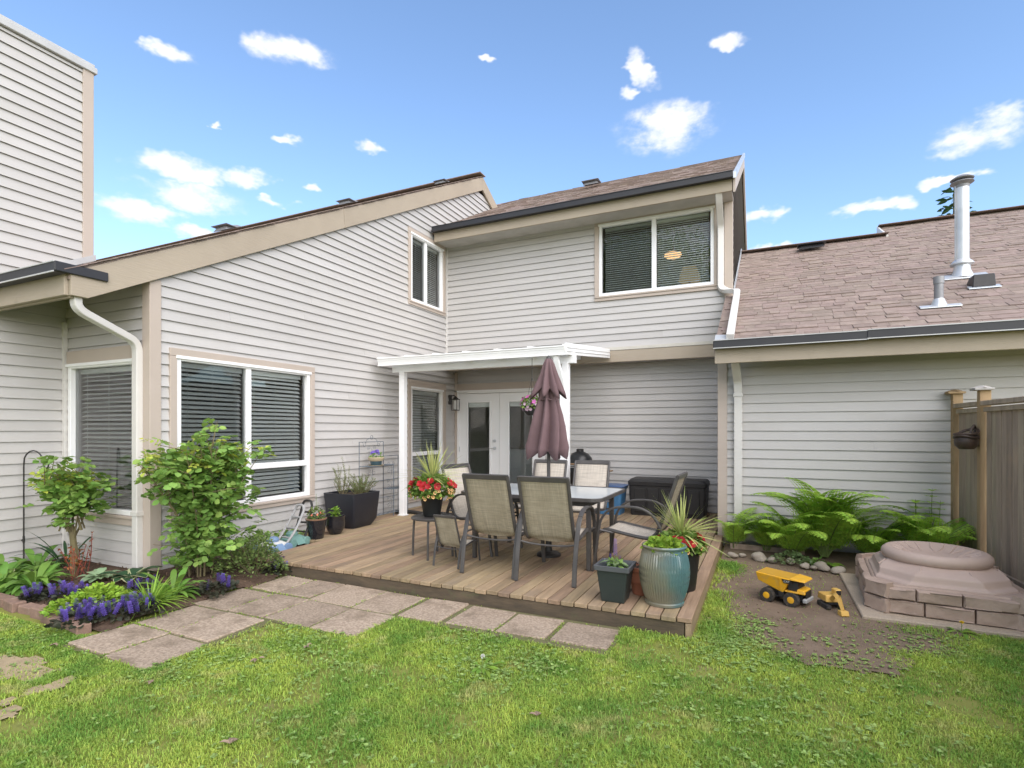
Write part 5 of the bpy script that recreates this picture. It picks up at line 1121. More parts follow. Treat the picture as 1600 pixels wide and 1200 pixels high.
# concrete pad, timber and stones on the right
M_PAD = mat('pebbled_concrete', (0.46, 0.38, 0.29), (0.36, 0.29, 0.22), rough=0.95, scale=80, detail=3, bump=0.6, bscale=120, col3=(0.30, 0.25, 0.19), c3=(0.55, 0.75), scale3=4)
o = link('concrete_pad', MB().box(0.70, 2.0, 4.98, 6.40, -0.05, 0.03).mesh('concrete_pad'), None, None, M_PAD, bevel=0.008); o['kind'] = 'structure'
tb_ = thing('timber_edging', 'grey timber board lying at the foot of the siding beside the ferns', 'timber', (0.05, 7.10, 0.03))
part('board', MB().box(-0.42, 0.38, -0.03, 0.03, -0.01, 0.07), M_FENCE, tb_, bevel=0.006)
M_ROCK = mat('pale_stone', (0.40, 0.35, 0.29), (0.30, 0.26, 0.21), rough=0.9, scale=9, bump=0.4, bscale=40, rnd=0.12)
def rock_mesh(seed):
    bm = bmesh.new(); bmesh.ops.create_icosphere(bm, subdivisions=3, radius=1.0); r_ = np.random.default_rng(seed); ph = r_.uniform(0, 6, 9)
    for v in bm.verts:
        p = v.co; k = 1 + 0.16 * math.sin(2.1 * p.x + ph[0]) * math.sin(1.8 * p.y + ph[1]) + 0.12 * math.sin(3.1 * p.z + ph[2] + p.x * 2) + 0.05 * math.sin(6 * p.x + ph[3]) * math.sin(5 * p.y + ph[4])
        v.co = Vector((p.x * k, p.y * k * 0.8, max(p.z, -0.55) * k * 0.62))
    me = bpy.data.meshes.new('rock'); bm.to_mesh(me); bm.free(); me.materials.append(M_ROCK); return me
for i, (x, y, s, lab) in enumerate(((-0.32, 6.68, 0.06, 'small pale stone nearest the deck at the fern bed'), (-0.22, 6.74, 0.045, 'flat pale stone second from the deck at the fern bed'), (-0.045, 6.66, 0.085, 'largest pale stone edging the fern bed'), (0.09, 6.62, 0.055, 'pale stone just right of the largest one'),
                                    (0.26, 6.62, 0.06, 'low flat stone behind the toy truck cab'), (0.40, 6.50, 0.05, 'stone left of the dark round one near the sandbox'), (0.475, 6.47, 0.04, 'tiny stone between its neighbours near the sandbox'), (0.56, 6.50, 0.075, 'dark round stone near the sandbox corner'), (0.69, 6.44, 0.07, 'pale stone closest to the sandbox corner'), (0.15, 6.72, 0.04, 'tiny stone tucked behind the stone row'))):
    o = link('stone', rock_mesh(i), None, (x, y, 0.03 + s * 0.2), fix=False, smooth=True); o.scale = (s,) * 3; o.rotation_euler = (0, 0, i * 1.3); tag(o, lab, 'stone', 'stones edging the fern bed')

# ================================================================== leaves and plants
def leafmesh(name, P, D, U, L_, W_, fold=0.25, droop=0.15, mid=(0.32, 0.7), wid=(0.9, 0.8)):
    """Many leaves, six triangles each, folded along the midrib."""
    P, D, U = (np.asarray(a, float) for a in (P, D, U)); n = len(P)
    L_ = np.broadcast_to(np.asarray(L_, float), (n,))[:, None]; W_ = np.broadcast_to(np.asarray(W_, float), (n,))[:, None]
    D = D / (np.linalg.norm(D, axis=1, keepdims=True) + 1e-9); S = np.cross(D, U); S /= (np.linalg.norm(S, axis=1, keepdims=True) + 1e-9); U = np.cross(S, D)
    b = P; m = P + D * L_ * 0.5 - U * L_ * droop * 0.2; t = P + D * L_ - U * L_ * droop
    def sd(sg, f, w): return P + D * L_ * f + S * (sg * W_ * w) + U * (W_ * fold) - U * L_ * droop * f * f
    V = np.stack([b, m, t, sd(-1, mid[0], wid[0]), sd(-1, mid[1], wid[1]), sd(1, mid[0], wid[0]), sd(1, mid[1], wid[1])], 1).reshape(-1, 3)
    F = np.array([0, 1, 3, 3, 1, 4, 4, 1, 2, 0, 5, 1, 5, 6, 1, 6, 2, 1]); idx = (np.arange(n)[:, None] * 7 + F[None, :]).ravel()
    return npmesh(name, V, idx, np.full(n * 6, 3))
def leafpart(name, parent, m, *a, **k):
    me = leafmesh(name, *a, **k); return link(name, me, parent, None, m, fix=False)
def rand_dirs(n, up=0.0, r_=rng):
    v = r_.normal(size=(n, 3)); v /= np.linalg.norm(v, axis=1, keepdims=True); v[:, 2] += up; return v / np.linalg.norm(v, axis=1, keepdims=True)
def leafmat(name, a, b, isl=0.3, tr_=0.35, hue=0.015, rough=0.5, sc=5): return mat(name, a, b, rough=rough, scale=sc, island=isl, hue=hue, transl=tr_, spec=0.3)
G_ROSE = leafmat('rose_leaf', (0.29, 0.45, 0.11), (0.18, 0.32, 0.07)); G_ROSE_TIP = leafmat('young_rose_leaf', (0.48, 0.52, 0.09), (0.38, 0.46, 0.08))
G_HOSTA = leafmat('hosta_leaf', (0.20, 0.36, 0.07), (0.14, 0.27, 0.05)); G_CREAM = leafmat('cream_leaf_edge', (0.62, 0.62, 0.38), (0.55, 0.58, 0.33), 0.12)
G_DARKHOSTA = leafmat('dark_hosta_leaf', (0.05, 0.12, 0.05), (0.035, 0.09, 0.04), 0.2); G_MINT = leafmat('silvery_leaf', (0.34, 0.46, 0.28), (0.26, 0.38, 0.2), 0.2)
G_LIME = leafmat('lime_leaf', (0.34, 0.50, 0.06), (0.26, 0.42, 0.05), 0.25); G_GRASSY = leafmat('strap_leaf', (0.28, 0.45, 0.06), (0.2, 0.35, 0.05), 0.3)
G_SHRUB = leafmat('small_shrub_leaf', (0.20, 0.27, 0.08), (0.12, 0.18, 0.055), 0.4); G_FERN = leafmat('fern_leaf', (0.44, 0.65, 0.10), (0.30, 0.50, 0.07), 0.25, 0.4)
G_BUGLE = leafmat('dark_bugle_leaf', (0.045, 0.06, 0.035), (0.07, 0.06, 0.045), 0.3); G_HERB = leafmat('grey_green_needle', (0.22, 0.27, 0.11), (0.16, 0.21, 0.08), 0.35)
G_SPIKE = leafmat('striped_strap_leaf', (0.55, 0.56, 0.24), (0.34, 0.42, 0.10), 0.35, 0.3); G_PALE = leafmat('pale_sage_leaf', (0.33, 0.43, 0.22), (0.2, 0.3, 0.12), 0.25)
M_STEM = mat('woody_stem', (0.20, 0.17, 0.08), (0.13, 0.10, 0.06), rough=0.9, scale=20); M_GSTEM = mat('green_stem', (0.16, 0.22, 0.06), rough=0.7); M_REDSTEM = mat('red_twig', (0.25, 0.05, 0.035), rough=0.7)
M_RED = mat('crimson_petal', (0.42, 0.006, 0.012), (0.33, 0.004, 0.01), rough=0.6, rnd=0.2, transl=0.2); M_PEACH = mat('peach_petal', (0.75, 0.48, 0.20), (0.7, 0.42, 0.16), rough=0.6, rnd=0.15, transl=0.2)
M_EYE = mat('dark_flower_eye', (0.10, 0.015, 0.02), rough=0.8); M_PURPLE = mat('violet_petal', (0.17, 0.11, 0.46), (0.12, 0.075, 0.36), rough=0.6, rnd=0.25, transl=0.15); M_PINK = mat('pink_petal', (0.62, 0.16, 0.42), (0.5, 0.1, 0.34), rough=0.6, rnd=0.3, transl=0.2, hue=0.02); M_CORAL = mat('coral_petal', (0.7, 0.2, 0.12), rough=0.6)

def rose_bush(name, label, loc, stems, height, spread, n_leaf, seed, lean=(0, 0), low=0.1, sub=0.16):
    """Arching canes with leaves of five rounded leaflets."""
    r_ = np.random.default_rng(seed); t = thing(name, label, 'shrub', loc)
    sm = MB(); P = []; D = []; U = []; Ls = []; tipP = []; tipD = []; tipU = []; tipL = []
    for i in range(stems):
        a = 2 * math.pi * i / stems + r_.uniform(-0.4, 0.4); out = spread * r_.uniform(0.35, 0.95); h = height * r_.uniform(0.72, 1.0) * (1 - 0.22 * (out / spread) ** 2)
        pts = smooth_path([(0.10 * math.cos(a), 0.10 * math.sin(a), 0), (0.3 * out * math.cos(a) + lean[0] * .3, 0.3 * out * math.sin(a) + lean[1] * .3, h * 0.42), (0.7 * out * math.cos(a) + lean[0] * .7, 0.7 * out * math.sin(a) + lean[1] * .7, h * 0.78), (out * math.cos(a) + lean[0], out * math.sin(a) + lean[1], h)], 5)
        sm.tube(pts, [0.0085 * (1 - 0.7 * k / (len(pts) - 1)) for k in range(len(pts))], 5)
        for sbr in range(8):
            k0 = int(r_.uniform(low, 0.98) * (len(pts) - 1)); b0 = pts[k0]; b1 = b0 + Vector((r_.normal() * sub, r_.normal() * sub, abs(r_.normal()) * 0.1 + 0.08)); sm.tube([b0, (b0 + b1) / 2 + Vector((0, 0, 0.02)), b1], [0.005, 0.004, 0.002], 4)
            for q in range(n_leaf // (stems * 8)):
                f = r_.uniform(0.1, 1.05); base = b0.lerp(b1, f) + Vector(r_.normal(size=3) * 0.045); ad = r_.uniform(0, 2 * math.pi); dr_ = Vector((math.cos(ad), math.sin(ad), r_.uniform(-0.7, 0.5))).normalized()
                up = Vector((r_.normal() * 0.55, r_.normal() * 0.55, 1)); side = dr_.cross(up).normalized(); rl = r_.uniform(0.07, 0.105)
                tip = base.z > height * 0.70 and r_.random() < 0.35
                for (fr_, sg) in ((1.0, 0), (0.62, -1), (0.62, 1), (0.25, -1), (0.25, 1)):
                    o_ = base + dr_ * rl * fr_; dd = dr_ if sg == 0 else (dr_ * 0.35 + side * sg).normalized(); lf = r_.uniform(0.05, 0.074) * (1.1 if sg == 0 else 0.9)
                    if tip: tipP.append(o_); tipD.append(dd); tipU.append(up); tipL.append(lf * 0.85)
                    else: P.append(o_); D.append(dd); U.append(up); Ls.append(lf)
    part('stems', sm, M_STEM, t, smooth=True)
    leafpart('leaves', t, G_ROSE, P, D, U, Ls, np.array(Ls) * 0.46, fold=0.12, droop=0.12, mid=(0.3, 0.68), wid=(0.92, 0.88))
    if tipP: leafpart('young_leaves', t, G_ROSE_TIP, tipP, tipD, tipU, tipL, np.array(tipL) * 0.36, fold=0.2, droop=0.1)
    return t
rose_bush('rose_bush', 'large leafy rose bush in front of the wide window with blinds', (-5.02, 3.52, 0.06), 16, 1.48, 0.60, 1250, 3, (0.10, -0.05))
rb = rose_bush('rose_bush', 'smaller leafy rose bush on a bare trunk beside the corner window', (-6.16, 2.98, 0.50), 8, 0.62, 0.24, 420, 5, low=0.2, sub=0.11)
tk = MB().tube(smooth_path([(0.02, 0, -0.46), (0.0, 0.02, -0.25), (0.01, 0, -0.05), (0.0, 0.0, 0.03)], 4), [0.034] * 6 + [0.028] * 7, 7)
for a in range(5): tk.tube([(0.01, 0, -0.12 + a * 0.02), (0.07 * math.cos(a * 1.3), 0.07 * math.sin(a * 1.3), 0.05), (0.14 * math.cos(a * 1.3), 0.14 * math.sin(a * 1.3), 0.32)], [0.013, 0.008, 0.002], 5)
part('trunk', tk, M_STEM, rb, smooth=True)
rr = MB(); r_ = np.random.default_rng(4); Pq = []
for k in range(9):
    b0 = Vector((0.12 + r_.normal() * 0.05, -0.02 + r_.normal() * 0.05, -0.46)); b1 = b0 + Vector((r_.normal() * 0.07, r_.normal() * 0.07, r_.uniform(0.2, 0.42))); rr.tube([b0, b0.lerp(b1, 0.5) + Vector((0.01, 0.01, 0)), b1], 0.0035, 4); Pq += [b0.lerp(b1, f) for f in (0.4, 0.55, 0.7, 0.85, 1.0)] * 2
rw = thing('red_twig_plant', 'thin red-leaved twigs at the foot of the smaller rose trunk', 'plant', (-6.16, 2.98, 0.50))
part('twigs', rr, M_REDSTEM, rw); leafpart('leaves', rw, leafmat('red_leaf', (0.30, 0.06, 0.03), (0.28, 0.14, 0.04), 0.4), Pq, rand_dirs(len(Pq)), rand_dirs(len(Pq), 1), 0.035, 0.009)

def rosette(name, label, loc, m, n, length, width, seed, arch=0.5, cat='plant', edge=None, up=0.7, group=None, flat=0.15):
    """A clump of arching leaves from one crown; an optional cream edge shows round each leaf."""
    r_ = np.random.default_rng(seed); t = thing(name, label, cat, loc, group=group); V = []; F = []; V2 = []; F2 = []
    st = MB()
    for i in range(n):
        a = 2.399 * i + r_.uniform(-0.3, 0.3); l = length * r_.uniform(0.7, 1.1); w = width * r_.uniform(0.8, 1.15); rise = up * r_.uniform(0.5, 1.15) * (1 - 0.4 * i / n + 0.2); K = 7
        dr_ = np.array([math.cos(a), math.sin(a)]); sd = np.array([-dr_[1], dr_[0]]); o_ = dr_ * r_.uniform(0.0, 0.05)
        for (VV, FF, g, dz) in ((V, F, 1.0 if edge is None else 0.74, 0.004), (V2, F2, 1.0, 0.0)):
            if VV is V2 and edge is None: continue
            b = len(VV)
            for k in range(K):
                s_ = k / (K - 1); rad = l * (s_ * 0.95); z = l * (rise * s_ - arch * s_ * s_ * 1.25); ww = w * g * (math.sin(math.pi * min(1, s_ * 0.93 + 0.05)) ** 0.8) * (0.25 + 0.75 * min(1, s_ * 2.2)); c = o_ + dr_ * rad
                for q, f in ((-1, flat), (0, 0.0), (1, flat)): VV.append((c[0] + sd[0] * ww * q, c[1] + sd[1] * ww * q, z + ww * f + dz * (1 if s_ > 0.05 else 0)))
            for k in range(K - 1):
                for q in (0, 1): FF.append((b + k * 3 + q, b + k * 3 + q + 1, b + k * 3 + q + 4, b + k * 3 + q + 3))
    link('leaves', MB().add(V, F).mesh('leaves'), t, None, m, smooth=True, fix=False)
    if edge is not None: link('leaf_margins', MB().add(V2, F2).mesh('leaf_margins'), t, None, edge, smooth=True, fix=False)
    return t
for i, (x, y, n, l, lab) in enumerate(((-6.62, 2.62, 30, 0.26, 'green hosta clump at the far left edge of the bed'), (-6.30, 2.50, 26, 0.24, 'green hosta clump behind the leftmost bricks'), (-6.02, 2.62, 30, 0.27, 'broad green hosta clump left of the smaller rose'), (-6.75, 2.95, 22, 0.26, 'green hosta clump round the foot of the garden hook'))):
    rosette('hosta', lab, (x, y, 0.04), G_HOSTA, int(n * 1.5), l * 1.05, 0.036, 20 + i, up=1.35, arch=0.75, group='green hostas in the left bed')
rosette('hosta', 'cream-streaked hosta leaves at the left edge of the picture', (-6.70, 2.70, 0.10), G_HOSTA, 10, 0.24, 0.045, 31, edge=G_CREAM)
rosette('variegated_hosta', 'dark hosta with broad cream leaf edges beside the downpipe', (-5.42, 3.10, 0.08), G_DARKHOSTA, 12, 0.24, 0.072, 33, edge=G_CREAM, up=0.9, arch=0.45)
rosette('silver_leaf_plant', 'pale silvery leaf clump under the corner window', (-5.75, 3.00, 0.07), G_MINT, 26, 0.14, 0.045, 34, up=0.9)
rosette('leafy_perennial', 'broad green leaf clump right of the grassy tuft', (-4.62, 2.98, 0.04), G_HOSTA, 34, 0.26, 0.026, 35, up=1.4, arch=0.7)
rosette('iris', 'upright dark iris leaves behind the smaller rose', (-6.55, 3.12, 0.06), G_DARKHOSTA, 14, 0.42, 0.016, 36, up=1.5, arch=0.55)

def strap_tuft(name, label, loc, m, n, length, width, seed, up=(0.5, 2.2), droop=0.9, cat='plant', parent=None):
    r_ = np.random.default_rng(seed); V = []; F = []
    for i in range(n):
        a = r_.uniform(0, 2 * math.pi); l = length * r_.uniform(0.65, 1.1); el_ = math.tan(r_.uniform(math.atan(up[0]), math.atan(up[1]))); hx_, hz_ = math.cos(math.atan(el_)), math.sin(math.atan(el_)); dr_ = (math.cos(a), math.sin(a)); sd = (-dr_[1], dr_[0]); b = len(V); K = 6; dp = droop * r_.uniform(0.5, 1.3)
        for k in range(K):
            s_ = k / (K - 1); rad = l * hx_ * s_ + 0.012; z = l * (hz_ * s_ - dp * hx_ * s_ * s_ * 0.6); w = width * (1 - s_ ** 2.2) * (0.6 + 0.4 * min(1, s_ * 4)) + 0.0006
            for q in (-1, 1): V.append((rad * dr_[0] + sd[0] * w * q, rad * dr_[1] + sd[1] * w * q, z + 0.25 * w * q))
        for k in range(K - 1): F.append((b + 2 * k, b + 2 * k + 1, b + 2 * k + 3, b + 2 * k + 2))
    t = parent or thing(name, label, cat, loc); o = link('strap_leaves', MB().add(V, F).mesh('strap_leaves'), t, loc if parent else None, m, smooth=True, fix=False); return t
strap_tuft('grassy_tuft', 'bright green grassy tuft leaning over the paving slabs', (-4.53, 2.74, 0.05), G_GRASSY, 170, 0.34, 0.0055, 41, (0.4, 2.2), 1.0)

def mound(name, label, loc, m, n, r, h, lf, wd, seed, cat='plant', group=None, up=0.6, stems=True):
    """A dome of small leaves over short twigs."""
    r_ = np.random.default_rng(seed); t = thing(name, label, cat, loc, group=group)
    a = r_.uniform(0, 2 * math.pi, n); q = np.sqrt(r_.uniform(0, 1, n)); rad = r * q * (1 + 0.25 * np.sin(3 * a + seed)); z = h * (1 - (q * 0.92) ** 2) * r_.uniform(0.35, 1.05, n)
    P = np.stack([rad * np.cos(a), rad * np.sin(a), z], 1); D = np.stack([np.cos(a), np.sin(a), r_.uniform(-0.1, 1.0, n)], 1) + r_.normal(size=(n, 3)) * 0.5
    U = np.stack([np.zeros(n), np.zeros(n), np.ones(n)], 1) + r_.normal(size=(n, 3)) * 0.35; L_ = lf * r_.uniform(0.7, 1.25, n)
    if stems:
        sm = MB()
        for k in range(14):
            i = r_.integers(n); sm.tube([(P[i][0] * 0.1, P[i][1] * 0.1, -0.02), (P[i][0] * 0.6, P[i][1] * 0.6, P[i][2] * 0.6), tuple(P[i])], [0.004, 0.003, 0.0015], 4)
        part('stems', sm, M_STEM, t)
    leafpart('leaves', t, m, P, D, U, L_, L_ * wd, fold=0.15, droop=0.15); return t
mound('lime_perennial', 'bright lime-green low clump between the violet flower patches', (-4.93, 2.56, 0.05), G_LIME, 1500, 0.28, 0.15, 0.034, 0.36, 51)
mound('small_shrub', 'rounded small-leaved shrub at the left front corner of the deck', (-4.60, 3.80, 0.05), G_SHRUB, 1500, 0.30, 0.42, 0.030, 0.34, 52, 'shrub')
mound('small_shrub', 'low dark small-leaved shrub under the wide window behind the rose', (-5.00, 4.0, 0.05), G_SHRUB, 900, 0.30, 0.30, 0.030, 0.34, 53, 'shrub')
mound('weed_clump', 'leafy weeds against the siding behind the toy mowers', (-5.38, 4.62, 0.09), G_ROSE, 300, 0.28, 0.16, 0.045, 0.42, 54)
mound('weed_clump', 'weeds by the siding just behind the round black pots', (-5.42, 5.0, 0.09), G_ROSE, 160, 0.18, 0.14, 0.045, 0.42, 55)

# bugle: dark leaf carpet with violet spikes, each spike a part
r_ = np.random.default_rng(8); P = []; D = []
for k in range(70):
    z = 0.02 + 0.10 * k / 70; a = k * 2.4; rr_ = 0.014 * (1 - 0.6 * k / 70); P.append((rr_ * 0.4 * math.cos(a), rr_ * 0.4 * math.sin(a), z)); D.append((math.cos(a), math.sin(a), 0.35))
spike_me = leafmesh('flower_spike', P, D, np.tile([0, 0, 1.0], (70, 1)), 0.013, 0.005, fold=0.1, droop=0.3); spike_me.materials.append(M_PURPLE)
for i, (x, y, r, n, lab) in enumerate(((-5.40, 2.60, 0.16, 11, 'violet bugle patch between hosta and lime clump'), (-5.62, 2.44, 0.07, 4, 'tiny violet bugle patch just behind the bricks'), (-4.66, 2.38, 0.20, 22, 'largest violet bugle patch behind the rightmost bricks'), (-4.50, 2.60, 0.15, 15, 'violet bugle patch right of the lime clump'), (-4.50, 3.98, 0.10, 6, 'violet bugle spikes at the deck corner under the small shrub'), (-5.05, 2.98, 0.12, 4, 'few violet bugle spikes behind the lime clump'), (-4.45, 3.25, 0.13, 4, 'few low violet flowers on the bare bed below the rose'))):
    t = mound('bugle_patch', lab, (x, y, 0.05), G_BUGLE, 240, r * 1.25, 0.05, 0.045, 0.4, 60 + i, 'flowers', 'violet bugle patches in the left bed', stems=False)
    for k in range(n * 2):
        a = r_.uniform(0, 6.28); q = r * math.sqrt(r_.uniform(0, 1)); o = link('flower_spike', spike_me, t, (q * math.cos(a), q * math.sin(a), 0.01), fix=False); o.scale = (r_.uniform(0.7, 1.05),) * 3; o.rotation_euler = (r_.normal() * 0.22, r_.normal() * 0.18, r_.uniform(0, 6))

# ---------------------------------------------------------------- ferns
def frond_mesh(seed, n=21, length=1.0):
    r_ = np.random.default_rng(seed); P = []; D = []; U = []; Ls = []; pts = []
    for k in range(n + 1):
        s_ = k / n; ang_ = R(76) - R(100) * s_ ** 1.7; pts.append(ang_)
    x, z = 0.0, 0.0; path_ = [(0, 0)]
    for k in range(n): x += math.cos(pts[k]) / n; z += math.sin(pts[k]) / n; path_.append((x, z))
    for k in range(4, n + 1):
        s_ = k / n; l = 0.205 * math.sin(math.pi * (0.16 + 0.84 * s_) ** 0.9) ** 0.9 + 0.012
        for sg in (-1, 1):
            tx, tz = math.cos(pts[k]), math.sin(pts[k]); m_ = max(5, int(l / 0.028))
            # each pinna carries its own small lobes
            for q in range(m_):
                f = (q + 0.5) / m_; pos = Vector((path_[k][0] + tx * l * f * 0.38, sg * l * f, path_[k][1] + tz * l * f * 0.38 - 0.25 * l * f * f))
                ll = 0.046 * (1 - f * 0.66) * min(1, l / 0.1 + 0.3)
                for s2 in (-1, 1):
                    P.append(pos); D.append((tx * s2 * 0.85, sg * 0.55, tz * s2 * 0.85)); U.append((-tz, 0, tx)); Ls.append(ll)
    Ls = np.array(Ls); me = leafmesh('frond', P, D, U, Ls, Ls * 0.42, fold=0.1, droop=0.1)
    return me, path_
fr_me = []
for sd in range(3):
    me, path_ = frond_mesh(sd); me.materials.append(G_FERN); fr_me.append(me)
rach = MB().tube([(a, 0, b) for a, b in path_], [0.0075 * (1 - 0.85 * k / len(path_)) for k in range(len(path_))], 4).mesh('rachis'); rach.materials.append(M_GSTEM)
def fern(label, loc, n, size, seed, bias=None):
    r_ = np.random.default_rng(seed); t = thing('fern', label, 'fern', loc, group='ferns along the right-hand siding')
    for i in range(n):
        a = 2.399 * i + r_.uniform(-0.35, 0.35); s_ = size * r_.uniform(0.72, 1.12)
        if bias is not None and math.cos(a - bias) < -0.25: s_ *= 0.6
        o = link('frond', fr_me[i % 3], t, (0.03 * math.cos(a), 0.03 * math.sin(a), 0), fix=False); o.rotation_euler = (r_.normal() * 0.12, r_.uniform(-0.38, 0.28), a); o.scale = (s_,) * 3
        c = link('stalk', rach, o, None, fix=False)
    return t
fern('small fern squeezed between deck corner and downpipe', (-0.33, 7.10, 0.05), 11, 0.66, 71, -1.0)
fern('small fern just right of the downpipe', (0.03, 7.04, 0.06), 22, 0.62, 72, -1.57)
fern('tallest fern, in the middle of the right-hand siding', (0.62, 6.98, 0.06), 56, 1.05, 73, -1.57)
fern('fern overlapping the left of the tallest one, reaching toward the truck', (0.30, 6.92, 0.05), 26, 0.76, 74, -1.9)
fern('fern behind the sandbox lid, right of the tallest one', (1.08, 7.0, 0.05), 28, 0.72, 75, -1.57)
fern('dark fern in the corner by the fence post', (1.55, 7.0, 0.05), 28, 0.85, 76, -1.57)
rosette('foxglove', 'broad-leaved plant in front of the fence corner behind the sandbox', (1.62, 6.85, 0.06), G_ROSE, 14, 0.30, 0.07, 77, up=1.0)
tall = thing('tall_weed', 'tall thin weed with whorled leaves in front of the fence corner', 'plant', (1.55, 7.18, 0.05)); sm = MB(); P = []; D = []
r_ = np.random.default_rng(78)
for k in range(7):
    x_, y_, h_ = r_.uniform(-0.22, 0.22), r_.uniform(-0.08, 0.08), r_.uniform(0.45, 0.85); sm.tube([(x_ * 0.5, y_, 0), (x_, y_, h_ * 0.6), (x_ * 1.1, y_, h_)], [0.005, 0.004, 0.002], 4)
    for z in np.arange(0.12, h_, 0.065):
        for q in range(5): a = q * 1.257 + z * 9; P.append((x_ * (0.5 + 0.6 * z / h_), y_, z)); D.append((math.cos(a), math.sin(a), 0.5 - 0.4 * (1 - z / h_)))
part('stems', sm, M_GSTEM, tall); leafpart('leaves', tall, G_FERN, P, D, np.tile([0, 0, 1.0], (len(P), 1)), 0.085, 0.016, fold=0.15, droop=0.3)
mound('low_weed', 'low blue-green weed patch among the stones by the ferns', (0.28, 6.70, 0.03), G_PALE, 260, 0.20, 0.10, 0.035, 0.45, 79)
mound('low_weed', 'small weed tuft in front of the fern behind the truck', (0.52, 6.62, 0.03), G_ROSE, 60, 0.10, 0.07, 0.035, 0.45, 80)
rosette('broadleaf_weed', 'low broad-leaved weed growing at the foot of the tallest fern', (0.62, 6.66, 0.03), G_GRASSY, 9, 0.14, 0.045, 81, up=0.6)
rosette('rhubarb_leaf', 'single wide leaf drooping behind the sandbox lid', (1.28, 6.75, 0.08), G_FERN, 6, 0.30, 0.11, 82, up=1.1)

# bark chips over the bed
r_ = np.random.default_rng(90); P = []
while len(P) < 2600:
    x, y = r_.uniform(-7.1, -4.3), r_.uniform(2.3, 4.9)
    if in_bed(x, y): P.append((x, y, float(bed_z(np.array([x]), np.array([y]))[0]) + 0.004))
n = len(P); ch = link('bark_chips', leafmesh('bark_chips', P, rand_dirs(n, 0.15, r_), rand_dirs(n, 1.2, r_), r_.uniform(0.01, 0.04, n), r_.uniform(0.003, 0.008, n), fold=0.1, droop=0.1), None, None, mat('bark_chip', (0.17, 0.105, 0.07), (0.10, 0.065, 0.045), rough=1, island=0.45, scale=9), fix=False); tag(ch, 'bark chips scattered over the left flower bed', 'bark mulch', kind='stuff')
# ================================================================== pots and their plants
M_GLAZEBLK = mat('black_glaze', (0.012, 0.012, 0.016), (0.02, 0.02, 0.024), rough=0.12, scale=5, coat=0.4); M_PLAST = mat('black_plastic_pot', (0.014, 0.015, 0.015), rough=0.45); M_POTSOIL = mat('potting_soil', (0.05, 0.035, 0.025), (0.09, 0.06, 0.04), rough=1, scale=40, bump=0.8)
M_NAVY = mat('dark_navy_resin', (0.016, 0.018, 0.026), (0.022, 0.024, 0.032), rough=0.38, scale=6, bump=0.1); M_TERRA = mat('terracotta', (0.36, 0.14, 0.08), (0.30, 0.11, 0.065), rough=0.75, scale=7)
def bloom_me(name, r, lobes, depth, m, eye=None, eye_r=0.3, n=20):
    vs = [(0, 0, -depth)]; fs = []
    for ring, (f, z) in enumerate(((0.45, -depth * 0.35), (1.0, 0.0))):
        for k in range(n): t = 2 * math.pi * k / n; rr = r * f * (1 + (0.10 * math.cos(lobes * t) if ring else 0)); vs.append((rr * math.cos(t), rr * math.sin(t), z + (0.06 * r * math.cos(lobes * t * 1.0 + 1) if ring else 0)))
    for k in range(n): fs.append((0, 1 + k, 1 + (k + 1) % n)); fs.append((1 + k, 1 + n + k, 1 + n + (k + 1) % n, 1 + (k + 1) % n))
    me = MB().add(vs, fs).mesh(name); me.materials.append(m)
    if eye:
        me.materials.append(eye)
        for i, p in enumerate(me.polygons): p.material_index = 1 if len(p.vertices) == 3 else 0
    me.polygons.foreach_set('use_smooth', [True] * len(me.polygons)); return me
B_RED = bloom_me('red_bloom', 0.034, 5, 0.016, M_RED); B_PEACH = bloom_me('peach_bloom', 0.0165, 5, 0.008, M_PEACH, M_EYE); B_PURPLE = bloom_me('violet_bloom', 0.022, 5, 0.006, M_PURPLE); B_PINK = bloom_me('pink_bloom', 0.024, 5, 0.01, M_PINK); B_WHITE = bloom_me('pale_pink_bloom', 0.024, 5, 0.01, mat('pale_pink_petal', (0.7, 0.5, 0.62), rough=0.6, transl=0.2)); B_CORAL = bloom_me('coral_bloom', 0.016, 5, 0.006, M_CORAL)
def put_bloom(me, parent, p, out, s=1.0):
    o = link(me.name, me, parent, p, fix=False); o.name = me.name; o.rotation_euler = Vector(out).to_track_quat('Z', 'Y').to_euler(); o.scale = (s,) * 3; return o
def dome_leaves(parent, m, n, r, h, z0, lf, seed, wd=0.38, name='leaves', low=-0.25):
    r_ = np.random.default_rng(seed); v = rand_dirs(n, 0.25, r_); v[:, 2] = np.maximum(v[:, 2], low); k = r_.uniform(0.45, 1.0, n) ** 0.5
    P = np.stack([v[:, 0] * r * k, v[:, 1] * r * k, z0 + v[:, 2] * h * k], 1); L_ = lf * r_.uniform(0.7, 1.2, n)
    return leafpart(name, parent, m, P, v + r_.normal(size=(n, 3)) * 0.5, rand_dirs(n, 1.2, r_), L_, L_ * wd, fold=0.12, droop=0.2)
def pot(parent, prof, m, n=28, sx=1, sy=1, soil=None, name='pot'):
    o = part(name, MB().lathe(prof, n, (0, 0, 0), sx, sy), m, parent, smooth=True)
    if soil: part('soil', MB().lathe([(0.0, soil[1]), (soil[0], soil[1])], n), M_POTSOIL, parent)
    return o
G_PET = leafmat('petunia_leaf', (0.2, 0.31, 0.06), (0.13, 0.22, 0.045), 0.3)
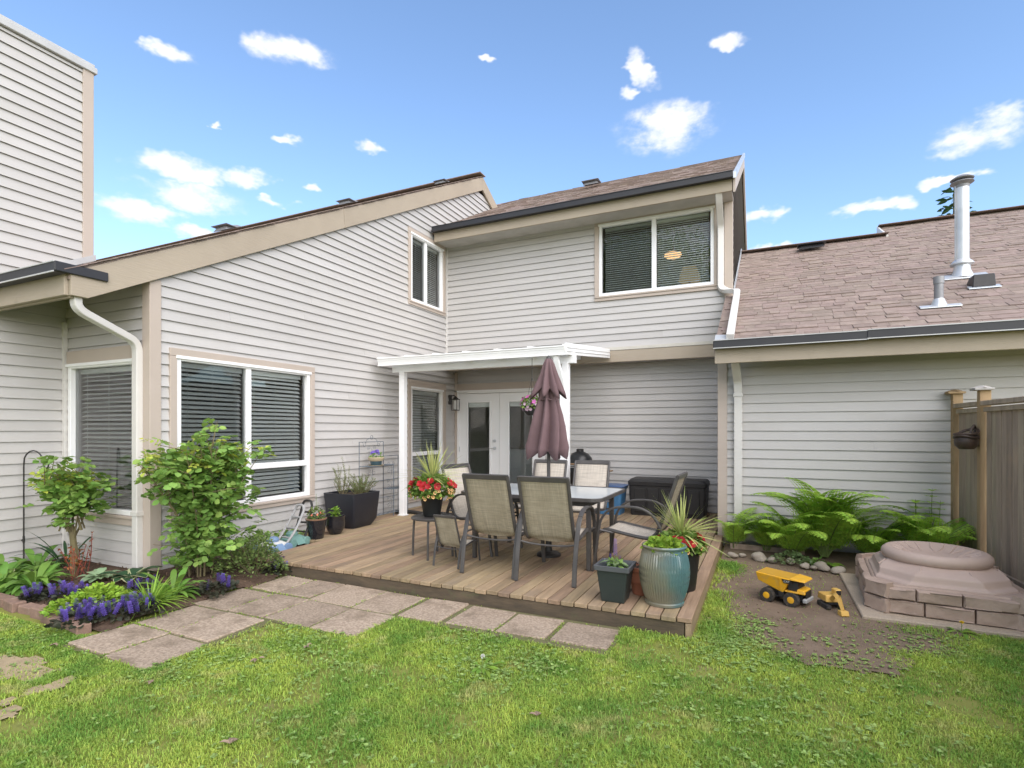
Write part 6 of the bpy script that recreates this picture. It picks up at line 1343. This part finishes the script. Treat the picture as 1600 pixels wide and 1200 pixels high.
def petunia_pot(label, loc, pr_, r, h, zc, spike_len, n_red, n_peach, seed, potm, view=-1.2, name='flower_pot'):
    t = thing(name, label, 'potted plant', loc); rim = max(p[0] for p in pr_); top = max(p[1] for p in pr_)
    pot(t, pr_, potm, soil=(rim * 0.92, top - 0.03)); dome_leaves(t, G_PET, 900, r * 0.95, h * 0.9, zc, 0.045, seed)
    r_ = np.random.default_rng(seed + 1)
    strap_tuft('', '', (0, 0, zc + h * 0.75), G_SPIKE, 84, spike_len * 0.92, 0.0065, seed + 2, (-0.15, 7.0), 0.35, parent=t)
    part('spike_stem', MB().tube([(0, 0, top - 0.05), (0, 0, zc + h * 0.8)], 0.014, 7), M_STEM, t)
    for me, n, lo, hi, s0 in ((B_RED, n_red, 0.25, 0.75, 1.0), (B_PEACH, n_peach, -0.45, 0.35, 1.0)):
        k = 0
        while k < n:
            a = r_.uniform(0, 2 * math.pi); sn_ = r_.uniform(lo, hi); c_ = math.sqrt(1 - sn_ * sn_); d_ = Vector((c_ * math.cos(a), c_ * math.sin(a), sn_)); rr_ = r * (1.06 if me is B_RED else 1.0)
            put_bloom(me, t, (d_.x * rr_, d_.y * rr_, zc + d_.z * h), d_ + Vector((0, 0, 0.15)) + Vector(r_.normal(size=3) * 0.25), s0 * r_.uniform(0.85, 1.15)); k += 1
    return t
petunia_pot('black pot of red and peach flowers with a spiky palm on the round table', (-3.21, 4.86, DZ + 0.425), [(0.0, 0.0), (0.085, 0.0), (0.09, 0.01), (0.125, 0.22), (0.13, 0.225), (0.13, 0.24), (0.115, 0.24), (0.11, 0.2)], 0.245, 0.18, 0.27, 0.48, 30, 56, 101, M_PLAST)
petunia_pot('tall dark pot of red flowers with a spiky palm behind the teal pot', (-0.63, 4.74, DZ), [(0.0, 0.0), (0.11, 0.0), (0.115, 0.01), (0.15, 0.32), (0.158, 0.325), (0.158, 0.345), (0.14, 0.345), (0.135, 0.3)], 0.20, 0.12, 0.37, 0.44, 26, 26, 111, M_PLAST)

# the big ribbed teal pot
def glaze_mat():
    m = mat('teal_glaze', (0.075, 0.155, 0.16), (0.06, 0.125, 0.13), rough=0.22, scale=9, coat=0.3)
    nt = m.node_tree; N = nt.nodes; b = N['Principled BSDF']; src = b.inputs['Base Color'].links[0].from_socket
    t = N.new('ShaderNodeTexCoord'); sp = N.new('ShaderNodeSeparateXYZ'); nt.links.new(t.outputs['Object'], sp.inputs[0]); nz_ = N.new('ShaderNodeTexNoise'); nz_.inputs['Scale'].default_value = 4; nt.links.new(t.outputs['Object'], nz_.inputs['Vector'])
    # the glaze is brown on one side of the pot and runs over into blue
    ma = N.new('ShaderNodeMath'); ma.operation = 'MULTIPLY_ADD'; nt.links.new(nz_.outputs['Fac'], ma.inputs[0]); ma.inputs[1].default_value = -0.35; nt.links.new(sp.outputs[0], ma.inputs[2])
    mr_ = N.new('ShaderNodeMapRange'); mr_.interpolation_type = 'SMOOTHSTEP'; mr_.inputs['From Min'].default_value = -0.02; mr_.inputs['From Max'].default_value = -0.24; mr_.inputs['To Max'].default_value = 0.85; nt.links.new(ma.outputs[0], mr_.inputs['Value'])
    mx = N.new('ShaderNodeMix'); mx.data_type = 'RGBA'; nt.links.new(mr_.outputs[0], mx.inputs['Factor']); nt.links.new(src, mx.inputs['A']); mx.inputs['B'].default_value = (0.20, 0.17, 0.11, 1); nt.links.new(mx.outputs['Result'], b.inputs['Base Color']); return m
M_GLAZE = glaze_mat()
bt = thing('teal_pot', 'large ribbed blue-green glazed pot of leafy herbs at the deck corner', 'potted plant', (-0.70, 4.30, DZ)); bt.scale = (0.93, 0.93, 1.0)
n = 216; rows = []; prof = [(0.150, 0.0), (0.160, 0.004), (0.162, 0.022), (0.153, 0.03)] + [(0.153 + 0.043 * math.sin(math.pi * (z - 0.03) / 0.41) + 0.014 * (z - 0.03) / 0.41, z) for z in np.linspace(0.04, 0.415, 30)] + [(0.172, 0.425), (0.180, 0.432), (0.184, 0.445), (0.176, 0.455), (0.162, 0.452), (0.158, 0.42), (0.150, 0.40)]
for (r, z) in prof:
    rib = 1.0 if 0.045 < z < 0.41 else 0.0; zz = z - 0.235; ph = 0.0
    if abs(zz) < 0.05: ph = 0.055 * (1 - abs(((zz + 0.05) / 0.0333) % 1.0 * 2 - 1))
    rows.append([((r + rib * 0.0032 * math.cos(54 * (2 * math.pi * k / n + ph))) * math.cos(2 * math.pi * k / n), (r + rib * 0.0032 * math.cos(54 * (2 * math.pi * k / n + ph))) * math.sin(2 * math.pi * k / n), z) for k in range(n)])
part('pot', MB().rings(rows, cap=False), M_GLAZE, bt, smooth=True, fix=True)
part('soil', MB().lathe([(0.0, 0.41), (0.152, 0.41)], 24), M_POTSOIL, bt); dome_leaves(bt, leafmat('herb_leaf', (0.30, 0.44, 0.05), (0.2, 0.33, 0.04), 0.25), 420, 0.16, 0.075, 0.42, 0.042, 121, 0.45, low=0.0)
# square planter with salvia
sq = thing('square_planter', 'dark green square planter with grey rim and a purple salvia', 'potted plant', (-1.065, 4.22, DZ))
part('tub', MB().rings([rounded(0.088, 0.088, 0.01, 0.0, 2), rounded(0.092, 0.092, 0.01, 0.01, 2), rounded(0.122, 0.122, 0.012, 0.255, 2)]), mat('dark_green_plastic', (0.022, 0.032, 0.030), (0.028, 0.038, 0.036), rough=0.45, scale=6), sq, bevel=0.003)
part('rim', MB().rings([rounded(0.115, 0.115, 0.012, 0.25, 2), rounded(0.137, 0.137, 0.012, 0.25, 2), rounded(0.140, 0.140, 0.012, 0.285, 2), rounded(0.128, 0.128, 0.012, 0.287, 2), rounded(0.118, 0.118, 0.012, 0.245, 2)], cap=False), mat('grey_rim_plastic', (0.10, 0.105, 0.115), rough=0.4), sq)
part('soil', MB().box(-0.115, 0.115, -0.115, 0.115, 0.235, 0.245), M_POTSOIL, sq)
rv_ = np.random.default_rng(130); P = [(rv_.normal() * 0.02 + 0.01, rv_.normal() * 0.02, 0.25 + rv_.uniform(0, 0.06)) for k in range(16)]; a_ = np.arange(16) * 2.4
leafpart('leaves', sq, G_PALE, P, np.stack([np.cos(a_), np.sin(a_), rv_.uniform(0.0, 0.6, 16)], 1), np.tile([0, 0, 1.0], (16, 1)), 0.10, 0.026, fold=0.1, droop=0.35)
dome_leaves(sq, G_ROSE, 40, 0.06, 0.05, 0.27, 0.035, 131)
for (x_, y_, h_, s_) in ((0.0, 0.0, 0.03, 1.15), (-0.045, 0.02, -0.02, 0.6), (0.03, 0.03, -0.03, 0.6)):
    o = link('flower_spike', spike_me, sq, (x_, y_, 0.29 + h_), fix=False); o.scale = (0.9 * s_, 0.9 * s_, 1.15 * s_)
part('flower_stems', MB().tube([(0, 0, 0.24), (0, 0, 0.36)], 0.003, 4).tube([(-0.045, 0.02, 0.24), (-0.045, 0.02, 0.3)], 0.002, 4), M_GSTEM, sq)
tp = thing('terracotta_pot', 'small terracotta pot between the square planter and the teal pot', 'pot', (-0.905, 4.47, DZ)); pot(tp, [(0.0, 0.0), (0.075, 0.0), (0.08, 0.01), (0.092, 0.10), (0.096, 0.104), (0.104, 0.19), (0.115, 0.194), (0.118, 0.225), (0.106, 0.228), (0.10, 0.2)], M_TERRA, soil=(0.1, 0.205)); dome_leaves(tp, mat('dead_leaf', (0.16, 0.10, 0.07), (0.1, 0.07, 0.05), island=0.3), 40, 0.07, 0.03, 0.21, 0.03, 133)
# cube planter with rosemary
cp = thing('cube_planter', 'big dark navy cube planter with rosemary and lavender by the siding', 'potted plant', (-5.225, 5.905, DZ))
part('tub', MB().rings([rounded(0.185, 0.185, 0.02, 0.0, 3), rounded(0.245, 0.245, 0.03, 0.10, 3), rounded(0.275, 0.275, 0.03, 0.46, 3), rounded(0.277, 0.277, 0.03, 0.475, 3), rounded(0.25, 0.25, 0.03, 0.475, 3), rounded(0.248, 0.248, 0.03, 0.43, 3)], cap=True), M_NAVY, cp, smooth=True)
part('soil', MB().box(-0.24, 0.24, -0.24, 0.24, 0.42, 0.436), M_POTSOIL, cp)
def needles(parent, n_st, c, spread, hmin, hmax, seed, per=60, lf=0.028, flop=0.5):
    r_ = np.random.default_rng(seed); sm = MB(); P = []; D = []
    for k in range(n_st):
        a = r_.uniform(0, 6.28); q = spread * math.sqrt(r_.uniform(0, 1)); h_ = r_.uniform(hmin, hmax); b0 = Vector((c[0] + q * 0.35 * math.cos(a), c[1] + q * 0.35 * math.sin(a), c[2])); b2 = Vector((c[0] + q * math.cos(a) * (1 + flop * h_), c[1] + q * math.sin(a) * (1 + flop * h_), c[2] + h_ * (1 - 0.35 * q / spread))); b1 = b0.lerp(b2, 0.5) + Vector((r_.normal() * 0.02, r_.normal() * 0.02, 0.03)); sm.tube([b0, b1, b2], [0.0035, 0.0028, 0.0015], 4)
        for j in range(per):
            f = 0.12 + 0.88 * j / per; p = b0.lerp(b1, f * 2) if f < 0.5 else b1.lerp(b2, f * 2 - 1); P.append(p); aa = j * 2.4; D.append(Vector((math.cos(aa), math.sin(aa), 0.9)))
    part('stems', sm, M_STEM, parent); n = len(P); leafpart('needles', parent, G_HERB, P, D, rand_dirs(n, 0.6, r_), lf * r_.uniform(0.7, 1.2, n), 0.0028, fold=0.0, droop=0.1)
needles(cp, 12, (-0.10, -0.08, 0.43), 0.12, 0.25, 0.62, 140, 50, 0.032); needles(cp, 46, (0.08, 0.08, 0.43), 0.22, 0.16, 0.36, 141, 42, 0.030, 0.6)
# two round pots by the cube
pA = thing('round_pot', 'black pot with brown rim and coral flowers nearest the toy mowers', 'potted plant', (-5.02, 5.03, DZ)); pot(pA, [(0.0, 0.0), (0.085, 0.0), (0.09, 0.01), (0.118, 0.20), (0.125, 0.24), (0.108, 0.242), (0.10, 0.2)], M_GLAZEBLK, soil=(0.108, 0.215)); part('rim', MB().lathe([(0.106, 0.236), (0.126, 0.236), (0.130, 0.25), (0.106, 0.252)], 28), mat('brown_glaze', (0.28, 0.16, 0.10), rough=0.3), pA, smooth=True)
dome_leaves(pA, G_SHRUB, 260, 0.10, 0.13, 0.26, 0.03, 150, low=0.0)
for k in range(9): a = k * 2.4; put_bloom(B_CORAL, pA, (0.08 * math.cos(a), 0.08 * math.sin(a), 0.32 + 0.03 * math.sin(k * 2)), (math.cos(a), math.sin(a), 0.8))
part('stems', MB().tube([(0, 0, 0.2), (-0.01, 0.01, 0.55)], 0.003, 4).tube([(0.02, 0, 0.2), (0.03, 0.0, 0.45)], 0.003, 4), M_GSTEM, pA)
pB = thing('round_pot', 'glossy black belly pot with a small leafy plant beside the cube planter', 'potted plant', (-5.02, 5.36, DZ)); pot(pB, [(0.0, 0.0), (0.07, 0.0), (0.078, 0.008), (0.115, 0.08), (0.125, 0.14), (0.118, 0.20), (0.128, 0.225), (0.132, 0.238), (0.115, 0.24), (0.105, 0.2)], M_GLAZEBLK, soil=(0.108, 0.21)); rv2 = np.random.default_rng(152); P = [(rv2.normal() * 0.02, rv2.normal() * 0.02, 0.22 + rv2.uniform(0, 0.1)) for k in range(34)]; a_ = np.arange(34) * 2.4; leafpart('leaves', pB, G_GRASSY, P, np.stack([np.cos(a_), np.sin(a_), rv2.uniform(0.1, 1.4, 34)], 1), np.tile([0, 0, 1.0], (34, 1)), 0.075, 0.02, droop=0.3)
# pansy pot on the wire stand
pp = thing('pansy_pot', 'cream and teal pot of violet pansies on the wire stand shelf', 'potted plant', (-5.33, 6.55, DZ + 0.808)); pot(pp, [(0.0, 0.0), (0.075, 0.0), (0.082, 0.01), (0.088, 0.06), (0.088, 0.065)], mat('dark_teal_glaze', (0.04, 0.08, 0.10), rough=0.3)); part('pot_band', MB().lathe([(0.0885, 0.063), (0.115, 0.085), (0.125, 0.12), (0.115, 0.123), (0.10, 0.1)], 28), mat('cream_glaze', (0.62, 0.52, 0.35), rough=0.35), pp, smooth=True); part('soil', MB().lathe([(0.0, 0.105), (0.112, 0.105)], 20), M_POTSOIL, pp); dome_leaves(pp, G_ROSE, 120, 0.09, 0.08, 0.11, 0.035, 160, low=0.0)
for k in range(14): a = k * 2.4; q = 0.03 + 0.05 * ((k * 7) % 5) / 5; put_bloom(B_PURPLE, pp, (q * math.cos(a), q * math.sin(a), 0.18 + 0.05 * ((k * 3) % 4) / 4), (math.cos(a) + 0.6, math.sin(a) - 0.6, 0.6))
part('saucer', MB().lathe([(0.0, -0.004), (0.11, -0.004), (0.12, 0.006), (0.10, 0.004)], 24), mat('cream_glaze', (0.62, 0.52, 0.35)), pp)
# hanging basket behind the parasol
hb = thing('hanging_basket', 'hanging basket of pink flowers under the patio cover', 'hanging basket', (-2.86, 6.78, 1.68)); pot(hb, [(0.0, 0.0), (0.07, 0.0), (0.11, 0.05), (0.125, 0.12), (0.13, 0.125), (0.12, 0.13)], M_PLAST, soil=(0.12, 0.11), name='basket')
dome_leaves(hb, G_PET, 260, 0.15, 0.13, 0.14, 0.04, 170); r_ = np.random.default_rng(171)
for k in range(46):
    d_ = Vector(r_.normal(size=3)); d_.normalize(); d_.z = max(d_.z, -0.5); put_bloom(B_PINK if d_.z > 0.0 else B_WHITE, hb, (d_.x * 0.165, d_.y * 0.165, 0.15 + d_.z * 0.14), d_, r_.uniform(0.85, 1.2))
part('hanger', MB().tube([(0.11, 0, 0.12), (0, 0, 0.52)], 0.003, 4).tube([(-0.06, 0.09, 0.12), (0, 0, 0.52)], 0.003, 4).tube([(-0.06, -0.09, 0.12), (0, 0, 0.52)], 0.003, 4).tube([(0, 0, 0.52), (0, 0, 0.78)], 0.004, 4), M_BLACKMETAL, hb)
# coiled hose shape behind the post
ds = thing('drain_hose', 'dark corrugated hose lying behind the flower pot table', 'hose', (-5.0, 7.15, DZ + 0.03)); part('hose', MB().tube(smooth_path([(-0.35, -0.1, 0), (-0.1, 0.0, 0.0), (0.15, -0.06, 0.0), (0.4, 0.05, 0.0), (0.7, 0.0, 0.0)], 5), 0.03, 8), M_BLACKMETAL, ds, smooth=True)

# ================================================================== the lawn: blades of grass, clover, stray leaves
def lawn_mask(x, y):
    m = np.ones_like(x)
    m[(x > -4.87) & (x < -0.44) & (y > 3.985)] = 0; m[(x > -5.6) & (x < -0.5) & (y > 4.9)] = 0
    for (a, b, c, d) in SLABS: m[(x > a + 0.012) & (x < c - 0.012) & (y > b + 0.012) & (y < d - 0.012)] = 0
    strip = ((x > -4.36) & (x < -0.95) & (y > 3.47) & (y < 3.985)) | ((x > -4.4) & (x < -2.65) & (y > 3.0) & (y < 3.5)) | ((x > -4.36) & (x < -3.45) & (y > 2.04) & (y < 3.0))
    m[strip] *= 0.03; m[(x > -4.4) & (x < -0.96) & (y > 3.86)] = 0
    m[(x < -4.38) & (y > 2.22)] = 0; m[(x < -4.8) & (y > 2.2)] = 0
    m[(x > 0.68) & (x < 2.1) & (y > 4.96)] = 0; m[(x > 1.93) & (y > 0)] *= (x[(x > 1.93) & (y > 0)] < 1.87 + (7.3 - y[(x > 1.93) & (y > 0)]) * 0.075)
    m[(y > 6.45)] *= 0.12; m[y > 7.3] = 0
    dv = dirt_val(x, y); m *= np.clip(1.0 - (dv + 0.25) * 1.9, np.where(x < -2, 0.14, 0.03), 1)
    m *= np.clip(0.30 + 2.3 * (fbm(x, y, 3.0, 12) - 0.32), 0.08, 1)
    return m
N = 2200000
gx = rng.uniform(-7.8, 3.6, N); gy = rng.uniform(0.2, 7.3, N)
fz = gx * -math.sin(R(25)) + gy * math.cos(R(25)); rx = gx * math.cos(R(25)) + gy * math.sin(R(25))
ok = (fz > 1.0) & (np.abs(rx) < fz * 1.02 + 1.3)
dens = np.clip(1.25 - 0.12 * fz, 0.35, 1.0)
ok &= rng.uniform(0, 1, N) < lawn_mask(gx, gy) * dens
gx, gy, fz = gx[ok], gy[ok], fz[ok]; n = len(gx); print('blades', n)
patch = fbm(gx, gy, 1.3, 21); tall_ = np.clip(0.55 + 1.0 * (patch - 0.3), 0.4, 1.3)
edge = ((gy > 3.75) & (gx > -0.99) & (gx < -0.3) & (gy < 4.1)) | ((gx > -0.46) & (gx < -0.25) & (gy > 3.9)); tall_ = np.where(edge, tall_ * 1.9, tall_)
hgt = (0.016 + 0.024 * rng.uniform(0, 1, n) ** 1.5) * tall_ * 0.92; wid = (0.0015 + 0.0014 * rng.uniform(0, 1, n)) * np.clip(fz / 3.2, 0.9, 1.7)
az_ = rng.uniform(0, 2 * math.pi, n); lean = rng.uniform(0.3, 1.7, n); wx, wy = np.cos(az_ + 1.57) * wid, np.sin(az_ + 1.57) * wid; lx, ly = np.cos(az_) * hgt * lean, np.sin(az_) * hgt * lean
z0 = np.full(n, -0.004)
V = np.stack([np.stack([gx - wx, gy - wy, z0], 1), np.stack([gx + wx, gy + wy, z0], 1), np.stack([gx + wx * 0.75 + lx * 0.38, gy + wy * 0.75 + ly * 0.38, hgt * 0.62], 1), np.stack([gx - wx * 0.75 + lx * 0.38, gy - wy * 0.75 + ly * 0.38, hgt * 0.62], 1), np.stack([gx + lx, gy + ly, hgt * np.clip(1.02 - 0.25 * lean, 0.3, 1)], 1)], 1).reshape(-1, 3)
idx = (np.arange(n)[:, None] * 5 + np.array([0, 1, 2, 3, 3, 2, 4])[None, :]).ravel()
me = npmesh('grass', V, idx, np.tile([4, 3], n))
M_GRASS = mat('grass_blade', (0.46, 0.58, 0.11), (0.22, 0.385, 0.07), rough=0.55, scale=2.2, detail=8, contrast=(0.40, 0.60), island=0.28, hue=0.02, transl=0.4, spec=0.25, col3=(0.58, 0.56, 0.22), c3=(0.56, 0.72), scale3=4.0)
go = link('grass', me, None, None, M_GRASS, fix=False); tag(go, 'short patchy lawn grass with bare spots', 'grass', kind='stuff')
# clover and plantain among the grass
r_ = np.random.default_rng(200); P = []; D = []; U = []; Ls = []
cen = [(-0.25, 3.95, 0.35, 90), (-0.1, 4.4, 0.3, 60), (-1.3, 3.15, 0.28, 36), (-2.6, 2.6, 0.5, 40), (-1.55, 2.9, 0.3, 34), (1.05, 4.55, 0.35, 40), (0.0, 3.3, 0.9, 90), (-3.3, 2.2, 0.5, 50), (-2.0, 2.0, 1.2, 90), (-4.6, 1.9, 0.9, 80), (-3.0, 2.85, 0.4, 40), (0.2, 2.8, 0.8, 60), (-0.6, 2.2, 0.8, 60), (-1.9, 3.3, 0.3, 20), (0.45, 4.1, 0.4, 40)]
for (cx, cy, sp_, m_) in cen:
    for k in range(m_ * 4):
        x, y = cx + r_.normal() * sp_ * 0.5, cy + r_.normal() * sp_ * 0.5
        if lawn_mask(np.array([x]), np.array([y]))[0] < 0.02: continue
        big = r_.uniform(0.7, 1.5); nl = int(r_.integers(4, 8)); a0 = r_.uniform(0, 6.28)
        for q in range(nl): a = a0 + q * 6.28 / nl; P.append((x, y, 0.012)); D.append((math.cos(a), math.sin(a), r_.uniform(0.1, 0.75))); U.append((r_.normal() * 0.2, r_.normal() * 0.2, 1)); Ls.append(0.014 * big * r_.uniform(0.7, 1.2))
Ls = np.array(Ls); co = link('clover', leafmesh('clover', P, D, U, Ls, Ls * 0.36, fold=0.12, droop=0.2), None, None, leafmat('lawn_weed_leaf', (0.36, 0.48, 0.15), (0.24, 0.37, 0.10), 0.35), fix=False); tag(co, 'broad-leaved weeds and clover scattered through the lawn', 'weeds', kind='stuff')
# moss along the slab joints
P = []; D = []; U = []
for k in range(1500):
    a, b, c, d = SLABS[r_.integers(len(SLABS))]; s_ = r_.integers(4); t_ = r_.uniform(0, 1); o_ = r_.normal() * 0.010
    x, y = ((a + (c - a) * t_, b - 0.012 + o_), (a + (c - a) * t_, d + 0.012 + o_), (a - 0.012 + o_, b + (d - b) * t_), (c + 0.012 + o_, b + (d - b) * t_))[s_]
    if fbm(np.array([x]), np.array([y]), 2.4, 33)[0] < 0.47 or y > 3.985: continue
    P.append((x, y, 0.008)); D.append(tuple(rand_dirs(1, 0.7, r_)[0])); U.append((r_.normal(), r_.normal(), 1))
mo = link('joint_moss', leafmesh('joint_moss', P, D, U, 0.016, 0.0035), None, None, G_LIME, fix=False); tag(mo, 'moss and tiny weeds in the joints of the paving', 'moss', kind='stuff')
# dandelions and fallen leaves
M_DAND = mat('dandelion_yellow', (0.8, 0.55, 0.02), rough=0.7)
for (x, y, lab, white) in ((1.30, 4.93, 'single yellow dandelion in front of the sandbox', False), (-1.58, 2.95, 'white dandelion clock in the middle of the lawn', True)):
    t = rosette('dandelion', lab, (x, y, 0.005), G_GRASSY, 12, 0.12, 0.014, 210 + int(white), up=0.5, cat='flower'); part('stalk', MB().tube([(0, 0, 0), (0.004, 0.0, 0.07)], 0.0025, 5), M_GSTEM, t)
    v = rand_dirs(70, 0.5, r_); v[:, 2] = np.abs(v[:, 2]) if not white else v[:, 2]; leafpart('flower_head', t, mat('seed_white', (0.7, 0.7, 0.66), rough=0.9) if white else M_DAND, np.tile([0.004, 0, 0.075], (70, 1)), v, rand_dirs(70, 0, r_), 0.018 if not white else 0.016, 0.0022)
M_DRY = mat('dry_leaf', (0.30, 0.22, 0.15), (0.2, 0.14, 0.1), island=0.3)
for (x, y, s_, lab) in ((-4.35, 2.02, 0.07, 'dry curled leaf left of the path on the lawn'), (-2.92, 2.43, 0.07, 'dry leaf just below the front paving slabs'), (-1.05, 2.55, 0.06, 'brown leaf lump right of the dandelion clock'), (-2.25, 1.72, 0.07, 'dark dry leaf near the bottom of the lawn'), (-3.2, 1.95, 0.06, 'pale dry leaf below the lowest paving slab'), (-2.80, 2.72, 0.05, 'dry leaf beside the right end of the slab pair')):
    t = leafmesh('dry_leaf', [(0, 0, 0)] * 3, [(1, 0.2, 0.2), (0.6, 0.8, 0.3), (-0.5, 0.5, 0.35)], [(0.1, 0, 1)] * 3, s_ * 0.7, s_ * 0.2, fold=0.5, droop=0.3); o = link('dry_leaf', t, None, (x, y, 0.022), M_DRY, fix=False); o.rotation_euler = (0, 0, x * 5); tag(o, lab, 'leaf', 'dry leaves on the lawn')
# twigs and crumbs of earth on the bare patch
mb = MB()
for k in range(260):
    x, y = r_.uniform(-0.4, 1.0), r_.uniform(4.0, 6.6)
    if dirt_val(np.array([x]), np.array([y]))[0] < 0.1: continue
    s_ = r_.uniform(0.004, 0.014); mb.lathe([(0.0, -s_ * 0.4), (s_, 0.0), (s_ * 0.6, s_ * 0.6), (0.0, s_ * 0.75)], 5, (x, y, 0.006), 1, r_.uniform(0.6, 1))
co = part('soil_crumbs', mb, M_DIRT, None, fix=False); tag(co, 'crumbs of earth scattered over the bare soil', 'soil', kind='stuff')

# ================================================================== trees: one tip over the roof, and those across the lawn that the upstairs panes mirror
def fir(label, loc, h, r, seed, group=None):
    r_ = np.random.default_rng(seed); t = thing('fir_tree', label, 'tree', loc, group=group); part('trunk', MB().tube([(0, 0, 0), (0, 0, h * 0.6), (0, 0, h)], [r * 0.09, r * 0.05, 0.01], 8), M_STEM, t); P = []; D = []
    nb = int(h * 16)
    for k in range(nb):
        f = k / nb; z = h * (0.12 + 0.87 * f); l = r * (1 - f) ** 0.85 * r_.uniform(0.7, 1.1) + 0.06; a = k * 2.399
        for q in range(max(4, int(l * 22))): s_ = (q + 1) / max(4, int(l * 22)); P.append((l * s_ * math.cos(a), l * s_ * math.sin(a), z - 0.25 * l * s_ * s_)); sg = 1 if q % 2 else -1; D.append((math.cos(a + sg * 0.9), math.sin(a + sg * 0.9), -0.1 + r_.normal() * 0.25))
    n = len(P); leafpart('crown', t, leafmat('fir_needles', (0.05, 0.10, 0.04), (0.035, 0.075, 0.03), 0.3), P, D, rand_dirs(n, 1, r_), 0.20 + 0.1 * r_.uniform(size=n), 0.045); return t
fir('dark fir tree whose tip shows behind the metal flue', (4.6, 18.0, 0), 8.15, 1.6, 301)
def broadleaf(label, loc, h, r, seed):
    r_ = np.random.default_rng(seed); t = thing('leafy_tree', label, 'tree', loc, group='trees across the lawn'); sm = MB().tube([(0, 0, 0), (0.1, 0, h * 0.25), (0, 0.1, h * 0.5), (0.1, 0, h * 0.8)], [0.22, 0.17, 0.12, 0.04], 8); P = []
    for k in range(26):
        a = r_.uniform(0, 6.28); el_ = r_.uniform(0.0, 1.2); q = r * r_.uniform(0.4, 1.0); c = Vector((q * math.cos(a) * math.cos(el_), q * math.sin(a) * math.cos(el_), h * 0.5 + q * 0.9 * math.sin(el_))); sm.tube([(0.05, 0.05, h * r_.uniform(0.3, 0.6)), tuple(c * 0.6 + Vector((0, 0, h * 0.2))), tuple(c)], [0.06, 0.04, 0.015], 5)
        P.append(np.array(c) + r_.normal(size=(420, 3)) * r * 0.2)
    part('trunk', sm, M_STEM, t); P = np.concatenate(P); n = len(P); leafpart('crown', t, leafmat('tree_leaf', (0.25, 0.38, 0.06), (0.15, 0.25, 0.05), 0.4), P, rand_dirs(n, -0.2, r_), rand_dirs(n, 1, r_), 0.20, 0.07); return t
broadleaf('leafy tree across the lawn, mirrored in the upstairs window beside the downpipe', (-6.6, -13.0, 0), 17.0, 4.4, 311)
broadleaf('shorter leafy tree further back across the lawn', (3.5, -18.0, 0), 13.0, 4.0, 312)
